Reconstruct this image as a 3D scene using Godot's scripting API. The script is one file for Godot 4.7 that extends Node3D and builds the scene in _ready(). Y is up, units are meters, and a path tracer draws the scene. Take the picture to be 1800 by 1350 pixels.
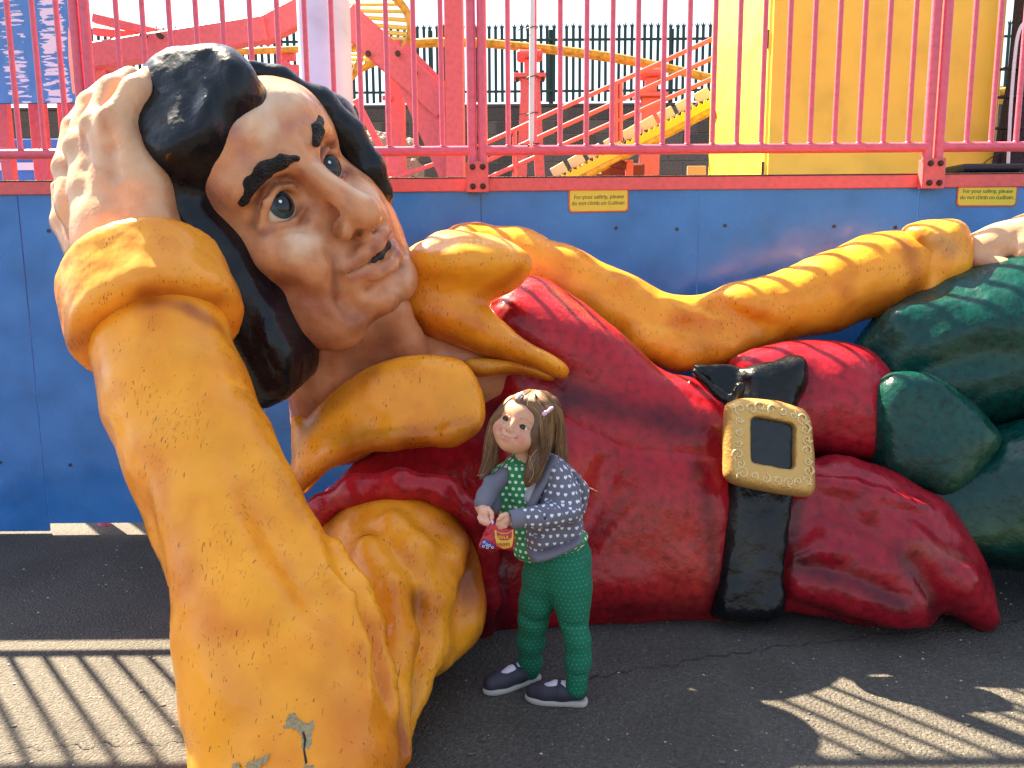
extends Node3D
# A giant painted statue of a reclining man in front of a funfair fence, with a small girl standing by it.
# Units are metres, y is up, the ground is y = 0, the camera looks towards -z.

func _ready() -> void:
	var cam := Camera3D.new()
	cam.name = "camera"
	cam.position = Vector3(0, 1.32, 0)
	cam.basis = Basis(Vector3.RIGHT, deg_to_rad(-9.0)) * Basis(Vector3.BACK, deg_to_rad(-0.45))
	cam.fov = 49.03
	cam.near = 0.05
	cam.far = 400.0
	add_child(cam)
	cam.current = true
	var sky_mat := PhysicalSkyMaterial.new()
	sky_mat.energy_multiplier = 1.75
	sky_mat.rayleigh_color = Color(0.34, 0.415, 0.54)
	sky_mat.turbidity = 12.0
	sky_mat.mie_coefficient = 0.006
	sky_mat.ground_color = Color(0.35, 0.34, 0.32)
	var sky := Sky.new()
	sky.sky_material = sky_mat
	var env := Environment.new()
	env.background_mode = Environment.BG_SKY
	env.sky = sky
	env.tonemap_mode = Environment.TONE_MAPPER_LINEAR
	env.tonemap_exposure = 6.2
	env.sdfgi_enabled = true
	env.ssao_enabled = true
	env.ssil_enabled = true
	var we := WorldEnvironment.new()
	we.name = "world_environment"
	we.environment = env
	add_child(we)
	var sun := DirectionalLight3D.new()
	sun.name = "sun"
	var az := deg_to_rad(41.0)
	var el := deg_to_rad(48.0)
	var to_sun := Vector3(-sin(az) * cos(el), sin(el), -cos(az) * cos(el))
	sun.light_color = Color(1.0, 0.93, 0.8)
	sun.light_energy = 1.6
	sun.light_angular_distance = 0.53
	sun.shadow_enabled = true
	sun.position = to_sun * 60.0
	sun.basis = Basis.looking_at(-to_sun, Vector3.UP)
	add_child(sun)
	make_materials()
	build_ground()
	build_fence()
	build_background()
	build_giant()
	build_girl()

# ---------------------------------------------------------------- helpers
var M := {}
var noise := FastNoiseLite.new()
var taken := {}

func srgb(h: String) -> Color:
	return Color(h)

func lin(h: String) -> Color:
	return Color(h).srgb_to_linear()

func mat(called: String, hex: String, rough := 0.6, metal := 0.0) -> StandardMaterial3D:
	var m := StandardMaterial3D.new()
	m.resource_name = called
	m.albedo_color = Color(hex)
	m.roughness = rough
	m.metallic = metal
	M[called] = m
	return m

func painted(called: String, rough := 0.35) -> StandardMaterial3D:
	var m := mat(called, "ffffff", rough)
	m.vertex_color_use_as_albedo = true
	return m

func noise_tex(seed_: int, freq: float, size := 512, octaves := 4, ramp: Array = [], type := FastNoiseLite.TYPE_SIMPLEX_SMOOTH) -> NoiseTexture2D:
	var n := FastNoiseLite.new()
	n.seed = seed_
	n.frequency = freq
	n.noise_type = type
	n.fractal_octaves = octaves
	var t := NoiseTexture2D.new()
	t.width = size
	t.height = size
	t.seamless = true
	t.generate_mipmaps = false
	t.noise = n
	if ramp:
		var g := Gradient.new()
		g.offsets = PackedFloat32Array(ramp[0])
		g.colors = PackedColorArray(ramp[1])
		t.color_ramp = g
	return t

func bump(m: StandardMaterial3D, t: Texture2D, cm: float, per_metre: float, in_world := true) -> void:
	m.heightmap_enabled = true
	m.heightmap_texture = t
	m.heightmap_scale = cm
	tri(m, per_metre, in_world)

func tri(m: StandardMaterial3D, per_metre: float, in_world := true) -> void:
	m.uv1_triplanar = true
	m.uv1_world_triplanar = in_world
	m.uv1_scale = Vector3.ONE * per_metre
	m.uv1_triplanar_sharpness = 4.0

func numbered(called: String) -> String:
	var n: int = taken.get(called, 0)
	taken[called] = n + 1
	return called if n == 0 else "%s_%03d" % [called, n]

func thing(called: String, label: String, category: String, at := Vector3.ZERO, group := "") -> Node3D:
	var o := Node3D.new()
	o.name = numbered(called)
	o.position = at
	o.set_meta("label", label)
	o.set_meta("category", category)
	if group:
		o.set_meta("group", group)
	add_child(o)
	return o

# One mesh as a part of a thing; its points are given in world space and moved into the thing's.
var part_count := {}
func part(called: String, mesh: Mesh, m: Material, parent: Node3D, at := Transform3D.IDENTITY) -> MeshInstance3D:
	var o := MeshInstance3D.new()
	var key := str(parent.get_instance_id()) + called
	var n: int = part_count.get(key, 0)
	part_count[key] = n + 1
	o.name = called if n == 0 else "%s_%03d" % [called, n]
	o.mesh = mesh
	o.material_override = m
	var p := parent
	var up := Transform3D.IDENTITY
	while p and p != self:
		up = p.transform * up
		p = p.get_parent() as Node3D
	o.transform = up.affine_inverse() * at
	parent.add_child(o, true)
	return o

func structure(called: String, mesh: Mesh, m: Material, at := Transform3D.IDENTITY) -> MeshInstance3D:
	var o := MeshInstance3D.new()
	o.name = numbered(called)
	o.mesh = mesh
	o.material_override = m
	o.transform = at
	o.set_meta("kind", "structure")
	add_child(o)
	return o

func st_new() -> SurfaceTool:
	var st := SurfaceTool.new()
	st.begin(Mesh.PRIMITIVE_TRIANGLES)
	return st

# A box with chamfered edges, centred, as a mesh.
var box_cache := {}
func box(size: Vector3, c := 0.004) -> Mesh:
	var key := str(size.snapped(Vector3.ONE * 0.0005)) + str(c)
	if box_cache.has(key):
		return box_cache[key]
	c = minf(c, minf(size.x, minf(size.y, size.z)) * 0.3)
	var pts := PackedVector3Array()
	var h := size / 2
	for sx: float in [-1, 1]:
		for sy: float in [-1, 1]:
			for sz: float in [-1, 1]:
				pts.append(Vector3(sx * h.x, sy * (h.y - c), sz * (h.z - c)))
				pts.append(Vector3(sx * (h.x - c), sy * h.y, sz * (h.z - c)))
				pts.append(Vector3(sx * (h.x - c), sy * (h.y - c), sz * h.z))
	var st := st_new()
	st.set_smooth_group(-1)
	var id := func(sx: int, sy: int, sz: int, a: int) -> int: return ((sx * 2 + sy) * 2 + sz) * 3 + a
	var polys := []
	for s in [0, 1]:
		polys.append([id.call(s, 0, 0, 0), id.call(s, 1, 0, 0), id.call(s, 1, 1, 0), id.call(s, 0, 1, 0)])
		polys.append([id.call(0, s, 0, 1), id.call(1, s, 0, 1), id.call(1, s, 1, 1), id.call(0, s, 1, 1)])
		polys.append([id.call(0, 0, s, 2), id.call(1, 0, s, 2), id.call(1, 1, s, 2), id.call(0, 1, s, 2)])
	for s in [0, 1]:
		for t in [0, 1]:
			polys.append([id.call(s, t, 0, 0), id.call(s, t, 0, 1), id.call(s, t, 1, 1), id.call(s, t, 1, 0)])
			polys.append([id.call(s, 0, t, 0), id.call(s, 0, t, 2), id.call(s, 1, t, 2), id.call(s, 1, t, 0)])
			polys.append([id.call(0, s, t, 1), id.call(0, s, t, 2), id.call(1, s, t, 2), id.call(1, s, t, 1)])
			for v in [0, 1]:
				polys.append([id.call(s, t, v, 0), id.call(s, t, v, 1), id.call(s, t, v, 2)])
	for p: Array in polys:
		var a: Vector3 = pts[p[0]]
		var n := (pts[p[1]] - a).cross(pts[p[2]] - a)
		var mid := Vector3.ZERO
		for q: int in p:
			mid += pts[q]
		if n.dot(mid) > 0:
			p.reverse()
		for k in range(1, p.size() - 1):
			for q: int in [p[0], p[k], p[k + 1]]:
				st.add_vertex(pts[q])
	st.generate_normals()
	box_cache[key] = st.commit()
	return box_cache[key]

# A box from corner to corner of the world.
func slab_box(called: String, lo: Vector3, hi: Vector3, m: Material, parent: Node3D, c := 0.004) -> MeshInstance3D:
	return part(called, box((hi - lo).abs(), c), m, parent, Transform3D(Basis.IDENTITY, (lo + hi) / 2))

# Transform that lays the y axis along a -> b.
func along(a: Vector3, b: Vector3, side := Vector3.BACK) -> Transform3D:
	var y := (b - a).normalized()
	var x := y.cross(side)
	if x.length() < 0.01:
		x = y.cross(Vector3.RIGHT)
	x = x.normalized()
	return Transform3D(Basis(x, y, x.cross(y)), (a + b) / 2)

func beam(called: String, a: Vector3, b: Vector3, w: float, t: float, m: Material, parent: Node3D, c := 0.004) -> MeshInstance3D:
	return part(called, box(Vector3(w, a.distance_to(b), t), c), m, parent, along(a, b))

var rod_cache := {}
func rod(called: String, a: Vector3, b: Vector3, r: float, m: Material, parent: Node3D, sides := 14) -> MeshInstance3D:
	var l := a.distance_to(b)
	var key := "%.4f %.4f %d" % [l, r, sides]
	if not rod_cache.has(key):
		var cm := CylinderMesh.new()
		cm.top_radius = r
		cm.bottom_radius = r
		cm.height = l
		cm.radial_segments = sides
		cm.rings = 1
		rod_cache[key] = cm
	return part(called, rod_cache[key], m, parent, along(a, b))

# A tube swept along points, radius per point.
func tube_into(st: SurfaceTool, pts: PackedVector3Array, radii: PackedFloat32Array, sides := 8, col := Color.WHITE, caps := true) -> void:
	var rings := []
	var n := pts.size()
	var side := Vector3.ZERO
	for i in n:
		var t := (pts[mini(i + 1, n - 1)] - pts[maxi(i - 1, 0)]).normalized()
		if i == 0:
			side = t.cross(Vector3.UP if absf(t.y) < 0.9 else Vector3.RIGHT).normalized()
		else:
			side = (side - t * side.dot(t)).normalized()
		var bi := t.cross(side)
		var ring := PackedVector3Array()
		var nrm := PackedVector3Array()
		for k in sides:
			var a := TAU * k / sides
			var d := side * cos(a) + bi * sin(a)
			ring.append(pts[i] + d * radii[i])
			nrm.append(d)
		rings.append([ring, nrm])
	st.set_color(col)
	for i in n - 1:
		for k in sides:
			var k2 := (k + 1) % sides
			for q: Array in [[i, k], [i + 1, k], [i + 1, k2], [i, k], [i + 1, k2], [i, k2]]:
				st.set_normal(rings[q[0]][1][q[1]])
				st.add_vertex(rings[q[0]][0][q[1]])
	if caps:
		for e in [0, n - 1]:
			var out := (pts[0] - pts[1]).normalized() if e == 0 else (pts[n - 1] - pts[n - 2]).normalized()
			for k in range(1, sides - 1):
				var f := [0, k, k + 1] if e == 0 else [0, k + 1, k]
				for q: int in f:
					st.set_normal(out)
					st.add_vertex(rings[e][0][q])

func smooth_path(p: Array, steps := 6) -> PackedVector3Array:
	var out := PackedVector3Array()
	for i in p.size() - 1:
		var a: Vector3 = p[maxi(i - 1, 0)]
		var b: Vector3 = p[i]
		var c: Vector3 = p[i + 1]
		var d: Vector3 = p[mini(i + 2, p.size() - 1)]
		for k in steps:
			out.append(b.cubic_interpolate(c, a, d, float(k) / steps))
	out.append(p[-1])
	return out

func tube(called: String, p: PackedVector3Array, r: float, m: Material, parent: Node3D, sides := 10) -> MeshInstance3D:
	var st := st_new()
	var radii := PackedFloat32Array()
	radii.resize(p.size())
	radii.fill(r)
	tube_into(st, p, radii, sides)
	return part(called, st.commit(), m, parent)

# A flat outline with thickness: face towards n, bevelled rim.
func plate_mesh(poly: PackedVector2Array, t: float, bevel := 0.0) -> Mesh:
	var st := st_new()
	st.set_smooth_group(-1)
	var tri_ := Geometry2D.triangulate_polygon(poly)
	var front := poly
	if bevel > 0.0:
		var inset := Geometry2D.offset_polygon(poly, -bevel)
		if inset.size() and inset[0].size() == poly.size():
			front = poly
	var ccw := not Geometry2D.is_polygon_clockwise(poly)
	for k in range(0, tri_.size(), 3):
		var f := [tri_[k], tri_[k + 1], tri_[k + 2]]
		var area := (poly[f[1]] - poly[f[0]]).cross(poly[f[2]] - poly[f[0]])
		if area > 0:
			f.reverse()
		for q: int in f:
			st.add_vertex(Vector3(front[q].x, front[q].y, t / 2))
		f.reverse()
		for q: int in f:
			st.add_vertex(Vector3(poly[q].x, poly[q].y, -t / 2))
	for i in poly.size():
		var a := poly[i]
		var b := poly[(i + 1) % poly.size()]
		if not ccw:
			var s := a
			a = b
			b = s
		var q := [Vector3(a.x, a.y, t / 2), Vector3(b.x, b.y, t / 2), Vector3(b.x, b.y, -t / 2), Vector3(a.x, a.y, -t / 2)]
		for w: int in [0, 1, 2, 0, 2, 3]:
			st.add_vertex(q[w])
	st.generate_normals()
	return st.commit()

func rounded_rect(w: float, h: float, r: float, n := 5) -> PackedVector2Array:
	var out := PackedVector2Array()
	for c in 4:
		var cx := (w / 2 - r) * (1 if c == 0 or c == 3 else -1)
		var cy := (h / 2 - r) * (1 if c < 2 else -1)
		for k in n + 1:
			var a := PI / 2 * (c + float(k) / n)
			out.append(Vector2(cx + r * cos(a), cy + r * sin(a)))
	return out

# A thin flake laid on a field's surface: frame is an outline on a plane near it.
func flake(called: String, f: Field, frame: Array, m: Material, parent: Node3D, lift := 0.0025, at := Transform3D.IDENTITY) -> void:
	var poly: PackedVector2Array = frame[4]
	var tri_ := Geometry2D.triangulate_polygon(poly)
	var tris := []
	for k in range(0, tri_.size(), 3):
		tris.append([poly[tri_[k]], poly[tri_[k + 1]], poly[tri_[k + 2]]])
	for pass_ in 2:
		var next := []
		for t: Array in tris:
			var ab: Vector2 = (t[0] + t[1]) / 2
			var bc: Vector2 = (t[1] + t[2]) / 2
			var ca: Vector2 = (t[2] + t[0]) / 2
			next.append_array([[t[0], ab, ca], [ab, t[1], bc], [ca, bc, t[2]], [ab, bc, ca]])
		tris = next
	var st := st_new()
	for t: Array in tris:
		if (t[1] - t[0]).cross(t[2] - t[0]) > 0:
			t.reverse()
		for q: Vector2 in t:
			var p := f.snap(frame[0] + frame[1] * q.x + frame[2] * q.y)
			var n := f.slope(p, 0.004)
			st.set_normal(n)
			st.add_vertex(p + n * lift)
	part(called, st.commit(), m, parent, at)

# ---------------------------------------------------------------- distance fields meshed with surface nets
class Prim:
	var sub := false
	var k := 0.02
	var lo := Vector3.ZERO
	var hi := Vector3.ZERO
	func d(_p: Vector3) -> float:
		return 1.0

class Cone extends Prim:
	var a: Vector3
	var ba: Vector3
	var inv: float
	var ra: float
	var dr: float
	func _init(a_: Vector3, b_: Vector3, ra_: float, rb_: float) -> void:
		a = a_
		ba = b_ - a_
		inv = 1.0 / maxf(ba.length_squared(), 1e-9)
		ra = ra_
		dr = rb_ - ra_
		lo = (a - Vector3.ONE * ra).min(b_ - Vector3.ONE * rb_)
		hi = (a + Vector3.ONE * ra).max(b_ + Vector3.ONE * rb_)
	func d(p: Vector3) -> float:
		var pa := p - a
		var h := clampf(pa.dot(ba) * inv, 0.0, 1.0)
		return (pa - ba * h).length() - ra - dr * h

class Ell extends Prim:
	var c: Vector3
	var to: Basis
	var r1: Vector3
	var r2: Vector3
	func _init(c_: Vector3, r_: Vector3, b_: Basis) -> void:
		c = c_
		to = b_.transposed()
		r1 = Vector3.ONE / r_
		r2 = r1 * r1
		var e := Vector3.ZERO
		for i in 3:
			e[i] = sqrt(pow(b_.x[i] * r_.x, 2) + pow(b_.y[i] * r_.y, 2) + pow(b_.z[i] * r_.z, 2))
		lo = c - e
		hi = c + e
	func d(p: Vector3) -> float:
		var q := to * (p - c)
		var k0 := (q * r1).length()
		return k0 * (k0 - 1.0) / maxf((q * r2).length(), 1e-6)

# A cylinder with rounded rims.
class Drum extends Prim:
	var a: Vector3
	var ax: Vector3
	var hl: float
	var r: float
	var rd: float
	func _init(a_: Vector3, b_: Vector3, r_: float, rd_: float) -> void:
		a = (a_ + b_) / 2
		ax = (b_ - a_).normalized()
		hl = a_.distance_to(b_) / 2
		r = r_
		rd = rd_
		lo = a_.min(b_) - Vector3.ONE * r
		hi = a_.max(b_) + Vector3.ONE * r
	func d(p: Vector3) -> float:
		var q := p - a
		var y := q.dot(ax)
		var x := (q - ax * y).length() - r + rd
		y = absf(y) - hl + rd
		return minf(maxf(x, y), 0.0) + Vector2(maxf(x, 0.0), maxf(y, 0.0)).length() - rd

# An outline inflated to a cushion: w is how far from the rim it is full, tf / tb the half thickness in front / behind, bx / by bend the sheet.
class Cushion extends Prim:
	var o: Vector3
	var u: Vector3
	var v: Vector3
	var n: Vector3
	var w: float
	var tf: float
	var tb: float
	var bx: float
	var by: float
	var g := PackedFloat32Array()
	var g0: Vector2
	var gs: float
	var gw: int
	var gh: int
	func _init(frame: Array, w_: float, tf_: float, tb_: float, bx_ := 0.0, by_ := 0.0, blur := 2) -> void:
		o = frame[0]
		u = frame[1]
		v = frame[2]
		n = frame[3]
		w = w_
		tf = tf_
		tb = tb_
		bx = bx_
		by = by_
		var raw: PackedVector2Array = frame[4]
		var poly := PackedVector2Array()
		var m := raw.size()
		for i in m:
			for k in 3:
				poly.append(raw[i].cubic_interpolate(raw[(i + 1) % m], raw[(i + m - 1) % m], raw[(i + 2) % m], k / 3.0))
		var mn := poly[0]
		var mx := poly[0]
		for q in poly:
			mn = mn.min(q)
			mx = mx.max(q)
		var pad := maxf(tf, tb) + 0.05
		gs = maxf(mx.x - mn.x, mx.y - mn.y) / 56.0
		g0 = mn - Vector2(pad, pad)
		gw = int((mx.x - mn.x + 2 * pad) / gs) + 2
		gh = int((mx.y - mn.y + 2 * pad) / gs) + 2
		g.resize(gw * gh)
		m = poly.size()
		for j in gh:
			for i in gw:
				var p := g0 + Vector2(i, j) * gs
				var best := 1e9
				var s := 1.0
				var b := poly[m - 1]
				for a in poly:
					var e := b - a
					var q := p - a
					var t := q - e * clampf(q.dot(e) / maxf(e.length_squared(), 1e-9), 0.0, 1.0)
					best = minf(best, t.length_squared())
					if (a.y > p.y) != (b.y > p.y) and p.x < e.x * (p.y - a.y) / e.y + a.x:
						s = -s
					b = a
				g[j * gw + i] = s * sqrt(best)
		for pass_ in blur:
			var g2 := g.duplicate()
			for j in range(1, gh - 1):
				for i in range(1, gw - 1):
					var k := j * gw + i
					g2[k] = 0.5 * g[k] + 0.125 * (g[k - 1] + g[k + 1] + g[k - gw] + g[k + gw])
			g = g2
		lo = Vector3.ONE * 1e9
		hi = -lo
		for x: float in [mn.x, mx.x]:
			for y: float in [mn.y, mx.y]:
				for z: float in [-tb, tf]:
					var q := o + u * x + v * y + n * (z - bx * x * x - by * y * y)
					lo = lo.min(q)
					hi = hi.max(q)
		for z: float in [-tb, tf]:
			lo = lo.min(o + n * z)
			hi = hi.max(o + n * z)
	func d(p: Vector3) -> float:
		var q := p - o
		var x := q.dot(u)
		var y := q.dot(v)
		var h := q.dot(n) + bx * x * x + by * y * y
		var fx := (x - g0.x) / gs
		var fy := (y - g0.y) / gs
		var cx := clampf(fx, 0.0, gw - 1.001)
		var cy := clampf(fy, 0.0, gh - 1.001)
		var i := int(cx)
		var j := int(cy)
		var tx := cx - i
		var ty := cy - j
		var k := j * gw + i
		var e := lerpf(lerpf(g[k], g[k + 1], tx), lerpf(g[k + gw], g[k + gw + 1], tx), ty)
		e += Vector2(fx - cx, fy - cy).length() * gs
		var t := tf if h > 0.0 else tb
		var s := maxf(e + w, 0.0)
		if s <= 0.0:
			return maxf(absf(h) - t, e)
		var sw := s / w
		var ht := h / t
		var f := sqrt(sw * sw + ht * ht)
		return f * (f - 1.0) / maxf(sqrt(sw * sw / (w * w) + ht * ht / (t * t)), 1e-6)

class Field:
	var prims: Array[Prim] = []
	var verts := PackedVector3Array()
	var norms := PackedVector3Array()
	var cols := PackedColorArray()
	var idx := PackedInt32Array()
	func add(p: Prim, k := 0.02, sub := false) -> Prim:
		p.k = k
		p.sub = sub
		prims.append(p)
		return p
	func cone(a: Vector3, b: Vector3, ra: float, rb: float, k := 0.02, sub := false) -> void:
		add(Cone.new(a, b, ra, rb), k, sub)
	func ball(c: Vector3, r: float, k := 0.02, sub := false) -> void:
		add(Cone.new(c, c + Vector3(0, 1e-4, 0), r, r), k, sub)
	func ell(c: Vector3, r: Vector3, k := 0.02, sub := false, b := Basis.IDENTITY) -> void:
		add(Ell.new(c, r, b), k, sub)
	# c: [[point, radius], ...]
	func chain(c: Array, k := 0.02, sub := false) -> void:
		for i in c.size() - 1:
			add(Cone.new(c[i][0], c[i + 1][0], c[i][1], c[i + 1][1]), k, sub)
	func chain_r(c: Array, r: float, k := 0.02, sub := false) -> void:
		for i in c.size() - 1:
			add(Cone.new(c[i], c[i + 1], r, r), k, sub)
	func drum(a: Vector3, b: Vector3, r: float, rd: float, k := 0.02, sub := false) -> void:
		add(Drum.new(a, b, r, rd), k, sub)
	func cushion(frame: Array, w: float, tf: float, tb: float, k := 0.02, sub := false, bx := 0.0, by := 0.0, blur := 2) -> void:
		add(Cushion.new(frame, w, tf, tb, bx, by, blur), k, sub)
	func value(p: Vector3) -> float:
		return at(p, prims)
	func slope(p: Vector3, e: float) -> Vector3:
		return Vector3(value(p + Vector3(e, 0, 0)) - value(p - Vector3(e, 0, 0)), value(p + Vector3(0, e, 0)) - value(p - Vector3(0, e, 0)), value(p + Vector3(0, 0, e)) - value(p - Vector3(0, 0, e))).normalized()
	# the nearest point of the surface, raised by lift
	func snap(p: Vector3, lift := 0.0, e := 0.004) -> Vector3:
		for i in 5:
			var d := value(p)
			if absf(d) < 0.0006:
				break
			p -= slope(p, e) * d * 0.95
		return p + slope(p, e) * lift if lift != 0.0 else p
	# a fold (or with sub a groove) laid on the surface that is there so far
	func fold(c: Array, rise := 0.2, k := 0.03, sub := false) -> void:
		var q := []
		for w: Array in c:
			q.append([snap(w[0], w[1] * (rise if not sub else 0.45)), w[1]])
		chain(q, k, sub)
	func at(p: Vector3, act: Array[Prim]) -> float:
		var d := 10.0
		for pr in act:
			var e := pr.d(p)
			if pr.sub:
				var h := maxf(pr.k - absf(d + e), 0.0) / pr.k
				d = maxf(d, -e) + h * h * pr.k * 0.25
			else:
				var h := maxf(pr.k - absf(d - e), 0.0) / pr.k
				d = minf(d, e) - h * h * pr.k * 0.25
		return d
	# Adds the surface to verts, norms and idx.
	func build(cell: float, floor_y := -1e9) -> void:
		var lo := Vector3.ONE * 1e9
		var hi := -lo
		for p in prims:
			if not p.sub:
				lo = lo.min(p.lo)
				hi = hi.max(p.hi)
		lo -= Vector3.ONE * (cell * 2.5)
		hi += Vector3.ONE * (cell * 2.5)
		lo.y = maxf(lo.y, floor_y)
		var B := 6
		var nb := Vector3i(((hi - lo) / (cell * B)).ceil())
		var nx := nb.x * B + 1
		var ny := nb.y * B + 1
		var nz := nb.z * B + 1
		var f := PackedFloat32Array()
		f.resize(nx * ny * nz)
		f.fill(1.0)
		var vid := PackedInt32Array()
		vid.resize(nx * ny * nz)
		vid.fill(-1)
		var sy := nx
		var sz := nx * ny
		var H := cell * B * 0.8661
		var blocks: Array[Vector3i] = []
		for bz in nb.z:
			for by in nb.y:
				for bx in nb.x:
					var b0 := Vector3i(bx, by, bz) * B
					var c := lo + (Vector3(b0) + Vector3.ONE * (B * 0.5)) * cell
					var act: Array[Prim] = []
					var any := false
					for p in prims:
						var e := p.d(c)
						if e < H * 1.8 + p.k:
							act.append(p)
							if not p.sub:
								any = true
					if not any:
						continue
					if absf(at(c, act)) > H * 2.3:
						continue
					blocks.append(b0)
					for k in B + 1:
						for j in B + 1:
							var row := (b0.z + k) * sz + (b0.y + j) * sy + b0.x
							for i in B + 1:
								if f[row + i] == 1.0:
									f[row + i] = at(lo + Vector3(b0.x + i, b0.y + j, b0.z + k) * cell, act)
		var off := [0, 1, sy, sy + 1, sz, sz + 1, sz + sy, sz + sy + 1]
		var base := verts.size()
		for b0 in blocks:
			for k in B:
				for j in B:
					for i in B:
						var at0 := (b0.z + k) * sz + (b0.y + j) * sy + b0.x + i
						var c0 := f[at0]
						var c1 := f[at0 + 1]
						var c2 := f[at0 + sy]
						var c3 := f[at0 + sy + 1]
						var c4 := f[at0 + sz]
						var c5 := f[at0 + sz + 1]
						var c6 := f[at0 + sz + sy]
						var c7 := f[at0 + sz + sy + 1]
						var neg := int(c0 < 0) + int(c1 < 0) + int(c2 < 0) + int(c3 < 0) + int(c4 < 0) + int(c5 < 0) + int(c6 < 0) + int(c7 < 0)
						if neg == 0 or neg == 8:
							continue
						var sum := Vector3.ZERO
						var n := 0
						if (c0 < 0) != (c1 < 0): sum += Vector3(c0 / (c0 - c1), 0, 0); n += 1
						if (c2 < 0) != (c3 < 0): sum += Vector3(c2 / (c2 - c3), 1, 0); n += 1
						if (c4 < 0) != (c5 < 0): sum += Vector3(c4 / (c4 - c5), 0, 1); n += 1
						if (c6 < 0) != (c7 < 0): sum += Vector3(c6 / (c6 - c7), 1, 1); n += 1
						if (c0 < 0) != (c2 < 0): sum += Vector3(0, c0 / (c0 - c2), 0); n += 1
						if (c1 < 0) != (c3 < 0): sum += Vector3(1, c1 / (c1 - c3), 0); n += 1
						if (c4 < 0) != (c6 < 0): sum += Vector3(0, c4 / (c4 - c6), 1); n += 1
						if (c5 < 0) != (c7 < 0): sum += Vector3(1, c5 / (c5 - c7), 1); n += 1
						if (c0 < 0) != (c4 < 0): sum += Vector3(0, 0, c0 / (c0 - c4)); n += 1
						if (c1 < 0) != (c5 < 0): sum += Vector3(1, 0, c1 / (c1 - c5)); n += 1
						if (c2 < 0) != (c6 < 0): sum += Vector3(0, 1, c2 / (c2 - c6)); n += 1
						if (c3 < 0) != (c7 < 0): sum += Vector3(1, 1, c3 / (c3 - c7)); n += 1
						sum /= n
						vid[at0] = verts.size()
						verts.append(lo + (Vector3(b0.x + i, b0.y + j, b0.z + k) + sum) * cell)
						var t := sum
						var gx := lerpf(lerpf(c1 - c0, c3 - c2, t.y), lerpf(c5 - c4, c7 - c6, t.y), t.z)
						var gy := lerpf(lerpf(c2 - c0, c3 - c1, t.x), lerpf(c6 - c4, c7 - c5, t.x), t.z)
						var gz := lerpf(lerpf(c4 - c0, c5 - c1, t.x), lerpf(c6 - c2, c7 - c3, t.x), t.y)
						norms.append(Vector3(gx, gy, gz).normalized())
		for b0 in blocks:
			for k in B:
				for j in B:
					for i in B:
						var at0 := (b0.z + k) * sz + (b0.y + j) * sy + b0.x + i
						var inside := f[at0] < 0
						if j + b0.y > 0 and k + b0.z > 0 and inside != (f[at0 + 1] < 0):
							quad(vid[at0], vid[at0 - sy], vid[at0 - sy - sz], vid[at0 - sz], inside)
						if i + b0.x > 0 and k + b0.z > 0 and inside != (f[at0 + sy] < 0):
							quad(vid[at0], vid[at0 - sz], vid[at0 - sz - 1], vid[at0 - 1], inside)
						if i + b0.x > 0 and j + b0.y > 0 and inside != (f[at0 + sz] < 0):
							quad(vid[at0], vid[at0 - 1], vid[at0 - 1 - sy], vid[at0 - sy], inside)
		# soften the normals once over the neighbours
		for pass_ in 1:
			var acc := norms.duplicate()
			for q in range(0, idx.size(), 3):
				var a := idx[q]
				var b := idx[q + 1]
				var c := idx[q + 2]
				if a < base:
					continue
				var s := norms[a] + norms[b] + norms[c]
				acc[a] += s * 0.25
				acc[b] += s * 0.25
				acc[c] += s * 0.25
			for q in range(base, acc.size()):
				norms[q] = acc[q].normalized()
	func quad(a: int, b: int, c: int, d: int, inside: bool) -> void:
		if a < 0 or b < 0 or c < 0 or d < 0:
			return
		if inside:
			idx.append_array(PackedInt32Array([a, c, b, a, d, c]))
		else:
			idx.append_array(PackedInt32Array([a, b, c, a, c, d]))
	# lumps: [[frequency, amplitude], ...] moves the skin along its normals
	func lumps(nz: FastNoiseLite, what: Array) -> void:
		for i in verts.size():
			var p := verts[i]
			var s := 0.0
			for w: Array in what:
				s += nz.get_noise_3dv(p * w[0]) * w[1]
			verts[i] = p + norms[i] * s
		renormal()
	func renormal() -> void:
		var acc := PackedVector3Array()
		acc.resize(verts.size())
		for q in range(0, idx.size(), 3):
			var a := idx[q]
			var b := idx[q + 1]
			var c := idx[q + 2]
			var n := (verts[c] - verts[a]).cross(verts[b] - verts[a])
			acc[a] += n
			acc[b] += n
			acc[c] += n
		for i in acc.size():
			if acc[i].length_squared() > 0:
				norms[i] = acc[i].normalized()
	# base colour, strokes [[a, b, radius, colour, strength], ...]: airbrush lines of the painter; mottle: how uneven the coat is
	func paint(base: Color, strokes: Array, nz: FastNoiseLite, mottle := 0.06, freq := 6.0) -> void:
		var start := cols.size()
		cols.resize(verts.size())
		for s: Array in strokes:
			s[0] = snap(s[0])
			s[1] = snap(s[1])
		for i in range(start, verts.size()):
			var p := verts[i]
			var c := base
			var wob := nz.get_noise_3dv(p * freq)
			for s: Array in strokes:
				var a: Vector3 = s[0]
				var ba: Vector3 = s[1] - a
				var h := clampf((p - a).dot(ba) / maxf(ba.length_squared(), 1e-9), 0.0, 1.0)
				var d: float = (p - a - ba * h).length() / s[2] + wob * 0.25
				if d < 1.0:
					var w: float = s[4] * (1.0 - d * d * (3.0 - 2.0 * d)) if d > 0.0 else s[4]
					c = c.lerp(s[3], w)
			var m := 1.0 + mottle * (wob + 0.6 * nz.get_noise_3dv(p * freq * 3.1))
			cols[i] = Color(c.r * m, c.g * m, c.b * m)
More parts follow.
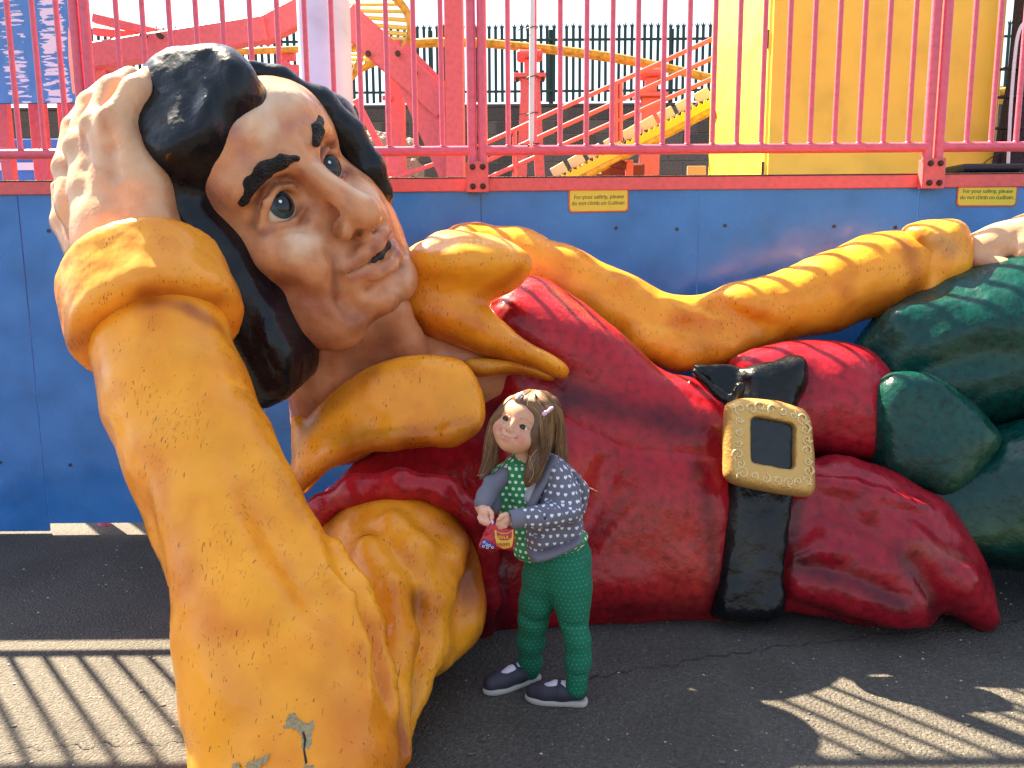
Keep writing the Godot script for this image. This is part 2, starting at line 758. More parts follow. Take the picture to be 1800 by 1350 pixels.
	# takes over the surface of another field, moved by xf
	func append(o: Field, xf: Transform3D) -> void:
		var base := verts.size()
		for i in o.verts.size():
			verts.append(xf * o.verts[i])
			norms.append((xf.basis * o.norms[i]).normalized())
			cols.append(o.cols[i])
		for i in o.idx:
			idx.append(base + i)
	func commit() -> ArrayMesh:
		var arr := []
		arr.resize(Mesh.ARRAY_MAX)
		arr[Mesh.ARRAY_VERTEX] = verts
		arr[Mesh.ARRAY_NORMAL] = norms
		if cols.size() == verts.size():
			arr[Mesh.ARRAY_COLOR] = cols
		arr[Mesh.ARRAY_INDEX] = idx
		var m := ArrayMesh.new()
		m.add_surface_from_arrays(Mesh.PRIMITIVE_TRIANGLES, arr)
		return m

# ---------------------------------------------------------------- materials
func wear_tex(seed_: int, freq: float, lo: float, hi := 1.0, size := 512) -> NoiseTexture2D:
	return noise_tex(seed_, freq, size, 5, [[0.0, 0.35, 0.7, 1.0], [Color(lo, lo, lo), Color(lerpf(lo, hi, 0.7), lerpf(lo, hi, 0.7), lerpf(lo, hi, 0.72)), Color(hi, hi, hi), Color(hi, hi, hi)]])

# Specks and short scratches of dirt on the painted statue.
func speck_tex(seed_: int, count: int, long: float, dark: float) -> ImageTexture:
	var r := RandomNumberGenerator.new()
	r.seed = seed_
	var im := Image.create(1024, 1024, false, Image.FORMAT_RGB8)
	im.fill(Color.WHITE)
	var n := FastNoiseLite.new()
	n.seed = seed_
	n.frequency = 0.006
	for i in count:
		var x := r.randi_range(0, 1023)
		var y := r.randi_range(0, 1023)
		if n.get_noise_2d(x, y) < r.randf_range(-0.25, 0.25):
			continue
		var l := int(r.randf_range(1, 4) if r.randf() < 0.6 else r.randf_range(4, long))
		var w := 1 if r.randf() < 0.55 else 2
		var lean := r.randf_range(-0.35, 0.35)
		var a := r.randf_range(dark, 0.85)
		for k in l:
			for q in w:
				im.set_pixel(posmod(int(x + k * lean) + q, 1024), posmod(y + k, 1024), Color(a, a * 0.93, a * 0.88))
	return ImageTexture.create_from_image(im)

# Uneven dirt over a coat, in the coat's second layer.
func grime(m: StandardMaterial3D, seed_: int, scale_: Vector3, tint: Color) -> void:
	m.detail_enabled = true
	m.detail_albedo = noise_tex(seed_, 0.008, 512, 5, [[0.0, 0.3, 0.55, 1.0], [tint, tint.lerp(Color.WHITE, 0.55), Color.WHITE, Color.WHITE]])
	m.detail_blend_mode = BaseMaterial3D.BLEND_MODE_MUL
	m.uv2_triplanar = true
	m.uv2_world_triplanar = true
	m.uv2_scale = scale_

func make_materials() -> void:
	noise.seed = 7
	noise.frequency = 1.0
	noise.noise_type = FastNoiseLite.TYPE_SIMPLEX_SMOOTH
	noise.fractal_octaves = 2
	var fine := noise_tex(3, 0.02, 512, 5)
	var brush := noise_tex(9, 0.012, 512, 4)
	M.fine = null
	var worn := wear_tex(21, 0.01, 0.9)
	var rough_t := noise_tex(31, 0.015, 512, 5, [[0.0, 0.5, 1.0], [Color(0.45, 0.45, 0.45), Color(0.7, 0.7, 0.7), Color(1, 1, 1)]])
	# the statue's coats
	for spec: Array in [["yellow_coat", 0.4], ["red_coat", 0.34], ["green_coat", 0.4], ["skin_coat", 0.42], ["hair_coat", 0.42], ["belt_coat", 0.4]]:
		var m := painted(spec[0], spec[1])
		m.roughness_texture = rough_t
		bump(m, brush, {"skin_coat": 0.25, "red_coat": 0.3, "hair_coat": 0.35}.get(spec[0], 0.5), 2.2)
		m.clearcoat_enabled = true
		m.metallic_specular = 0.36
		m.clearcoat = 0.15
		m.clearcoat_roughness = 0.16
	M.yellow_coat.albedo_texture = speck_tex(5, 5600, 13, 0.3)
	tri(M.yellow_coat, 0.9)
	grime(M.yellow_coat, 51, Vector3(0.8, 0.5, 0.8), Color(0.88, 0.74, 0.6))
	grime(M.skin_coat, 52, Vector3(0.9, 0.9, 0.9), Color(0.92, 0.86, 0.83))
	M.red_coat.albedo_texture = wear_tex(23, 0.02, 0.72)
	M.green_coat.albedo_texture = wear_tex(24, 0.02, 0.6)
	var gold := mat("gold_paint", "cfa35c", 0.4, 0.4)
	bump(gold, fine, 0.15, 6.0)
	mat("gold_light", "e0c08a", 0.32, 0.55)
	var black := mat("black_paint", "0c0d12", 0.22)
	bump(black, brush, 0.15, 3.0)
	var brow := mat("brow_paint", "12110f", 0.45)
	bump(brow, fine, 1.5, 9.0)
	mat("eye_white", "cfc3b2", 0.2)
	mat("iris_paint", "1f3d42", 0.15)
	mat("pupil_paint", "050708", 0.1)
	mat("glint_paint", "e8eef0", 0.2)
	mat("bare_fibre", "b5a077", 0.85)
	bump(M.bare_fibre, fine, 1.2, 8.0)
	mat("mouth_dark", "17100f", 0.6)
	# fence and ride
	var pink := mat("pink_paint", "df6076", 0.36)
	pink.albedo_texture = worn
	bump(pink, fine, 0.08, 5.0)
	var red := mat("red_paint", "dc5f5f", 0.42)
	red.albedo_texture = worn
	bump(red, fine, 0.1, 4.0)
	var blue := mat("blue_sheet", "3b7cc4", 0.36)
	blue.albedo_texture = wear_tex(41, 0.004, 0.9, 1.0, 1024)
	blue.roughness_texture = rough_t
	bump(blue, noise_tex(43, 0.004, 512, 3), 1.2, 0.7)
	grime(blue, 53, Vector3(2.6, 0.16, 2.6), Color(0.9, 0.92, 0.94))
	mat("blue_edge", "17386a", 0.6)
	var rust := mat("rust_metal", "4a2f27", 0.75)
	bump(rust, fine, 0.4, 12.0)
	mat("bolt_metal", "43393b", 0.5, 0.5)
	var yel := mat("yellow_sheet", "fbcd40", 0.38)
	yel.albedo_texture = wear_tex(45, 0.006, 0.92)
	bump(yel, noise_tex(44, 0.006, 512, 3), 0.8, 0.8)
	var rail := mat("yellow_rail", "d9a32c", 0.4)
	rail.albedo_texture = wear_tex(47, 0.02, 0.55)
	tri(rail, 1.2)
	mat("yellow_stair", "e2c02f", 0.45)
	mat("step_plate", "d8c9a8", 0.55)
	var col := mat("white_column", "dcd5e2", 0.5)
	col.albedo_texture = worn
	tri(col, 0.6)
	mat("white_pole", "e6e2e4", 0.4)
	mat("cable_tie", "141316", 0.5)
	var pal := mat("palisade_green", "1d3a34", 0.6)
	pal.albedo_texture = worn
	tri(pal, 0.5)
	for k in 4:
		var b := mat("wall_block_%d" % k, ["6d5f56", "62564f", "766860", "5a504b"][k], 0.92)
		b.albedo_texture = wear_tex(60 + k, 0.03, 0.6)
		bump(b, fine, 0.8, 1.5)
	mat("mortar", "8a7e74", 0.95)
	var rock := mat("rock_grey", "8f8a82", 0.9)
	bump(rock, fine, 4.0, 2.0)
	var trunk := mat("dark_timber", "332a2a", 0.85)
	bump(trunk, fine, 1.0, 4.0)
	mat("cabinet_black", "1c1a1e", 0.5)
	mat("white_pipe", "d9d6d8", 0.4)
	mat("plywood", "b08d6a", 0.8)
	mat("sign_yellow", "d8c53c", 0.4)
	mat("sign_red", "c9502f", 0.4)
	mat("sign_ink", "2a2714", 0.6)
	var board := mat("weathered_board", "ffffff", 0.55)
	board.albedo_texture = board_tex()
	# ground
	var g := mat("asphalt", "ffffff", 0.9)
	g.albedo_texture = asphalt_tex()
	g.roughness = 0.88
	bump(g, noise_tex(71, 0.09, 1024, 4), 0.7, 0.8)
	var d := noise_tex(72, 0.006, 512, 5, [[0.0, 0.35, 0.55, 1.0], [Color(0.9, 0.89, 0.88), Color(0.95, 0.95, 0.95), Color(1, 1, 1), Color(1, 1, 1)]])
	g.detail_enabled = true
	g.detail_albedo = d
	g.detail_blend_mode = BaseMaterial3D.BLEND_MODE_MUL
	g.uv2_triplanar = true
	g.uv2_world_triplanar = true
	g.uv2_scale = Vector3.ONE * 0.21
	# the girl's things
	var sk := painted("child_skin", 0.5)
	sk.subsurf_scatter_enabled = true
	sk.subsurf_scatter_strength = 0.12
	var gs := mat("green_dotted", "ffffff", 0.85)
	gs.albedo_texture = print_tex(0, "2f8a52", "e8efe0")
	tri(gs, 13.5)
	gs.uv1_triplanar_sharpness = 40.0
	var gh := mat("grey_hearts", "ffffff", 0.9)
	gh.albedo_texture = print_tex(1, "6b6a78", "e4e2e8")
	tri(gh, 12.0)
	gh.uv1_triplanar_sharpness = 40.0
	var gp := mat("grey_plain", "73717e", 0.92)
	bump(gp, fine, 0.1, 14.0)
	mat("grey_lining", "a9a6ad", 0.95)
	var gl := mat("green_leggings", "ffffff", 0.85)
	gl.albedo_texture = print_tex(2, "0c6b4f", "63b494")
	tri(gl, 13.0)
	gl.uv1_triplanar_sharpness = 40.0
	mat("sock_white", "dcd6e4", 0.9)
	mat("shoe_navy", "35323f", 0.6)
	mat("shoe_sole", "b4aea6", 0.8)
	mat("shoe_stud", "8d8578", 0.5)
	painted("child_hair", 0.42)
	mat("clip_pink", "e3b4cf", 0.35)
	mat("clip_white", "ddd8e6", 0.35)
	mat("packet_red", "b8202f", 0.25)
	mat("packet_silver", "c3c8d6", 0.2, 0.6)
	mat("packet_yellow", "e2b53e", 0.3)
	mat("packet_blue", "2a3f9c", 0.3)
	mat("packet_white", "dfe2ea", 0.3)
	mat("child_eye", "d8d2cc", 0.15)
	mat("child_iris", "24160f", 0.1)
	mat("tar_seam", "2b2a2a", 0.9)
	mat("gum_grey", "5f5b57", 0.85)
	mat("pebble", "b5aca0", 0.9)

# Prints on cloth: 0 dots, 1 hearts, 2 pin dots, staggered and a little uneven.
func print_tex(kind: int, ground: String, mark: String) -> ImageTexture:
	var im := Image.create(256, 256, false, Image.FORMAT_RGB8)
	var r := RandomNumberGenerator.new()
	r.seed = 90 + kind
	var g := Color(ground)
	for y in 256:
		for x in 256:
			var s := r.randf_range(0.93, 1.05)
			im.set_pixel(x, y, Color(g.r * s, g.g * s, g.b * s))
	var n: int = [4, 4, 6][kind]
	var pitch := 256.0 / n
	var size := pitch * (0.25 if kind == 0 else 0.27 if kind == 1 else 0.1)
	for j in n:
		for i in n:
			var cx := (i + (0.5 if j % 2 and n % 2 == 0 else 0.0)) * pitch + r.randf_range(-4, 4)
			var cy := (j + 0.5) * pitch + r.randf_range(-4, 4)
			for y in range(int(-pitch / 2), int(pitch / 2)):
				for x in range(int(-pitch / 2), int(pitch / 2)):
					var u := x / size
					var v := y / size
					var inside := u * u + v * v < 1.0
					if kind == 1:
						var h := u * u + v * v - 0.55
						inside = h * h * h + u * u * v * v * v * 0.9 < 0.0
					if inside:
						im.set_pixel(posmod(int(cx) + x, 256), posmod(int(cy) + y, 256), Color(mark))
	return ImageTexture.create_from_image(im)

func asphalt_tex() -> ImageTexture:
	var n := FastNoiseLite.new()
	n.seed = 11
	n.frequency = 0.05
	n.fractal_octaves = 4
	n.noise_type = FastNoiseLite.TYPE_SIMPLEX_SMOOTH
	var im := n.get_seamless_image(1024, 1024)
	im.convert(Image.FORMAT_RGB8)
	var r := RandomNumberGenerator.new()
	r.seed = 3
	for y in 1024:
		for x in 1024:
			var v := im.get_pixel(x, y).r
			var s := 0.245 + 0.10 * v + r.randf_range(-0.035, 0.035)
			im.set_pixel(x, y, Color(s * 1.05, s * 0.98, s * 0.90))
	for i in 9000:
		var x := r.randi_range(0, 1023)
		var y := r.randi_range(0, 1023)
		var s := r.randf_range(0.16, 0.24) if r.randf() < 0.45 else r.randf_range(0.4, 0.62)
		var w := r.randi_range(1, 3)
		for a in w:
			for b in r.randi_range(1, 3):
				im.set_pixel((x + a) % 1024, (y + b) % 1024, Color(s, s * 0.96, s * 0.88))
	return ImageTexture.create_from_image(im)

# Blue board with flaking white paint in two columns: the wear has this shape on the board.
func board_tex() -> ImageTexture:
	var im := Image.create(512, 512, false, Image.FORMAT_RGB8)
	var n := FastNoiseLite.new()
	n.seed = 15
	n.frequency = 0.012
	n.fractal_octaves = 4
	for y in 512:
		for x in 512:
			var c := Color("4f94cc").lerp(Color("3a7db8"), 0.5 + 0.5 * n.get_noise_2d(x * 2.0, y * 0.7))
			var u := fposmod(x / 512.0 * 3.0, 1.0)
			var edge := 0.34 - absf(u - 0.5) + 0.16 * n.get_noise_2d(x * 1.0 + 300, y * 5.0)
			var gap := n.get_noise_2d(x * 0.5 + 900, y * 3.2)
			if edge > 0.06 and gap > 0.02 + (0.14 if x < 330 else -0.12):
				c = Color("dfe3ea").lerp(c, 0.08)
			im.set_pixel(x, y, c)
	return ImageTexture.create_from_image(im)

# ---------------------------------------------------------------- ground
func build_ground() -> void:
	var st := st_new()
	for q: Vector2 in [Vector2(-1, -1), Vector2(1, -1), Vector2(1, 1), Vector2(-1, -1), Vector2(1, 1), Vector2(-1, 1)]:
		st.set_normal(Vector3.UP)
		st.add_vertex(Vector3(q.x * 150, 0, q.y * 150))
	structure("ground", st.commit(), M.asphalt)
	# seams of old repairs
	var rr := RandomNumberGenerator.new()
	rr.seed = 12
	for line: Array in [
		[Vector3(-1.4669, 0.0379, -2.075), Vector3(-0.8944, 0.0443, -2.13), 0.007],
		[Vector3(0.1688, 0.0163, -2.43), Vector3(0.8075, 0.0053, -2.63), 0.008],
		[Vector3(0.8075, 0.0053, -2.63), Vector3(2.0557, -0.0087, -2.88), 0.007]]:
		var a: Vector3 = line[0]
		var b: Vector3 = line[1]
		a.y = 0.004
		b.y = 0.004
		var s := st_new()
		var n := 60
		var side := (b - a).cross(Vector3.UP).normalized()
		var prev := []
		for i in n + 1:
			var p := a.lerp(b, float(i) / n) + side * noise.get_noise_2d(i * 0.13, a.x * 9.0) * 0.03
			var w: float = line[2] * (0.1 + 0.75 * rr.randf())
			var now := [p - side * w * 0.5, p + side * w * 0.5]
			if i > 0:
				for v: Vector3 in [prev[0], now[0], now[1], prev[0], now[1], prev[1]]:
					s.set_normal(Vector3.UP)
					s.add_vertex(v)
			prev = now
		structure("ground_seam", s.commit(), M.tar_seam)
	ground_spots(rr)
	# loose grit
	var sp := SphereMesh.new()
	sp.radius = 0.5
	sp.height = 0.7
	sp.radial_segments = 6
	sp.rings = 3
	var mm := MultiMesh.new()
	mm.transform_format = MultiMesh.TRANSFORM_3D
	mm.mesh = sp
	mm.instance_count = 700
	for i in 700:
		var s := 0.002 + 0.007 * pow(rr.randf(), 3.0)
		var b := Basis(Vector3.UP, rr.randf() * TAU).scaled(Vector3(s * 1.3, s * 0.8, s))
		mm.set_instance_transform(i, Transform3D(b, Vector3(rr.randf_range(-2.2, 2.2), s * 0.2, rr.randf_range(-3.7, -1.7))))
	var grit := MultiMeshInstance3D.new()
	grit.name = "loose_grit"
	grit.multimesh = mm
	grit.material_override = M.pebble
	grit.set_meta("kind", "stuff")
	grit.set_meta("label", "loose pale grit scattered over the dark asphalt")
	grit.set_meta("category", "grit")
	add_child(grit)

# Trodden gum and small stains on the tarmac.
func ground_spots(rr: RandomNumberGenerator) -> void:
	for kind in 1:
		var st := st_new()
		for i in 60:
			var c := Vector3(rr.randf_range(-2.0, 2.0), 0.0035, rr.randf_range(-3.4, -1.75))
			var r: float = rr.randf_range(0.004, 0.011)
			var n := 14
			var rim := []
			for k in n:
				var a := TAU * k / n
				rim.append(c + Vector3(cos(a) * 1.3, 0, sin(a)) * r * (0.65 + 0.7 * absf(noise.get_noise_2d(i * 7.3 + cos(a) * 1.5, sin(a) * 1.5 + kind * 30))))
			for k in n:
				for v: Vector3 in [c, rim[k], rim[(k + 1) % n]]:
					st.set_normal(Vector3.UP)
					st.add_vertex(v)
		var o := structure("ground_gum_spots", st.commit(), M.gum_grey)
		o.set_meta("kind", "stuff")

# ---------------------------------------------------------------- fence with its hoarding
func build_fence() -> void:
	var zf := -3.87
	var y_rail := 1.7574
	var y_top := 2.70
	var y_beam := 1.6412
	var y_low := 1.5839
	# hoarding sheets
	var seams: Array[float] = [-4.2577, -2.2148, -1.1616, -0.1333, 0.8493, 1.8377, 2.8627, 3.8678]
	for i in seams.size() - 1:
		var o := thing("blue_hoarding_sheet", [
			"blue painted hoarding sheet beyond the left edge of the frame, past the elbow's side",
			"blue hoarding sheet behind the giant's bent forearm, raised a little off the ground",
			"blue hoarding sheet hidden behind the giant's head and dark hair",
			"blue hoarding sheet with one yellow sign, left of the thin vertical seam",
			"blue hoarding sheet above the giant's outstretched yellow forearm, right of the thin seam",
			"blue hoarding sheet with the right-hand yellow sign, above the giant's cuff and hand",
			"blue painted hoarding sheet beyond the right edge, behind the green legs"][i], "hoarding", Vector3(seams[i], 0, zf), "blue hoarding sheets under the fence")
		var lo := 0.012 if i != 1 else 0.05
		slab_box("sheet", Vector3(seams[i] + 0.0015, lo, zf - 0.012), Vector3(seams[i + 1] - 0.0015, y_low + 0.015, zf), M.blue_sheet, o, 0.002)
		for f: Array in [[0.12, 0.11], [0.62, 0.115], [0.9, 0.12], [0.12, 0.86], [0.9, 0.85]]:
			var sx: float = lerpf(seams[i], seams[i + 1], f[0])
			var sy: float = y_low - f[1] * 1.45
			rod("screw", Vector3(sx, sy, zf - 0.004), Vector3(sx, sy, zf + 0.004), 0.008, M.bolt_metal, o, 10)
	# red angle-iron beam along the top of the hoarding
	var b := thing("red_beam", "long red steel beam along the top of the blue hoarding, rusty on its upper edge", "beam", Vector3(0, y_low, zf))
	slab_box("web", Vector3(seams[0], y_low, zf + 0.002), Vector3(seams[7], y_beam, zf + 0.012), M.red_paint, b)
	slab_box("flange", Vector3(seams[0], y_beam, zf - 0.045), Vector3(seams[7], y_beam + 0.006, zf + 0.012), M.rust_metal, b, 0.002)
	# fence panels
	var labels := ["pink railing panel at the far left, in front of the flaking blue board", "pink railing panel behind the giant's head, with the white column behind it", "pink railing panel above the left yellow sign, before the stairs and yellow kiosk", "pink railing panel at the far right, next to the dark timber post"]
	var bars := [[-4.0001, -3.8851, -3.7700, -3.6550, -3.5400, -3.4249, -3.3099, -3.1948, -3.0797, -2.9646, -2.8496, -2.7345, -2.6194, -2.5042, -2.3891, -2.2740, -2.1639, -2.0562, -1.9536],
		[-1.6957, -1.5830, -1.4678, -1.3526, -1.2374, -1.1197, -1.0020, -0.8843, -0.7690, -0.6513, -0.5335, -0.4157, -0.2979],
		[-0.0072, 0.1081, 0.2209, 0.3362, 0.4490, 0.5594, 0.6722, 0.7825, 0.8929, 1.0007, 1.1086, 1.2165, 1.3243, 1.4322, 1.5401, 1.6480, 1.7584],
		[2.0169, 2.1248, 2.2352, 2.3432, 2.4536, 2.5616, 2.6720, 2.7800, 2.8905, 2.9985, 3.1090, 3.2170, 3.3275, 3.4355, 3.5460, 3.6541]]
	var posts := [[-4.0951, -1.8785], [-1.8309, -0.1676], [-0.1200, 1.8462], [1.8964, 3.7621]]
	for i in 4:
		var o := thing("railing_panel", labels[i], "railing", Vector3(posts[i][0], y_rail, zf), "pink railing panels of the ride fence")
		for x: float in posts[i]:
			rod("post", Vector3(x, y_beam - 0.03, zf + 0.03), Vector3(x, y_top, zf + 0.03), 0.021, M.pink_paint, o, 18)
		for x: float in bars[i]:
			rod("bar", Vector3(x, y_rail, zf + 0.03), Vector3(x, y_top, zf + 0.03), 0.0115, M.pink_paint, o)
		rod("bottom_rail", Vector3(posts[i][0], y_rail, zf + 0.03), Vector3(posts[i][1], y_rail, zf + 0.03), 0.0215, M.pink_paint, o, 18)
		rod("top_rail", Vector3(posts[i][0], y_top, zf + 0.03), Vector3(posts[i][1], y_top, zf + 0.03), 0.0215, M.pink_paint, o, 18)
		for x: float in bars[i]:
			var ws := SphereMesh.new()
			ws.radius = 0.0145
			ws.height = 0.016
			ws.radial_segments = 10
			ws.rings = 4
			part("weld", ws, M.pink_paint, o, Transform3D(Basis.IDENTITY, Vector3(x, y_rail + 0.021, zf + 0.03)))
	# clamping plates where two panels meet
	for k in 3:
		var x: float = (posts[k][1] + posts[k + 1][0]) / 2
		var yc := 1.6430
		var o := thing("clamp_plate", ["red bolted clamp plate at the left post pair, half hidden by the giant's hand", "red bolted clamp plate on the post pair left of the first yellow sign", "red bolted clamp plate on the post pair left of the right-hand yellow sign"][k], "plate", Vector3(x, yc, zf), "red bolted clamp plates")
		slab_box("plate", Vector3(x - 0.047, yc - 0.066, zf + 0.052), Vector3(x + 0.047, yc + 0.066, zf + 0.06), M.red_paint, o, 0.003)
		slab_box("plate_side", Vector3(x - 0.052, yc - 0.066, zf + 0.0125), Vector3(x - 0.0472, yc + 0.06, zf + 0.058), M.red_paint, o, 0.002)
		for dx: float in [-0.022, 0.022]:
			for dy: float in [-0.042, 0.042]:
				rod("bolt", Vector3(x + dx, yc + dy, zf + 0.0595), Vector3(x + dx, yc + dy, zf + 0.066), 0.013, M.rust_metal, o, 12)
				rod("nut", Vector3(x + dx, yc + dy, zf + 0.0655), Vector3(x + dx, yc + dy, zf + 0.077), 0.0085, M.rust_metal, o, 6)
	# safety signs
	var face := rounded_rect(0.258, 0.094, 0.014)
	var rim := rounded_rect(0.27, 0.106, 0.018)
	var font := SystemFont.new()
	font.font_names = PackedStringArray(["Droid Sans"])
	for k in 2:
		var c: Vector3 = [Vector3(0.3955, 1.5409, -3.87), Vector3(2.1401, 1.5525, -3.87)][k]
		c.z = zf + 0.003
		var o := thing("safety_sign", ["yellow safety sign with red rim, above the giant's upper arm", "yellow safety sign with red rim, above the giant's turned-up cuff at the right edge"][k], "sign", c)
		var at := Transform3D(Basis(Vector3.BACK, deg_to_rad([0.5, -0.4][k])), c)
		part("rim", plate_mesh(rim, 0.003), M.sign_red, o, at)
		part("face", plate_mesh(face, 0.003), M.sign_yellow, o, at.translated_local(Vector3(0, 0, 0.0012)))
		for l in 2:
			var t := TextMesh.new()
			t.text = ["For your safety, please", "do not climb on Gulliver."][l]
			t.font = font
			t.font_size = 24
			t.pixel_size = 0.00093
			t.depth = 0.001
			part("lettering", t, M.sign_ink, o, at.translated_local(Vector3(0.002, 0.0145 - 0.0275 * l, 0.0032)))

# ---------------------------------------------------------------- what stands behind the fence
func build_background() -> void:
	var rr := RandomNumberGenerator.new()
	rr.seed = 77
	# block wall with a palisade fence on it
	var zw := -20.0
	var wt := 4.627
	var w := thing("block_wall", "long dark concrete-block wall carrying the green palisade fence", "wall", Vector3(0, 0, zw))
	slab_box("core", Vector3(-16, 0, zw - 0.3), Vector3(16, wt - 0.06, zw - 0.012), M.mortar, w)
	slab_box("coping", Vector3(-16, wt - 0.06, zw - 0.34), Vector3(16, wt, zw + 0.03), M.wall_block_3, w)
	var bm := box(Vector3(0.64, 0.293, 0.05), 0.012)
	var joined: Array[Transform3D] = []
	for row in 14:
		var y := wt - 0.06 - 0.155 - row * 0.31
		if y < 0.15:
			break
		var x := -15.5 + (0.33 if row % 2 else 0.0)
		while x < 15.5:
			var at := Transform3D(Basis(Vector3.BACK, rr.randf_range(-0.004, 0.004)), Vector3(x, y, zw - 0.012 + rr.randf_range(-0.008, 0.008)))
			if row < 6 and x > -4.2 and x < 5.4 or row < 5 and x > 10.5 and x < 12.5:
				part("block", bm, M["wall_block_%d" % rr.randi_range(0, 3)], w, at)
			else:
				joined.append(at)
			x += 0.66
	var mm := MultiMesh.new()
	mm.transform_format = MultiMesh.TRANSFORM_3D
	mm.mesh = bm
	mm.instance_count = joined.size()
	for i in joined.size():
		mm.set_instance_transform(i, joined[i])
	var mi := MultiMeshInstance3D.new()
	mi.name = "blocks"
	mi.multimesh = mm
	mi.material_override = M.wall_block_0
	mi.set_meta("kind", "stuff")
	mi.position = -w.position
	w.add_child(mi)
	# palisade: pales with three-pointed tops on two rails
	var pf := thing("palisade_fence", "dark green steel palisade fence with three-pointed pales on top of the block wall", "fence", Vector3(0, wt, zw))
	var ph := 1.72
	var pale := PackedVector2Array([Vector2(-0.034, 0), Vector2(0.034, 0), Vector2(0.034, ph - 0.13), Vector2(0.06, ph - 0.02), Vector2(0.022, ph - 0.075), Vector2(0, ph), Vector2(-0.022, ph - 0.075), Vector2(-0.06, ph - 0.02), Vector2(-0.034, ph - 0.13)])
	var pm := plate_mesh(pale, 0.012)
	var px := -13.0
	var n := 0
	while px < 14.0:
		if (px > -10.4 and px < -4.7) or (px > -4.0 and px < 5.2) or (px > 10.6 and px < 12.6):
			part("pale", pm, M.palisade_green, pf, Transform3D(Basis(Vector3.BACK, rr.randf_range(-0.006, 0.006)), Vector3(px, wt + 0.06 + rr.randf_range(-0.01, 0.01), zw - 0.1)))
			n += 1
		px += 0.1475
	for ry: float in [0.3, 1.42]:
		slab_box("rail", Vector3(-13, wt + ry - 0.025, zw - 0.16), Vector3(14, wt + ry + 0.025, zw - 0.107), M.palisade_green, pf)
	px = -12.8
	while px < 14:
		slab_box("post", Vector3(px - 0.05, wt, zw - 0.26), Vector3(px + 0.05, wt + 1.65, zw - 0.162), M.palisade_green, pf)
		px += 2.75
	# yellow kiosk
	var k0: Vector3 = Vector3(1.49, 1.7653, -5)
	var k1: Vector3 = Vector3(2.7963, 1.8033, -5)
	var ko := thing("yellow_kiosk", "tall plain yellow metal kiosk behind the pink railing, its left side sunlit", "kiosk", Vector3(k0.x, 0, -5))
	var kh := 3.3
	slab_box("front_wall", Vector3(k0.x, 0.02, -5.03), Vector3(k1.x, kh, -5.0), M.yellow_sheet, ko)
	slab_box("side_wall", Vector3(k0.x - 0.002, 0.02, -6.5), Vector3(k0.x + 0.03, kh, -5.075), M.yellow_sheet, ko)
	slab_box("corner_trim", Vector3(k0.x - 0.012, 0.02, -5.074), Vector3(k0.x + 0.035, kh, -5.032), M.yellow_sheet, ko, 0.01)
	slab_box("far_wall", Vector3(k1.x - 0.03, 0.02, -6.5), Vector3(k1.x, kh, -5.032), M.yellow_sheet, ko)
	slab_box("back_wall", Vector3(k0.x + 0.032, 0.02, -6.5), Vector3(k1.x - 0.032, kh, -6.47), M.yellow_sheet, ko)
	slab_box("roof", Vector3(k0.x - 0.06, kh + 0.002, -6.56), Vector3(k1.x + 0.06, kh + 0.08, -4.94), M.yellow_sheet, ko)
	for hy: float in [1.72, 2.45]:
		rod("hinge", Vector3(k0.x - 0.016, hy, -5.05), Vector3(k0.x - 0.016, hy + 0.1, -5.05), 0.009, M.rust_metal, ko)
	rod("lock", Vector3(k0.x - 0.002, 2.28, -6.32), Vector3(k0.x - 0.022, 2.28, -6.32), 0.03, M.bolt_metal, ko)
	# white column
	var c0: Vector3 = Vector3(-1.1672, 2.3699, -5.6)
	var co := thing("white_column", "thick round off-white column behind the railing, beside the giant's forehead", "column", Vector3(c0.x, 0, -5.6))
	rod("shaft", Vector3(c0.x, 0.02, -5.6), Vector3(c0.x, 3.6, -5.6), 0.165, M.white_column, co, 40)
	rod("foot_plate", Vector3(c0.x, 0.0, -5.6), Vector3(c0.x, 0.018, -5.6), 0.26, M.white_column, co, 32)
	# white pole tied to the railing
	var wp := thing("white_pole", "thin white pole with pointed foot, tied to a railing bar by black cable ties", "pole", Vector3(0.0928, 1.7681, -3.8))
	rod("shaft", Vector3(0.0929, 1.797, -3.8), Vector3(0.1007, 2.5109, -3.8), 0.011, M.white_pole, wp, 12)
	var tip := CylinderMesh.new()
	tip.top_radius = 0.0105
	tip.bottom_radius = 0.001
	tip.height = 0.034
	part("point", tip, M.white_pole, wp, Transform3D(Basis.IDENTITY, Vector3(0.0928, 1.7802, -3.8)))
	for ty: Array in [[Vector3(0.0975, 2.2623, -3.812), -0.3], [Vector3(0.0967, 2.0611, -3.812), -0.12], [Vector3(0.0961, 1.909, -3.812), 0.05], [Vector3(0.1031, 1.7791, -3.812), 0.35]]:
		var tie := TorusMesh.new()
		tie.inner_radius = 0.0245
		tie.outer_radius = 0.0285
		tie.rings = 20
		tie.ring_segments = 6
		part("cable_tie", tie, M.cable_tie, wp, Transform3D(Basis(Vector3.BACK, 0.2), ty[0]))
		var t0: Vector3 = ty[0]
		tube("tie_end", smooth_path([t0 + Vector3(-0.024, 0, 0.01), t0 + Vector3(-0.045, -0.004, 0.02), t0 + Vector3(-0.062, ty[1] * 0.03 - 0.006, 0.022)], 4), 0.002, M.cable_tie, wp, 5)
	build_ride()
	build_left_corner()
	# right edge: timber post with a white pipe, and a black cabinet at its foot
	var tp := thing("dark_timber_post", "dark leaning timber post at the right edge behind the railing", "post", Vector3(2.8313, 1.7459, -4.9))
	beam("shaft", Vector3(2.8216, 0, -4.9), Vector3(2.8592, 2.777, -4.9), 0.11, 0.11, M.dark_timber, tp, 0.012)
	beam("brace", Vector3(2.7826, 1.7825, -4.95), Vector3(2.8502, 2.4326, -4.95), 0.035, 0.05, M.dark_timber, tp)
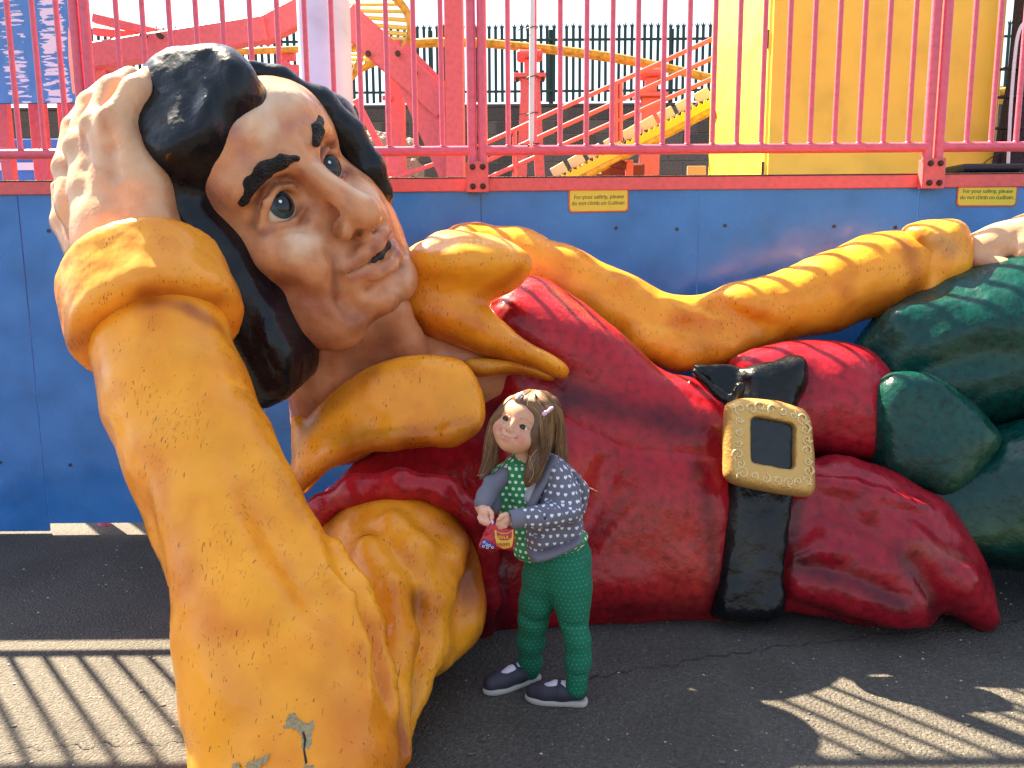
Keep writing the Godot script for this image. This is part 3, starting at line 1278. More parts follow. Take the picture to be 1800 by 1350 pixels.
	for q: Array in [[Vector3(2.7713, 1.9703, -4.83), 0.07], [Vector3(2.7729, 2.1369, -4.83), 0.07], [Vector3(2.782, 2.2868, -4.83), 0.07]]:
		slab_box("strap", q[0] + Vector3(-0.075, -0.006, -0.04), q[0] + Vector3(0.075, 0.006, 0.015), M.cable_tie, tp, 0.002)
	var wpipe := thing("white_pipe", "thin white bent pipe running up the dark timber post at the right edge", "pipe", Vector3(2.7474, 1.7967, -4.78))
	tube("pipe", smooth_path([Vector3(2.7499, 1.7662, -4.78), Vector3(2.7394, 2.0388, -4.78), Vector3(2.7383, 2.3064, -4.78), Vector3(2.7472, 2.4529, -4.78), Vector3(2.7816, 2.5166, -4.78), Vector3(2.8622, 2.5392, -4.78)], 6), 0.009, M.white_pipe, wpipe)
	var cab := thing("black_cabinet", "low black cabinet with a sloping lid in front of the yellow kiosk", "cabinet", Vector3(2.4443, 1.6979, -4.5))
	var cb: Vector3 = Vector3(2.4431, 1.7123, -4.5)
	slab_box("lid", Vector3(cb.x - 0.15, cb.y - 0.01, -4.62), Vector3(cb.x + 0.17, cb.y + 0.025, -4.38), M.cabinet_black, cab, 0.01)
	slab_box("body", Vector3(cb.x - 0.14, 0.01, -4.6), Vector3(cb.x + 0.16, cb.y - 0.011, -4.4), M.cabinet_black, cab, 0.008)
	tube("cable", smooth_path([cb + Vector3(-0.02, 0.02, 0.05), cb + Vector3(0.03, 0.06, 0.04), cb + Vector3(0.12, 0.1, 0.03)], 5), 0.003, M.cable_tie, cab, 5)
	# boulder and a sheet of plywood
	var bo := thing("grey_boulder", "grey boulder seen between the railing bars, right of the white column", "boulder", Vector3(-1.1238, 2.1953, -7.5))
	var f := Field.new()
	f.ell(Vector3(-1.1876, 2.1958, -7.5), Vector3(0.28, 0.15, 0.2), 0.05)
	f.ell(Vector3(-0.9803, 2.1768, -7.6), Vector3(0.2, 0.13, 0.2), 0.05)
	f.build(0.03)
	f.lumps(noise, [[6.0, 0.03], [17.0, 0.012]])
	part("stone", f.commit(), M.rock_grey, bo)
	var plinth := 2.096
	slab_box("concrete_base", Vector3(-1.432, 0.01, -7.9), Vector3(-0.783, plinth, -7.3), M.rock_grey, bo, 0.02)
	var pw := thing("plywood_sheet", "small square of bare plywood leaning low, left of the yellow kiosk", "board", Vector3(1.4753, 1.9257, -6.9))
	slab_box("board", Vector3(1.4142, 1.8287, -6.9), Vector3(1.5625, 1.9765, -6.93), M.plywood, pw)

func build_ride() -> void:
	# tall red frame beside the white column
	var fr := thing("red_ride_frame", "big red steel coaster frame with diagonal girder, right of the white column", "frame", Vector3(-0.4085, 1.9077, -6.4))
	beam("column", Vector3(-0.41, 0, -6.4), Vector3(-0.3946, 3.3299, -6.4), 0.135, 0.135, M.red_paint, fr, 0.008)
	beam("diagonal_girder", Vector3(-1.1923, 3.0028, -6.45), Vector3(-0.4664, 2.3618, -6.45), 0.21, 0.12, M.red_paint, fr, 0.008)
	part("gusset", plate_mesh(PackedVector2Array([Vector2(0, 0), Vector2(0.02, -0.68), Vector2(-0.07, -0.68), Vector2(-0.42, 0.12), Vector2(-0.3, 0.3)]), 0.03), M.red_paint, fr, Transform3D(Basis.IDENTITY, Vector3(-0.4492, 2.5188, -6.43)))
	beam("leg", Vector3(-0.8971, 0, -6.7), Vector3(-0.8735, 2.6552, -6.7), 0.14, 0.14, M.red_paint, fr, 0.008)
	beam("strut", Vector3(-1.1879, 2.4788, -6.75), Vector3(-0.8772, 1.8566, -6.75), 0.05, 0.05, M.red_paint, fr)
	beam("strut", Vector3(-1.12, 1.8043, -6.6), Vector3(-0.5066, 1.9984, -6.6), 0.03, 0.03, M.red_paint, fr)
	slab_box("flange_plate", Vector3(-0.9602, 2.4474, -6.6), Vector3(-0.8848, 2.4833, -6.62), M.red_paint, fr)
	for q: Vector3 in [Vector3(-1.0134, 2.726, -6.36), Vector3(-0.681, 2.5942, -6.36), Vector3(-0.8005, 2.7244, -6.36)]:
		rod("bolt", q, q + Vector3(0, 0, 0.03), 0.02, M.rust_metal, fr, 8)
	# yellow track: two curving tubes
	var tr := thing("yellow_track", "curving yellow coaster track of steel tube sloping down to the right behind the railing", "track", Vector3(0.0273, 3.4089, -9))
	tube("running_rail", smooth_path([Vector3(-1.1375, 3.4816, -9.3), Vector3(-0.7997, 3.4728, -9.2), Vector3(-0.3817, 3.4463, -9.1), Vector3(0.0271, 3.3869, -9), Vector3(0.542, 3.311, -8.9), Vector3(1.0465, 3.22, -8.8), Vector3(1.5414, 3.0982, -8.7), Vector3(2.0832, 2.9458, -8.6), Vector3(2.8942, 2.7196, -8.5)], 6), 0.036, M.yellow_rail, tr, 14)
	tube("running_rail", smooth_path([Vector3(-1.2116, 3.5968, -9.9), Vector3(-0.4072, 3.5628, -9.7), Vector3(0.5786, 3.4219, -9.5), Vector3(1.6481, 3.2036, -9.3), Vector3(3.099, 2.807, -9.1)], 8), 0.036, M.yellow_rail, tr, 14)
	tube("running_rail", smooth_path([Vector3(-4.3129, 2.9981, -8), Vector3(-3.5863, 3.0468, -8), Vector3(-2.809, 3.1049, -8), Vector3(-1.9321, 3.1327, -8), Vector3(-1.4123, 3.29, -8.6), Vector3(-1.1375, 3.4816, -9.3)], 8), 0.03, M.yellow_rail, tr, 12)
	tube("running_rail", smooth_path([Vector3(4.6572, 2.7805, -8.5), Vector3(4.9848, 2.8204, -8.5), Vector3(5.3119, 2.8602, -8.5)], 4), 0.05, M.yellow_rail, tr, 12)
	slab_box("sleeper", Vector3(4.6917, 2.6954, -8.5), Vector3(4.9632, 2.7764, -8.55), M.yellow_rail, tr)
	# spiral of the track at the top
	var sp := thing("yellow_spiral_track", "yellow spiral of coaster track with crossing ties at the top, right of the white column", "track", Vector3(-1.2375, 3.3078, -8.2))
	var outer := smooth_path([Vector3(-1.8755, 2.8152, -8.6), Vector3(-1.5421, 2.9454, -8.4), Vector3(-1.4337, 3.0382, -8.3), Vector3(-1.4027, 3.1554, -8.3), Vector3(-1.4412, 3.2727, -8.3), Vector3(-1.5705, 3.3749, -8.3)], 6)
	tube("running_rail", outer, 0.035, M.yellow_rail, sp, 12)
	var arc := smooth_path([Vector3(-1.2913, 3.7905, -8), Vector3(-1.0434, 3.5875, -8), Vector3(-0.9248, 3.4515, -8), Vector3(-0.8878, 3.3057, -8), Vector3(-0.9223, 3.2319, -8.1), Vector3(-1.0211, 3.1457, -8.2), Vector3(-1.221, 3.1296, -8.4), Vector3(-1.4861, 3.043, -8.5)], 6)
	tube("running_rail", arc, 0.036, M.yellow_rail, sp, 14)
	var inner := smooth_path([Vector3(-1.8717, 3.9358, -8.8), Vector3(-1.6541, 3.7756, -8.8), Vector3(-1.5591, 3.6154, -8.8), Vector3(-1.5426, 3.4548, -8.8), Vector3(-1.6052, 3.2939, -8.8), Vector3(-1.7337, 3.1975, -8.8)], 8)
	for i in 13:
		var a := arc[3 + i * 3]
		var b := inner[mini(inner.size() - 1, 4 + i * 3)]
		tube("tie", PackedVector3Array([a, a.lerp(b, 0.5), b]), 0.02, M.yellow_stair, sp, 8)
	tube("running_rail", inner, 0.035, M.yellow_rail, sp, 12)
	slab_box("shoe", Vector3(-1.0568, 3.1349, -8.15), Vector3(-0.955, 3.2456, -8.2), M.red_paint, sp)
	# trestles carrying the track
	for q: Array in [[Vector3(0.2062, 3.3139, -9), Vector3(0.0161, 0, -9), Vector3(0.4199, 0, -9), "red A-shaped trestle under the yellow track behind the tied white pole"], [Vector3(1.3959, 3.067, -8.7), Vector3(1.3187, 0, -8.7), Vector3(1.4278, 0, -8.7), "red trestle under the yellow track left of the yellow kiosk"]]:
		var t: Vector3 = q[0]
		var o := thing("red_trestle", q[3], "trestle", t * Vector3(1, 0, 1), "red trestles under the yellow track")
		slab_box("saddle", t + Vector3(-0.13, -0.07, -0.15), t + Vector3(0.13, -0.0, 0.15), M.red_paint, o, 0.02)
		slab_box("flange", t + Vector3(-0.16, -0.26, -0.12), t + Vector3(0.16, -0.22, 0.12), M.red_paint, o)
		slab_box("neck", t + Vector3(-0.055, -0.218, -0.06), t + Vector3(0.055, -0.072, 0.06), M.red_paint, o)
		beam("leg", q[1], t + Vector3(-0.04, -0.262, 0), 0.1, 0.1, M.red_paint, o)
		beam("leg", q[2], t + Vector3(0.05, -0.262, 0), 0.1, 0.1, M.red_paint, o)
		for dx: float in [-0.13, 0.13]:
			rod("bolt", t + Vector3(dx, -0.3, 0.06), t + Vector3(dx, -0.19, 0.06), 0.018, M.rust_metal, o, 6)
	# stairs beside the track
	var s0: Vector3 = Vector3(0.4166, 1.8913, -7.2)
	var s1: Vector3 = Vector3(1.7711, 2.5646, -7.2)
	var stair := thing("yellow_stairs", "yellow saw-edged stair climbing to the right behind the railing, with pale step plates", "stairs", s0)
	var dirn := s1 - s0
	var steps := 30
	var saw := PackedVector2Array()
	for i in steps:
		var a := dirn * (float(i) / steps)
		var b := dirn * (float(i + 1) / steps)
		saw.append(Vector2(a.x, a.y + 0.02))
		saw.append(Vector2(a.x + (b.x - a.x) * 0.2, b.y + 0.035))
	saw.append(Vector2(dirn.x, dirn.y - 0.05))
	saw.append(Vector2(0, -0.05))
	for z: float in [0.0, -0.5]:
		part("saw_stringer", plate_mesh(saw, 0.012), M.yellow_stair, stair, Transform3D(Basis.IDENTITY, s0 + Vector3(0, 0, z)))
		tube("stringer_tube", PackedVector3Array([s0 + Vector3(0, -0.06, z), s0 + dirn * 0.5 + Vector3(0, -0.06, z), s1 + Vector3(0, -0.06, z)]), 0.022, M.yellow_rail, stair, 10)
	for i in 9:
		var c := s0 + dirn * ((i + 0.3) / 9.0) + Vector3(-0.05, 0.06, -0.25)
		part("step_plate", box(Vector3(0.13, 0.09, 0.02), 0.004), M.step_plate, stair, Transform3D(Basis(Vector3.BACK, 0.5), c + Vector3(0, 0.02, 0.1)))
		part("tread", box(Vector3(0.16, 0.012, 0.44), 0.003), M.rust_metal, stair, Transform3D(Basis.IDENTITY, c + Vector3(0.03, -0.05, 0)))
	var hr := thing("red_stair_handrail", "thin red handrails of the stair rising to the right behind the railing", "handrail", Vector3(0.4047, 2.0992, -7))
	for q: Array in [[Vector3(-0.26, 2.1487, -7), Vector3(1.7068, 3.0048, -7)], [Vector3(-0.262, 2.0061, -7), Vector3(1.7114, 2.8592, -7)], [Vector3(-0.1712, 1.9068, -7), Vector3(1.7163, 2.7039, -7)]]:
		tube("rail", PackedVector3Array([q[0], (q[0] + q[1]) / 2, q[1]]), 0.018, M.red_paint, hr, 8)
	for q: Array in [[Vector3(0.0359, 1.8693, -7), Vector3(0.0389, 2.2794, -7)], [Vector3(0.8536, 2.1758, -7), Vector3(0.8483, 2.6324, -7)], [Vector3(0.8901, 2.1844, -7), Vector3(0.8844, 2.6495, -7)], [Vector3(1.6617, 2.5653, -7), Vector3(1.6491, 2.9796, -7)]]:
		rod("upright", q[0], q[1], 0.018, M.red_paint, hr, 8)
	var ch := thing("red_machinery", "dark red machinery box with a small white notice under the stair", "machine", Vector3(0.9386, 2.0252, -7.8))
	slab_box("housing", Vector3(0.6316, 1.8522, -7.8), Vector3(1.2139, 2.092, -8.1), mat("dark_red", "6e2622", 0.7), ch, 0.02)
	slab_box("notice", Vector3(0.7676, 1.9948, -7.78), Vector3(0.8187, 2.0597, -7.785), M.white_pole, ch)
	slab_box("bracket", Vector3(1.0291, 1.9265, -7.7), Vector3(1.0945, 2.1087, -7.75), M.red_paint, ch)
	rod("shaft", Vector3(0.8651, 2.0905, -7.7), Vector3(1.0274, 2.0548, -7.7), 0.04, M.dark_red, ch)
	rod("wheel", Vector3(0.9135, 2.1043, -7.6), Vector3(0.9255, 2.1146, -7.7), 0.07, M.dark_red, ch)

func build_left_corner() -> void:
	# red girders of the ride behind the giant's head
	var g := thing("red_girder", "wide red box girder crossing behind the giant's head, rising slightly to the right", "girder", Vector3(-2.2121, 2.7757, -6.2))
	beam("box_girder", Vector3(-2.9774, 2.6788, -6.2), Vector3(-1.6897, 2.8588, -6.2), 0.17, 0.12, M.red_paint, g, 0.008)
	beam("box_girder", Vector3(-1.7623, 2.8388, -6.24), Vector3(-1.3244, 3.0326, -6.2), 0.17, 0.12, M.red_paint, g, 0.008)
	beam("brace", Vector3(-2.9416, 2.9693, -6.3), Vector3(-2.4464, 2.8507, -6.3), 0.06, 0.06, M.red_paint, g)
	beam("brace", Vector3(-2.996, 2.9061, -6.4), Vector3(-2.5685, 2.86, -6.4), 0.05, 0.05, M.red_paint, g)
	beam("brace", Vector3(-3.038, 2.8396, -6.5), Vector3(-2.6283, 2.9001, -6.5), 0.03, 0.03, M.red_paint, g)
	beam("post", Vector3(-2.9638, 0, -6.25), Vector3(-2.9572, 2.7355, -6.25), 0.12, 0.12, M.red_paint, g)
	for q: Vector3 in [Vector3(-2.5062, 2.7957, -6.1), Vector3(-2.3928, 2.7948, -6.1)]:
		rod("bolt", q, q + Vector3(0, 0, 0.04), 0.022, M.rust_metal, g, 6)
	var s := thing("red_track_support", "small red track support with flanges left of the white column", "support", Vector3(-2.0407, 3.0205, -8))
	slab_box("saddle", Vector3(-2.1016, 3.0406, -8), Vector3(-1.9459, 3.1095, -8.05), M.red_paint, s)
	beam("arm", Vector3(-2.2059, 2.8239, -8), Vector3(-1.9896, 3.0102, -8), 0.09, 0.09, M.red_paint, s)
	beam("leg", Vector3(-1.9518, 0, -8), Vector3(-1.9493, 2.9902, -8), 0.12, 0.12, M.red_paint, s)
	for q: Array in [[Vector3(-3.4026, 2.8678, -7.4), Vector3(-3.4851, 1.88, -7.4), "short red stub post with flange behind the giant's raised fingers"], [Vector3(-3.2583, 2.8211, -7.4), Vector3(-3.3339, 1.8789, -7.4), "second red stub post with flange, right of the first above the fingers"]]:
		var o := thing("red_stub_post", q[2], "post", q[0] * Vector3(1, 0, 1), "red stub posts with flanges")
		slab_box("flange", q[0] + Vector3(-0.1, 0, -0.1), q[0] + Vector3(0.1, 0.03, 0.1), M.red_paint, o)
		beam("shaft", (q[1] as Vector3) * Vector3(1, 0, 1), q[0], 0.07, 0.07, M.red_paint, o)
	# flaking blue board hung behind the railing
	var b := thing("flaking_blue_board", "blue board with flaking white paint hung behind the railing at the top left", "board", Vector3(-2.5573, 2.1028, -4.6))
	var a0: Vector3 = Vector3(-2.8856, 2.1053, -4.6)
	var a1: Vector3 = Vector3(-2.2643, 2.6361, -4.6)
	var st := st_new()
	var c := [Vector3(a0.x, a1.y, -4.6), Vector3(a1.x, a1.y, -4.6), Vector3(a1.x, a0.y, -4.6), Vector3(a0.x, a0.y, -4.6)]
	var u := [Vector2(0.0, 0), Vector2(1, 0), Vector2(1, 1.0), Vector2(0, 1.0)]
	for q: int in [0, 1, 2, 0, 2, 3]:
		st.set_normal(Vector3.BACK)
		st.set_uv(u[q])
		st.add_vertex(c[q])
	part("painted_face", st.commit(), M.weathered_board, b)
	slab_box("backing", Vector3(a0.x, a0.y, -4.63), Vector3(a1.x, a1.y, -4.602), M.blue_edge, b, 0.002)
	# torn notice on the edge of it, and the gate posts
	var tn := thing("torn_notice", "torn weathered paper notice curling beside the flaking blue board", "notice", Vector3(-1.9397, 2.1603, -3.92))
	var tp := PackedVector2Array([Vector2(-0.012, -0.13), Vector2(0.012, -0.14), Vector2(0.02, -0.04), Vector2(0.014, 0.05), Vector2(-0.006, 0.15), Vector2(-0.015, 0.02)])
	part("paper", plate_mesh(tp, 0.003), M.step_plate, tn, Transform3D(Basis(Vector3.UP, 0.4), Vector3(-1.9397, 2.1603, -3.92)))
	var gate := thing("pink_gate_post", "thick pink gate post with a dark latch box, left of the giant's fingers", "post", Vector3(-1.9752, 0, -4))
	rod("shaft", Vector3(-2.0156, 0, -4), Vector3(-1.9257, 2.636, -4), 0.03, M.pink_paint, gate, 20)
	slab_box("latch_box", Vector3(-1.8704, 2.2892, -3.9), Vector3(-1.8561, 2.3371, -3.93), M.cable_tie, gate)
	var labels := ["broad red upright behind the railing at the far left, under the flaking board", "red upright below the flaking board, second from the left edge", "red upright below the flaking board, nearest the giant's hand"]
	for i in 3:
		var x: float = [-2.834, -2.706, -2.591][i]
		var o := thing("red_upright", labels[i], "upright", Vector3(x, 0, -4.9 - 0.12 * i))
		slab_box("shaft", Vector3(x - 0.03 - 0.012 * i, 0.0, -4.93 - 0.12 * i), Vector3(x + 0.03 + 0.012 * i, 2.3, -4.87 - 0.12 * i), M.red_paint, o)
		slab_box("foot", Vector3(x - 0.07, 0.0, -4.98 - 0.12 * i), Vector3(x + 0.07, 0.016, -4.82 - 0.12 * i), M.red_paint, o)
	var lr := thing("low_red_bar", "sloping red bar low behind the railing at the far left", "bar", Vector3(-2.3603, 1.7857, -4.3))
	tube("bar", PackedVector3Array([Vector3(-2.5806, 1.8366, -4.3), Vector3(-2.3572, 1.8185, -4.3), Vector3(-2.1095, 1.7509, -4.3)]), 0.012, M.red_paint, lr, 8)
	var bl := thing("blue_ride_panel", "blue and white painted ride panel low behind the red uprights at the far left", "panel", Vector3(-3.027, 2.0329, -5.6))
	slab_box("panel", Vector3(-3.5339, 1.7507, -5.6), Vector3(-2.7571, 2.0548, -5.65), M.blue_sheet, bl)
	slab_box("white_band", Vector3(-3.5158, 1.8574, -5.59), Vector3(-2.7436, 1.9058, -5.597), M.white_pole, bl)

# ---------------------------------------------------------------- the giant: a painted statue of a reclining man
func lay(f: Field, called: String, m: Material, o: Node3D, at := Transform3D.IDENTITY) -> MeshInstance3D:
	return part(called, f.commit(), m, o, at)

func build_giant() -> void:
	var o := thing("giant_statue", "giant painted statue of a reclining dark-haired man in yellow shirt and red waistcoat", "statue", Vector3(0, 0, -3.0))
	giant_sleeves(o)
	giant_hands(o)
	giant_torso(o)
	giant_legs(o)
	giant_collar(o)
	giant_hair(o)
	giant_head(o)
	giant_belt(o)

func giant_sleeves(o: Node3D) -> void:
	var yellow := lin("f9a12a")
	var deep := lin("cf7420")
	var brown := lin("8e4a1c")
	# the near arm: forearm up from the elbow, upper arm back to the shoulder
	var f := Field.new()
	f.chain([[Vector3(-0.9932, 1.1397, -2.36), 0.1691], [Vector3(-0.9726, 1.0787, -2.33), 0.1755], [Vector3(-0.9002, 0.9335, -2.24), 0.1875], [Vector3(-0.815, 0.7974, -2.15), 0.1834], [Vector3(-0.7308, 0.6739, -2.05), 0.1811], [Vector3(-0.6539, 0.5539, -1.97), 0.1927], [Vector3(-0.5926, 0.438, -1.9), 0.2070], [Vector3(-0.5468, 0.3243, -1.84), 0.2161], [Vector3(-0.4989, 0.1739, -1.78), 0.2252], [Vector3(-0.4685, 0.03, -1.74), 0.2077]], 0.04)
	f.chain([[Vector3(-0.4864, 0.0297, -1.76), 0.1967], [Vector3(-0.4902, 0.0834, -1.92), 0.1751], [Vector3(-0.4523, 0.1448, -2.2), 0.1657], [Vector3(-0.4066, 0.2124, -2.46), 0.2322], [Vector3(-0.3856, 0.2815, -2.66), 0.2677], [Vector3(-0.405, 0.22, -2.9), 0.2955]], 0.06)
	# folds gathered at the inner elbow
	f.fold([[Vector3(-0.4523, 0.585, -2.02), 0.0285], [Vector3(-0.4037, 0.5015, -1.95), 0.0361], [Vector3(-0.359, 0.4216, -1.9), 0.0382], [Vector3(-0.3375, 0.3314, -1.85), 0.0321], [Vector3(-0.3212, 0.2596, -1.8), 0.0184]], 0.25, 0.03)
	f.fold([[Vector3(-0.4575, 0.6009, -1.9), 0.0161], [Vector3(-0.4219, 0.5116, -1.86), 0.0239], [Vector3(-0.3861, 0.4142, -1.8), 0.0259], [Vector3(-0.3687, 0.317, -1.75), 0.0153]], 0.15, 0.03)
	f.fold([[Vector3(-0.421, 0.3836, -2.4), 0.0442], [Vector3(-0.3595, 0.3277, -2.28), 0.0553], [Vector3(-0.3286, 0.2651, -2.16), 0.0528], [Vector3(-0.3059, 0.1884, -2), 0.0407], [Vector3(-0.3009, 0.127, -1.85), 0.0299]], 0.2, 0.05)
	f.fold([[Vector3(-0.3727, 0.4731, -2.5), 0.0352], [Vector3(-0.3091, 0.3928, -2.42), 0.0445], [Vector3(-0.2721, 0.3008, -2.34), 0.0467], [Vector3(-0.2714, 0.2058, -2.28), 0.0426], [Vector3(-0.2798, 0.1422, -2.14), 0.0373], [Vector3(-0.2856, 0.0653, -2.02), 0.0296]], 0.2, 0.05)
	f.fold([[Vector3(-0.2825, 0.2747, -2.4), 0.0274], [Vector3(-0.2216, 0.3533, -2.45), 0.0382], [Vector3(-0.1448, 0.4346, -2.5), 0.0317]], 0.0, 0.08)
	f.fold([[Vector3(-0.2776, 0.1667, -2.36), 0.0305], [Vector3(-0.1996, 0.1827, -2.46), 0.0423], [Vector3(-0.1297, 0.2036, -2.56), 0.0365]], -0.1, 0.09)
	f.fold([[Vector3(-0.4063, 0.5027, -1.88), 0.0107], [Vector3(-0.3721, 0.404, -1.82), 0.0131], [Vector3(-0.3478, 0.2996, -1.78), 0.0091]], 0.2, 0.025, true)
	f.fold([[Vector3(-0.4093, 0.4618, -2.2), 0.0156], [Vector3(-0.3626, 0.3587, -2.1), 0.0195], [Vector3(-0.3326, 0.2617, -1.98), 0.0229], [Vector3(-0.3225, 0.18, -1.86), 0.0218], [Vector3(-0.3336, 0.0871, -1.8), 0.0133]], 0.2, 0.03, true)
	f.fold([[Vector3(-0.3233, 0.3187, -2.3), 0.0148], [Vector3(-0.2976, 0.2115, -2.2), 0.0190], [Vector3(-0.2896, 0.1175, -2.04), 0.0149]], 0.2, 0.025, true)
	f.fold([[Vector3(-0.2614, 0.2384, -2.42), 0.0104], [Vector3(-0.2059, 0.2707, -2.45), 0.0175], [Vector3(-0.1377, 0.3235, -2.5), 0.0106]], 0.2, 0.09, true)
	f.fold([[Vector3(-0.6692, 0.7903, -2), 0.0195], [Vector3(-0.5711, 0.6438, -1.92), 0.0244], [Vector3(-0.4961, 0.5209, -1.84), 0.0158]], 0.2, 0.12, true)
	f.fold([[Vector3(-0.8486, 0.6971, -1.98), 0.0139], [Vector3(-0.7822, 0.5114, -1.9), 0.0162], [Vector3(-0.7235, 0.3543, -1.84), 0.0120]], 0.2, 0.1, true)
	f.build(0.017, -0.06)
	f.lumps(noise, [[3.0, 0.008], [9.0, 0.0035]])
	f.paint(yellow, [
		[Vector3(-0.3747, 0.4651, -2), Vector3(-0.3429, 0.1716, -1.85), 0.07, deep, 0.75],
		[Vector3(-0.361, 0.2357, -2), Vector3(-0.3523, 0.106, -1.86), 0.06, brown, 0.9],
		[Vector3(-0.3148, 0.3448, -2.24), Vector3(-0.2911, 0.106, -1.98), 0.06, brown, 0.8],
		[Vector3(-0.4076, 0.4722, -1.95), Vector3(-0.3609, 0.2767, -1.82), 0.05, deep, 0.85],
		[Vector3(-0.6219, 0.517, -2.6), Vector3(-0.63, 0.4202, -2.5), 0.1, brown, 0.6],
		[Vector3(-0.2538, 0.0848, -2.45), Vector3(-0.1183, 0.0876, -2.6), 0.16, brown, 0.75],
		[Vector3(-0.749, 1.0306, -2.2), Vector3(-0.535, 0.6882, -2), 0.05, lin("d9861f"), 0.6],
		[Vector3(-1.151, 1.0204, -2.3), Vector3(-0.8541, 0.5489, -1.95), 0.05, lin("d9861f"), 0.6],
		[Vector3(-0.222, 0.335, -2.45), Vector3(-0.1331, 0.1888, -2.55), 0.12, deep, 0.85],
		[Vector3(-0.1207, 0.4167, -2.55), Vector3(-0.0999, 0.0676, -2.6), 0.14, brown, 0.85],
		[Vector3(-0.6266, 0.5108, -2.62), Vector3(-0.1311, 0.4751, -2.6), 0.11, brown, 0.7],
		[Vector3(-0.7322, 0.6454, -1.88), Vector3(-0.5601, 0.3807, -1.62), 0.07, lin("e08a35"), 0.55],
		[Vector3(-1.1457, 1.1214, -2.26), Vector3(-1.0467, 1.1693, -2.22), 0.04, lin("a8541c"), 0.7],
		[Vector3(-1.0467, 1.1693, -2.22), Vector3(-0.9393, 1.1906, -2.2), 0.04, lin("a8541c"), 0.7],
		[Vector3(-0.9393, 1.1906, -2.2), Vector3(-0.8438, 1.1796, -2.22), 0.04, lin("a8541c"), 0.7],
		[Vector3(-0.8438, 1.1796, -2.22), Vector3(-0.77, 1.1227, -2.28), 0.04, lin("a8541c"), 0.7],
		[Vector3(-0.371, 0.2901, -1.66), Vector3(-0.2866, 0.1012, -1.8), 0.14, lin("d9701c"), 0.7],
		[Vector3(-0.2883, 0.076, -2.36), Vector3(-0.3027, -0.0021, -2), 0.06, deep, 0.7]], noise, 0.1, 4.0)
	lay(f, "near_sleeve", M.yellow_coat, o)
	# worn-through paint at the elbow
	for fr: Array in [[Vector3(-0.4475, 0.3157, -1.62), Vector3(1, 0, 0), Vector3(0, 1, 0), Vector3(0, 0, 1), PackedVector2Array([Vector2(-0.043, 0.035), Vector2(-0.028, 0.044), Vector2(-0.021, 0.057), Vector2(-0.011, 0.060), Vector2(-0.002, 0.049), Vector2(0.009, 0.038), Vector2(0.023, 0.037), Vector2(0.032, 0.046), Vector2(0.033, 0.031), Vector2(0.024, 0.015), Vector2(0.021, -0.010), Vector2(0.024, -0.039), Vector2(0.017, -0.068), Vector2(-0.004, -0.067), Vector2(-0.008, -0.039), Vector2(0.002, -0.010), Vector2(0.002, 0.010), Vector2(-0.014, 0.026), Vector2(-0.032, 0.025)])], [Vector3(-0.5189, 0.2671, -1.62), Vector3(1, 0, 0), Vector3(0, 1, 0), Vector3(0, 0, 1), PackedVector2Array([Vector2(-0.021, 0.003), Vector2(0.001, 0.010), Vector2(0.017, 0.021), Vector2(0.015, 0.005), Vector2(0.002, -0.008), Vector2(-0.015, -0.013)])], [Vector3(-0.3653, 0.2571, -1.7), Vector3(1, 0, 0), Vector3(0, 1, 0), Vector3(0, 0, 1), PackedVector2Array([Vector2(-0.015, -0.008), Vector2(0.000, 0.003), Vector2(0.015, 0.012), Vector2(0.018, 0.004), Vector2(0.005, -0.008), Vector2(-0.008, -0.019)])], [Vector3(-0.5659, 0.2728, -1.6), Vector3(1, 0, 0), Vector3(0, 1, 0), Vector3(0, 0, 1), PackedVector2Array([Vector2(-0.008, 0.005), Vector2(0.004, 0.008), Vector2(0.013, -0.003), Vector2(0.007, -0.016), Vector2(-0.006, -0.010)])]]:
		flake("bare_patch", f, fr, M.bare_fibre, o)
	for fr: Array in [[Vector3(-0.4338, 0.3026, -1.62), Vector3(1, 0, 0), Vector3(0, 1, 0), Vector3(0, 0, 1), PackedVector2Array([Vector2(-0.010, 0.031), Vector2(-0.006, 0.030), Vector2(-0.003, 0.013), Vector2(-0.008, -0.010), Vector2(-0.005, -0.036), Vector2(-0.009, -0.041), Vector2(-0.011, -0.013), Vector2(-0.008, 0.010)])], [Vector3(-0.4429, 0.4848, -2.4), Vector3(1, 0, 0), Vector3(0, 1, 0), Vector3(0, 0, 1), PackedVector2Array([Vector2(-0.027, -0.007), Vector2(-0.013, 0.004), Vector2(0.010, 0.007), Vector2(0.038, 0.010), Vector2(0.051, 0.007), Vector2(0.034, 0.001), Vector2(0.008, -0.002), Vector2(-0.010, -0.009)])]]:
		flake("crack", f, fr, M.mouth_dark, o, 0.004)
	# cuff of the near arm
	f = Field.new()
	f.drum(Vector3(-0.965, 1.0992, -2.315), Vector3(-1.0654, 1.2677, -2.45), 0.2314, 0.032)
	f.drum(Vector3(-1.0804, 1.2935, -2.47), Vector3(-1.132, 1.385, -2.55), 0.1867, 0.02, 0.012, true)
	f.build(0.015)
	f.lumps(noise, [[3.5, 0.008], [10.0, 0.003]])
	f.paint(lin("f9a134"), [[Vector3(-1.1584, 1.0919, -2.22), Vector3(-0.9192, 1.1776, -2.15), 0.05, lin("b35b22"), 0.7], [Vector3(-0.9192, 1.1776, -2.15), Vector3(-0.7613, 1.1009, -2.25), 0.05, lin("b35b22"), 0.7]], noise, 0.1, 4.0)
	lay(f, "near_cuff", M.yellow_coat, o)
	# the far arm lies along the body to the thigh
	f = Field.new()
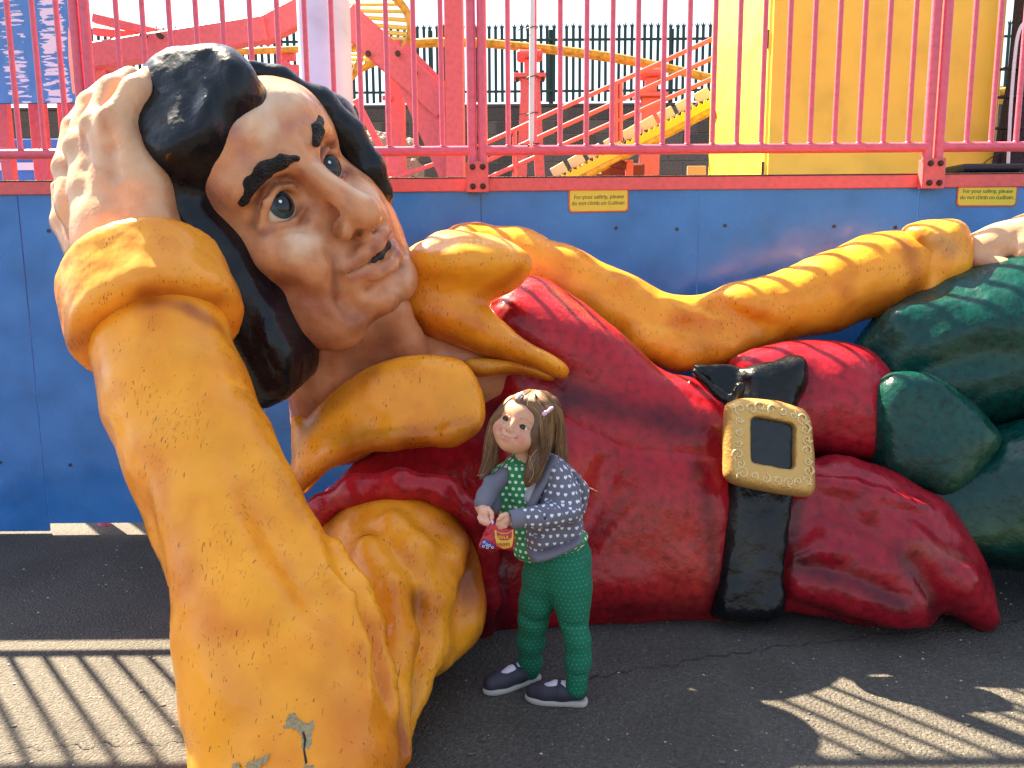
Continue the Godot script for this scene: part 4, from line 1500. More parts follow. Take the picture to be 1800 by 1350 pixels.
	f.chain([[Vector3(-0.317, 1.1779, -3.67), 0.1972], [Vector3(-0.1555, 1.2355, -3.66), 0.1961], [Vector3(0.016, 1.2346, -3.64), 0.1755], [Vector3(0.2088, 1.1837, -3.6), 0.1498], [Vector3(0.4588, 1.0735, -3.56), 0.1393], [Vector3(0.6776, 0.9812, -3.5), 0.1423], [Vector3(0.8009, 0.9901, -3.47), 0.1339], [Vector3(0.9377, 1.0369, -3.46), 0.1356], [Vector3(1.2835, 1.1366, -3.46), 0.1536], [Vector3(1.4887, 1.209, -3.46), 0.1577], [Vector3(1.6479, 1.2583, -3.46), 0.1389]], 0.05)
	f.chain([[Vector3(0.5353, 0.9504, -3.42), 0.0696], [Vector3(0.681, 0.9177, -3.39), 0.0783], [Vector3(0.8558, 0.936, -3.4), 0.0646], [Vector3(1.0443, 0.9929, -3.42), 0.0371]], 0.06)
	f.fold([[Vector3(0.7403, 1.112, -3.4), 0.0115], [Vector3(0.8281, 1.0783, -3.38), 0.0160], [Vector3(1.0025, 1.017, -3.36), 0.0114]], 0.2, 0.07, true)
	f.fold([[Vector3(0.5698, 1.0477, -3.36), 0.0091], [Vector3(0.6959, 1.0012, -3.36), 0.0137], [Vector3(0.8648, 0.9781, -3.35), 0.0091]], 0.2, 0.07, true)
	f.build(0.018)
	f.lumps(noise, [[3.0, 0.009], [9.0, 0.004]])
	f.paint(lin("f89f2a"), [
		[Vector3(0.5372, 0.8331, -3.42), Vector3(0.9877, 0.883, -3.37), 0.13, lin("b9601d"), 0.8],
		[Vector3(0.9877, 0.883, -3.37), Vector3(1.569, 1.1102, -3.32), 0.13, lin("b9601d"), 0.8],
		[Vector3(0.1451, 1.1802, -3.52), Vector3(0.5203, 0.8977, -3.47), 0.12, lin("c46a1d"), 0.75],
		[Vector3(1.5529, 1.353, -3.32), Vector3(1.5824, 1.1101, -3.32), 0.06, lin("9a4d20"), 0.7]], noise, 0.12, 4.0)
	lay(f, "far_sleeve", M.yellow_coat, o)
	f = Field.new()
	f.cushion([Vector3(1.7071, 1.2855, -3.42), Vector3(0.9988, 0, -0.0499), Vector3(-0.005, 0.995, -0.0993), Vector3(0.0497, 0.0994, 0.9938), PackedVector2Array([Vector2(-0.130, 0.092), Vector2(-0.107, 0.123), Vector2(-0.037, 0.141), Vector2(0.042, 0.145), Vector2(0.094, 0.122), Vector2(0.124, 0.056), Vector2(0.130, -0.024), Vector2(0.117, -0.092), Vector2(0.061, -0.133), Vector2(-0.009, -0.159), Vector2(-0.089, -0.181), Vector2(-0.104, -0.113), Vector2(-0.110, -0.010)])], 0.1, 0.13, 0.13, 0.03)
	f.build(0.014)
	f.lumps(noise, [[4.0, 0.01], [11.0, 0.004]])
	f.paint(lin("f9a634"), [[Vector3(1.547, 1.3748, -3.32), Vector3(1.5809, 1.1324, -3.32), 0.05, lin("a5561f"), 0.7], [Vector3(1.6543, 1.3411, -3.3), Vector3(1.6963, 1.3081, -3.3), 0.07, lin("c79a6c"), 0.6]], noise, 0.12, 5.0)
	lay(f, "far_cuff", M.yellow_coat, o)

func giant_hands(o: Node3D) -> void:
	var skin := lin("d9a880")
	var f := Field.new()
	# the near hand holds the back of the head: wrist, palm, four fingers and the heel of the thumb
	f.chain([[Vector3(-1.1012, 1.2806, -2.47), 0.1389], [Vector3(-1.1181, 1.3625, -2.5), 0.1332], [Vector3(-1.1712, 1.4804, -2.56), 0.1117]], 0.08)
	f.chain([[Vector3(-1.0206, 1.3532, -2.46), 0.0656], [Vector3(-1.0552, 1.5068, -2.48), 0.0687], [Vector3(-1.1341, 1.69, -2.52), 0.0542]], 0.05)
	f.chain([[Vector3(-1.084, 1.3457, -2.48), 0.0727], [Vector3(-1.1408, 1.5096, -2.51), 0.0695], [Vector3(-1.2143, 1.688, -2.57), 0.0520]], 0.05)
	f.chain([[Vector3(-1.1586, 1.3466, -2.52), 0.0739], [Vector3(-1.2222, 1.4974, -2.56), 0.0693], [Vector3(-1.293, 1.6326, -2.62), 0.0498]], 0.05)
	f.chain([[Vector3(-1.2349, 1.3391, -2.58), 0.0723], [Vector3(-1.3074, 1.4681, -2.62), 0.0624], [Vector3(-1.3702, 1.5787, -2.68), 0.0458]], 0.05)
	f.chain([[Vector3(-1.3172, 1.3313, -2.64), 0.0599], [Vector3(-1.3985, 1.4204, -2.7), 0.0412], [Vector3(-1.4399, 1.53, -2.76), 0.0291]], 0.03)
	f.chain([[Vector3(-1.1318, 1.6892, -2.515), 0.0525], [Vector3(-1.0882, 1.7882, -2.56), 0.0432], [Vector3(-1.0643, 1.8551, -2.65), 0.0325]], 0.02)
	f.chain([[Vector3(-1.2119, 1.6873, -2.565), 0.0502], [Vector3(-1.1903, 1.8066, -2.64), 0.0428], [Vector3(-1.1789, 1.8654, -2.74), 0.0319]], 0.016)
	f.chain([[Vector3(-1.2905, 1.632, -2.615), 0.0480], [Vector3(-1.2972, 1.7762, -2.72), 0.0407], [Vector3(-1.2896, 1.8541, -2.83), 0.0312]], 0.016)
	f.chain([[Vector3(-1.3677, 1.5782, -2.675), 0.0440], [Vector3(-1.3898, 1.7169, -2.78), 0.0363], [Vector3(-1.3878, 1.7961, -2.87), 0.0299]], 0.016)
	f.fold([[Vector3(-1.1415, 1.689, -2.48), 0.0049], [Vector3(-1.1239, 1.6148, -2.45), 0.0064], [Vector3(-1.1019, 1.5348, -2.43), 0.0048]], 0.2, 0.04, true)
	f.fold([[Vector3(-1.2237, 1.641, -2.53), 0.0050], [Vector3(-1.2013, 1.5575, -2.5), 0.0066], [Vector3(-1.1723, 1.4757, -2.48), 0.0049]], 0.2, 0.04, true)
	f.fold([[Vector3(-1.3094, 1.5841, -2.6), 0.0051], [Vector3(-1.2849, 1.5151, -2.57), 0.0068], [Vector3(-1.2537, 1.4475, -2.55), 0.0051]], 0.2, 0.04, true)
	f.build(0.012)
	f.lumps(noise, [[3.0, 0.004]])
	f.paint(skin, [
		[Vector3(-1.1398, 1.6719, -2.47), Vector3(-1.1513, 1.771, -2.55), 0.04, lin("b06f4c"), 0.7],
		[Vector3(-1.227, 1.6217, -2.53), Vector3(-1.2642, 1.7395, -2.65), 0.04, lin("b06f4c"), 0.7],
		[Vector3(-1.3108, 1.5675, -2.6), Vector3(-1.3532, 1.6826, -2.72), 0.04, lin("b06f4c"), 0.7],
		[Vector3(-1.056, 1.6518, -2.5), Vector3(-0.9627, 1.3608, -2.46), 0.06, lin("a2603f"), 0.65],
		[Vector3(-1.1335, 1.6149, -2.45), Vector3(-1.1018, 1.4238, -2.4), 0.04, lin("c98f6b"), 0.6],
		[Vector3(-1.3233, 1.3313, -2.55), Vector3(-0.9318, 1.3519, -2.4), 0.05, lin("b57752"), 0.5]], noise, 0.08, 6.0)
	lay(f, "near_hand", M.skin_coat, o)
	# the far hand on the thigh
	f = Field.new()
	f.chain([[Vector3(1.7433, 1.2581, -3.42), 0.0869], [Vector3(1.8389, 1.2846, -3.41), 0.0706], [Vector3(1.9264, 1.3286, -3.37), 0.0764], [Vector3(2.0284, 1.3671, -3.34), 0.0844]], 0.04)
	f.chain([[Vector3(1.9998, 1.3899, -3.37), 0.0403], [Vector3(2.1007, 1.4096, -3.32), 0.0331], [Vector3(2.1914, 1.3795, -3.27), 0.0283], [Vector3(2.2473, 1.336, -3.25), 0.0260]], 0.02)
	f.chain([[Vector3(1.9945, 1.3626, -3.32), 0.0398], [Vector3(2.088, 1.3694, -3.26), 0.0325], [Vector3(2.1835, 1.3361, -3.22), 0.0279], [Vector3(2.2386, 1.2912, -3.2), 0.0256]], 0.02)
	f.chain([[Vector3(1.984, 1.3318, -3.28), 0.0393], [Vector3(2.0663, 1.3265, -3.22), 0.0322], [Vector3(2.1569, 1.2919, -3.19), 0.0277], [Vector3(2.2074, 1.2516, -3.18), 0.0255]], 0.02)
	f.chain([[Vector3(1.9641, 1.2974, -3.26), 0.0348], [Vector3(2.0361, 1.2843, -3.2), 0.0278], [Vector3(2.1155, 1.2524, -3.17), 0.0255], [Vector3(2.1611, 1.2205, -3.17), 0.0234]], 0.02)
	f.chain([[Vector3(1.8368, 1.2585, -3.34), 0.0357], [Vector3(1.8931, 1.2415, -3.28), 0.0329], [Vector3(1.958, 1.2289, -3.24), 0.0260]], 0.025)
	f.build(0.013)
	f.lumps(noise, [[4.0, 0.006]])
	f.paint(skin, [[Vector3(1.7827, 1.2416, -3.32), Vector3(1.9463, 1.2251, -3.22), 0.07, lin("8f5238"), 0.75], [Vector3(1.7554, 1.3077, -3.32), Vector3(1.7946, 1.2305, -3.32), 0.05, lin("8f5238"), 0.7]], noise, 0.08, 6.0)
	lay(f, "far_hand", M.skin_coat, o)

func giant_torso(o: Node3D) -> void:
	var red := lin("ae2029")
	var dark := lin("4a0f1a")
	# far half of the waistcoat
	var f := Field.new()
	f.cushion([Vector3(0.3952, 0.9288, -3.22), Vector3(1, 0, 0), Vector3(0, 0.9062, -0.4229), Vector3(0, 0.4229, 0.9062), PackedVector2Array([Vector2(-0.614, 0.051), Vector2(-0.504, 0.180), Vector2(-0.448, 0.239), Vector2(-0.381, 0.286), Vector2(-0.313, 0.317), Vector2(-0.202, 0.278), Vector2(-0.061, 0.145), Vector2(0.066, 0.004), Vector2(0.182, -0.075), Vector2(0.310, -0.112), Vector2(0.447, -0.163), Vector2(0.520, -0.318), Vector2(0.440, -0.510), Vector2(0.021, -0.507), Vector2(-0.291, -0.398), Vector2(-0.503, -0.222)])], 0.22, 0.16, 0.5, 0.05, false, 0.0, 0.0)
	f.ell(Vector3(0.2151, 0.9602, -3.15), Vector3(0.3, 0.12, 0.14), 0.1, false, Basis(Vector3.BACK, -0.5))
	f.build(0.02, -0.06)
	f.lumps(noise, [[2.5, 0.012], [8.0, 0.003]])
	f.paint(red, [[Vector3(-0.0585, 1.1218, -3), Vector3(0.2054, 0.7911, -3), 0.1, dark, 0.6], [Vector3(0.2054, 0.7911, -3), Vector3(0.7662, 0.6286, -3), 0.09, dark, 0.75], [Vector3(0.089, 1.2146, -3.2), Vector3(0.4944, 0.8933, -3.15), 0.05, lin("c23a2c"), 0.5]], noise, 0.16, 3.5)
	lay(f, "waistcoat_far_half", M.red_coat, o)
	# near half, with the armhole rim round the shoulder
	f = Field.new()
	f.cushion([Vector3(0.1028, 0.3522, -3.04), Vector3(1, 0, 0), Vector3(0, 0.9446, -0.3281), Vector3(0, 0.3281, 0.9446), PackedVector2Array([Vector2(-0.861, -0.056), Vector2(-0.849, 0.023), Vector2(-0.770, 0.112), Vector2(-0.666, 0.219), Vector2(-0.494, 0.304), Vector2(-0.321, 0.401), Vector2(-0.217, 0.496), Vector2(-0.146, 0.513), Vector2(0.050, 0.471), Vector2(0.288, 0.381), Vector2(0.524, 0.302), Vector2(0.686, 0.286), Vector2(0.759, 0.229), Vector2(0.767, -0.006), Vector2(0.724, -0.389), Vector2(0.620, -0.400), Vector2(0.307, -0.414), Vector2(0.098, -0.429), Vector2(-0.110, -0.451), Vector2(-0.235, -0.462), Vector2(-0.401, -0.429), Vector2(-0.633, -0.306), Vector2(-0.803, -0.202)])], 0.24, 0.2, 0.6, 0.05)
	f.ell(Vector3(0.1226, 0.4517, -3), Vector3(0.28, 0.22, 0.2), 0.16, false, Basis(Vector3.BACK, -0.3))
	f.ell(Vector3(0.5852, 0.361, -3), Vector3(0.24, 0.24, 0.17), 0.12)
	f.chain([[Vector3(-0.6831, 0.3909, -2.72), 0.0345], [Vector3(-0.6253, 0.4925, -2.66), 0.0410], [Vector3(-0.5055, 0.5628, -2.62), 0.0439], [Vector3(-0.3559, 0.5899, -2.6), 0.0435], [Vector3(-0.2204, 0.5663, -2.6), 0.0436], [Vector3(-0.1319, 0.4782, -2.62), 0.0441], [Vector3(-0.0945, 0.3382, -2.66), 0.0413], [Vector3(-0.0865, 0.1625, -2.7), 0.0423], [Vector3(-0.1058, 0.0073, -2.76), 0.0357]], 0.05)
	f.fold([[Vector3(0.3812, 0.7094, -2.66), 0.0147], [Vector3(0.3592, 0.5785, -2.62), 0.0219], [Vector3(0.3093, 0.4555, -2.62), 0.0221], [Vector3(0.2475, 0.3428, -2.64), 0.0149]], 0.2, 0.1, true)
	f.build(0.02, -0.06)
	f.lumps(noise, [[2.5, 0.012], [8.0, 0.003]])
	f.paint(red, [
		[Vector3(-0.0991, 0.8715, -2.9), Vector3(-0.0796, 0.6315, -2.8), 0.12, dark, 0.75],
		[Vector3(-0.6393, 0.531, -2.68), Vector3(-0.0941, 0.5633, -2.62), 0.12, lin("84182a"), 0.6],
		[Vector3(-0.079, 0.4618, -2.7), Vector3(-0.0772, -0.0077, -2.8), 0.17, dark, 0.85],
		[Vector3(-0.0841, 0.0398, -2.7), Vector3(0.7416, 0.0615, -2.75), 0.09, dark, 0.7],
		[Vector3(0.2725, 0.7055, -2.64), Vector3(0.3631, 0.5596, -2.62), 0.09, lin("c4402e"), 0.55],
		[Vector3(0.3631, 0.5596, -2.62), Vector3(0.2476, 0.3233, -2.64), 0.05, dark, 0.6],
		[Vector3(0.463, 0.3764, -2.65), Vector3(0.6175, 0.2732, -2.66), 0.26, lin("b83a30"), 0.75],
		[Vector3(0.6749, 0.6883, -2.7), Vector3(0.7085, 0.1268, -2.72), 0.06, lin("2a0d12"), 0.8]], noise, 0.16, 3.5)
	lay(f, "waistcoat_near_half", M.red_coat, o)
	# skirts of the waistcoat below the belt
	f = Field.new()
	f.cushion([Vector3(1.2452, 0.7179, -3.18), Vector3(0.9985, -0, 0.0555), Vector3(0.0248, 0.8947, -0.446), Vector3(-0.0496, 0.4467, 0.8933), PackedVector2Array([Vector2(-0.401, 0.150), Vector2(-0.338, 0.214), Vector2(-0.234, 0.249), Vector2(-0.087, 0.263), Vector2(0.031, 0.254), Vector2(0.128, 0.223), Vector2(0.189, 0.159), Vector2(0.227, 0.060), Vector2(0.230, -0.045), Vector2(0.226, -0.147), Vector2(0.230, -0.219), Vector2(0.100, -0.202), Vector2(-0.046, -0.190), Vector2(-0.166, -0.191), Vector2(-0.292, -0.169)])], 0.2, 0.15, 0.3, 0.05)
	f.ell(Vector3(1.2641, 0.7732, -3.18), Vector3(0.15, 0.13, 0.14), 0.1)
	f.build(0.019, -0.06)
	f.lumps(noise, [[3.0, 0.012], [9.0, 0.0035]])
	f.paint(lin("b2202e"), [[Vector3(1.1078, 0.5749, -3.08), Vector3(1.484, 0.5118, -3.1), 0.08, dark, 0.7], [Vector3(1.0959, 0.8885, -3.15), Vector3(1.1383, 0.6034, -3.05), 0.07, dark, 0.6]], noise, 0.16, 4.0)
	lay(f, "far_skirt", M.red_coat, o)
	f = Field.new()
	f.cushion([Vector3(1.3057, 0.2595, -2.9), Vector3(0.9968, -0, 0.0797), Vector3(0.0214, 0.9632, -0.268), Vector3(-0.0768, 0.2688, 0.9601), PackedVector2Array([Vector2(-0.397, 0.239), Vector2(-0.305, 0.323), Vector2(-0.211, 0.312), Vector2(-0.156, 0.325), Vector2(-0.056, 0.309), Vector2(0.038, 0.278), Vector2(0.136, 0.230), Vector2(0.233, 0.176), Vector2(0.310, 0.068), Vector2(0.366, -0.031), Vector2(0.386, -0.108), Vector2(0.389, -0.194), Vector2(0.381, -0.257), Vector2(0.304, -0.252), Vector2(0.207, -0.233), Vector2(0.108, -0.273), Vector2(0.029, -0.283), Vector2(-0.075, -0.277), Vector2(-0.187, -0.255), Vector2(-0.294, -0.237), Vector2(-0.396, -0.230), Vector2(-0.422, -0.008)])], 0.2, 0.17, 0.4, 0.05)
	f.fold([[Vector3(0.951, 0.2849, -2.7), 0.0267], [Vector3(1.0858, 0.3325, -2.66), 0.0413], [Vector3(1.2308, 0.276, -2.64), 0.0449], [Vector3(1.3895, 0.1588, -2.68), 0.0306]], -0.1, 0.09)
	f.fold([[Vector3(1.2348, 0.4964, -2.68), 0.0300], [Vector3(1.346, 0.3754, -2.66), 0.0412], [Vector3(1.4917, 0.2101, -2.7), 0.0460], [Vector3(1.6281, 0.0615, -2.78), 0.0318]], 0.0, 0.08)
	f.fold([[Vector3(0.9949, 0.1636, -2.7), 0.0462], [Vector3(1.1415, 0.1508, -2.68), 0.0612], [Vector3(1.2666, 0.1268, -2.7), 0.0540], [Vector3(1.3836, 0.1021, -2.74), 0.0352]], 0.0, 0.08)
	f.fold([[Vector3(0.9031, 0.2787, -2.64), 0.0094], [Vector3(1.0172, 0.2817, -2.62), 0.0149], [Vector3(1.1597, 0.2438, -2.6), 0.0166], [Vector3(1.3127, 0.1694, -2.62), 0.0112]], 0.2, 0.04, true)
	f.fold([[Vector3(1.2734, 0.3997, -2.62), 0.0092], [Vector3(1.3505, 0.2907, -2.6), 0.0166], [Vector3(1.4238, 0.127, -2.66), 0.0171]], 0.2, 0.05, true)
	f.fold([[Vector3(1.0258, 0.61, -2.74), 0.0171], [Vector3(1.1454, 0.6083, -2.72), 0.0208], [Vector3(1.2673, 0.5625, -2.72), 0.0208], [Vector3(1.4266, 0.4666, -2.76), 0.0174]], 0.3, 0.03)
	f.build(0.019, -0.06)
	f.lumps(noise, [[3.0, 0.012], [9.0, 0.0035]])
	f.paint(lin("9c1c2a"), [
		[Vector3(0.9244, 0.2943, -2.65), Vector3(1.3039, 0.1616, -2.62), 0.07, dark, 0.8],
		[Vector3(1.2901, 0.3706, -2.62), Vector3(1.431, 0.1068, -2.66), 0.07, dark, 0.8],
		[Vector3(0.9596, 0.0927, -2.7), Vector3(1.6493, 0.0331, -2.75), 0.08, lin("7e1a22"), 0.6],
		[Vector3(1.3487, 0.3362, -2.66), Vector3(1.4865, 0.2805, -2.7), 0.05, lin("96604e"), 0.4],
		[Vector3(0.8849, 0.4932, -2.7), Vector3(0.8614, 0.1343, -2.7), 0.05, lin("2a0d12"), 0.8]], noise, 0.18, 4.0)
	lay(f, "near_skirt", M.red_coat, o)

func giant_legs(o: Node3D) -> void:
	var green := lin("0d433c")
	var dark := lin("0c2f2c")
	var f := Field.new()
	f.chain([[Vector3(1.5629, 0.71, -3.4), 0.2216], [Vector3(1.6912, 0.8569, -3.35), 0.2626], [Vector3(1.9462, 0.9488, -3.33), 0.2893], [Vector3(2.3123, 1.0208, -3.25), 0.3298], [Vector3(2.7805, 0.983, -3.15), 0.3417], [Vector3(3.0681, 0.5445, -3.05), 0.2749]], 0.15)
	f.chain([[Vector3(1.4145, 0.9292, -3.3), 0.0448], [Vector3(1.5103, 1.0288, -3.23), 0.0524], [Vector3(1.639, 1.0852, -3.19), 0.0430]], 0.06)
	f.fold([[Vector3(1.5487, 0.8632, -3.15), 0.0150], [Vector3(1.7364, 0.9315, -3.11), 0.0190], [Vector3(1.971, 0.9577, -3.05), 0.0124]], 0.2, 0.1, true)
	f.build(0.024, -0.06)
	f.lumps(noise, [[2.5, 0.016], [8.0, 0.006]])
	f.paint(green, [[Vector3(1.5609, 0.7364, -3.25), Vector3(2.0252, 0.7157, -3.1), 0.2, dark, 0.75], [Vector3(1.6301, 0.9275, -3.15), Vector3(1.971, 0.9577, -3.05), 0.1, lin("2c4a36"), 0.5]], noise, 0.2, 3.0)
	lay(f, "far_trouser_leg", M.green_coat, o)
	f = Field.new()
	f.cushion([Vector3(1.5529, 0.6541, -3), Vector3(0.9988, 0, -0.0499), Vector3(-0.0121, 0.9702, -0.2419), Vector3(0.0485, 0.2423, 0.969), PackedVector2Array([Vector2(-0.226, 0.128), Vector2(-0.173, 0.221), Vector2(-0.092, 0.226), Vector2(-0.008, 0.200), Vector2(0.115, 0.119), Vector2(0.198, 0.017), Vector2(0.223, -0.041), Vector2(0.139, -0.151), Vector2(0.019, -0.231), Vector2(-0.077, -0.204), Vector2(-0.198, -0.120)])], 0.1, 0.075, 0.3, 0.04)
	f.build(0.02)
	f.lumps(noise, [[3.0, 0.01], [9.0, 0.004]])
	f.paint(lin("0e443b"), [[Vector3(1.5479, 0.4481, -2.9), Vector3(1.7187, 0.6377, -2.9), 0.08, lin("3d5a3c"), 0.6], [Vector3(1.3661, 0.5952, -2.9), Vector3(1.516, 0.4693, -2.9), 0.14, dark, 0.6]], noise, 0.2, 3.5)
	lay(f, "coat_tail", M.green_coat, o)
	f = Field.new()
	f.chain([[Vector3(1.564, 0.3359, -3.2), 0.2686], [Vector3(1.7871, 0.3584, -3.12), 0.2291], [Vector3(1.9896, 0.4149, -3), 0.2620], [Vector3(2.3316, 0.4207, -2.9), 0.2840], [Vector3(2.7649, 0.2837, -2.8), 0.2371]], 0.12)
	f.chain([[Vector3(1.5528, 0.3044, -2.95), 0.0332], [Vector3(1.7129, 0.2882, -2.9), 0.0449], [Vector3(1.8692, 0.3426, -2.8), 0.0355]], 0.06)
	f.build(0.024, -0.06)
	f.lumps(noise, [[2.5, 0.014], [8.0, 0.006]])
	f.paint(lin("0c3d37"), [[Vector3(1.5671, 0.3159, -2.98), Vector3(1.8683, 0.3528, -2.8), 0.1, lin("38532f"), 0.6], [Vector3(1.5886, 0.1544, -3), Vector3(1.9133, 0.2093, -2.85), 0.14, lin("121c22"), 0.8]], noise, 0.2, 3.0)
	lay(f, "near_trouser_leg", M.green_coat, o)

func giant_collar(o: Node3D) -> void:
	var yellow := lin("f69e2a")
	var deep := lin("b05e1c")
	# neck and throat
	var f := Field.new()
	f.chain([[Vector3(-0.5961, 1.0896, -2.95), 0.2093], [Vector3(-0.6127, 0.9222, -3), 0.1881], [Vector3(-0.6366, 0.7192, -3.08), 0.1865]], 0.1)
	f.chain([[Vector3(-0.4032, 1.1242, -2.86), 0.0656], [Vector3(-0.3688, 1.013, -2.9), 0.0590], [Vector3(-0.3328, 0.9049, -2.96), 0.0525]], 0.05)
	f.chain([[Vector3(-0.4157, 0.8929, -3.05), 0.1457], [Vector3(-0.2113, 0.8735, -3.1), 0.1270], [Vector3(0.0001, 0.8335, -3.14), 0.0859]], 0.1)
	f.chain([[Vector3(-0.3127, 0.9837, -2.98), 0.0283], [Vector3(-0.1422, 0.939, -3), 0.0245], [Vector3(0.0624, 0.8815, -3.03), 0.0207]], 0.04)
	f.build(0.017)
	f.lumps(noise, [[4.0, 0.006]])
	f.paint(lin("bd7c56"), [[Vector3(-0.7207, 1.0265, -2.8), Vector3(-0.4243, 1.0188, -2.85), 0.13, lin("75402c"), 0.75], [Vector3(-0.738, 0.7758, -2.9), Vector3(-0.5146, 0.8949, -2.9), 0.12, lin("8a4c30"), 0.6], [Vector3(-0.7399, 0.7351, -2.9), Vector3(-0.3944, 0.9438, -2.9), 0.05, lin("4a281e"), 0.7], [Vector3(-0.2838, 1.0017, -3), Vector3(0.1044, 0.8783, -3.05), 0.04, lin("5c3a22"), 0.6]], noise, 0.12, 6.0)
	lay(f, "neck", M.skin_coat, o)
	# near wing of the collar
	f = Field.new()
	f.cushion([Vector3(-0.3973, 0.765, -2.74), Vector3(0.9929, -0, 0.1191), Vector3(0.0287, 0.9705, -0.2392), Vector3(-0.1156, 0.2409, 0.9636), PackedVector2Array([Vector2(-0.340, 0.029), Vector2(-0.343, -0.044), Vector2(-0.342, -0.162), Vector2(-0.334, -0.215), Vector2(-0.303, -0.244), Vector2(-0.252, -0.194), Vector2(-0.156, -0.131), Vector2(-0.054, -0.103), Vector2(0.043, -0.091), Vector2(0.190, -0.077), Vector2(0.284, -0.044), Vector2(0.316, 0.029), Vector2(0.295, 0.117), Vector2(0.259, 0.182), Vector2(0.211, 0.218), Vector2(0.109, 0.223), Vector2(0.005, 0.209), Vector2(-0.103, 0.166), Vector2(-0.187, 0.104), Vector2(-0.269, 0.028), Vector2(-0.303, -0.001)])], 0.1, 0.085, 0.09, 0.04)
	f.fold([[Vector3(-0.7017, 0.5839, -2.7), 0.0263], [Vector3(-0.5689, 0.6785, -2.64), 0.0366], [Vector3(-0.3814, 0.7376, -2.62), 0.0434], [Vector3(-0.2002, 0.7473, -2.62), 0.0398], [Vector3(-0.1283, 0.7795, -2.64), 0.0291]], 0.1, 0.05)
	f.fold([[Vector3(-0.6444, 0.7268, -2.62), 0.0109], [Vector3(-0.4483, 0.803, -2.6), 0.0161], [Vector3(-0.2506, 0.798, -2.59), 0.0143], [Vector3(-0.1352, 0.8223, -2.61), 0.0090]], 0.2, 0.04, true)
	f.build(0.013)
	f.lumps(noise, [[3.0, 0.008], [10.0, 0.003]])
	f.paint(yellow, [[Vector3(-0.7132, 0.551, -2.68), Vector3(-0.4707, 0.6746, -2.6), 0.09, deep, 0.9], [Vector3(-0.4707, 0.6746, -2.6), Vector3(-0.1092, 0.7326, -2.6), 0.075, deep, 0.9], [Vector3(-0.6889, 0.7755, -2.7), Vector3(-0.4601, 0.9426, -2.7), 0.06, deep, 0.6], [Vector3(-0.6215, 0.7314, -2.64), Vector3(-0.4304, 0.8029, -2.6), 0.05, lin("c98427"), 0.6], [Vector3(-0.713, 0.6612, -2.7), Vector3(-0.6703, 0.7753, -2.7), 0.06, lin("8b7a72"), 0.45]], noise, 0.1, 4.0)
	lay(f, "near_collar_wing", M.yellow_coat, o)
	# far wing with its two points
	f = Field.new()
	f.cushion([Vector3(-0.099, 1.1221, -3), Vector3(0.9945, -0, 0.1047), Vector3(0.036, 0.939, -0.3421), Vector3(-0.0983, 0.344, 0.9338), PackedVector2Array([Vector2(-0.328, -0.042), Vector2(-0.285, 0.128), Vector2(-0.237, 0.215), Vector2(-0.170, 0.273), Vector2(-0.074, 0.276), Vector2(0.022, 0.260), Vector2(0.101, 0.225), Vector2(0.158, 0.175), Vector2(0.155, 0.126), Vector2(0.106, 0.069), Vector2(0.035, 0.042), Vector2(0.020, -0.000), Vector2(0.071, -0.054), Vector2(0.151, -0.116), Vector2(0.266, -0.177), Vector2(0.312, -0.221), Vector2(0.301, -0.254), Vector2(0.262, -0.254), Vector2(0.154, -0.212), Vector2(0.037, -0.180), Vector2(-0.082, -0.142), Vector2(-0.186, -0.109), Vector2(-0.283, -0.067)])], 0.09, 0.1, 0.1, 0.04)
	f.ell(Vector3(-0.156, 1.283, -2.98), Vector3(0.2, 0.08, 0.13), 0.08)
	f.build(0.014)
	f.lumps(noise, [[3.0, 0.009], [10.0, 0.003]])
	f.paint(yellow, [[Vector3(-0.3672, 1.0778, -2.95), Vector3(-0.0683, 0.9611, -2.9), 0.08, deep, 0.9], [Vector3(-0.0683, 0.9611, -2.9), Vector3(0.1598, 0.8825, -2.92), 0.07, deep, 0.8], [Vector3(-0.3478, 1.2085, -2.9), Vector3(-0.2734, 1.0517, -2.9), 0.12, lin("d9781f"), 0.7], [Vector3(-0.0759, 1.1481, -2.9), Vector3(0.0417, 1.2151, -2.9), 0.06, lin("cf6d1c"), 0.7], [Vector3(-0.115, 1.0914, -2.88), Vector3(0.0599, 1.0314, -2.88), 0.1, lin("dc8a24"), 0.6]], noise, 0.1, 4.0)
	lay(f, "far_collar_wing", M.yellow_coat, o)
	f = Field.new()
	f.cushion([Vector3(0.0004, 0.9025, -2.93), Vector3(1, 0, 0), Vector3(0, 0.9578, -0.2873), Vector3(0, 0.2873, 0.9578), PackedVector2Array([Vector2(-0.164, 0.042), Vector2(-0.060, 0.043), Vector2(0.060, 0.022), Vector2(0.132, -0.007), Vector2(0.155, -0.034), Vector2(0.110, -0.033), Vector2(-0.000, -0.006), Vector2(-0.100, -0.021), Vector2(-0.150, -0.005)])], 0.025, 0.04, 0.05, 0.02)
	f.build(0.011)
	f.paint(lin("dd9029"), [[Vector3(-0.1385, 0.8879, -2.9), Vector3(0.1488, 0.8695, -2.9), 0.04, deep, 0.7]], noise, 0.1, 5.0)
	lay(f, "shirt_edge", M.yellow_coat, o)

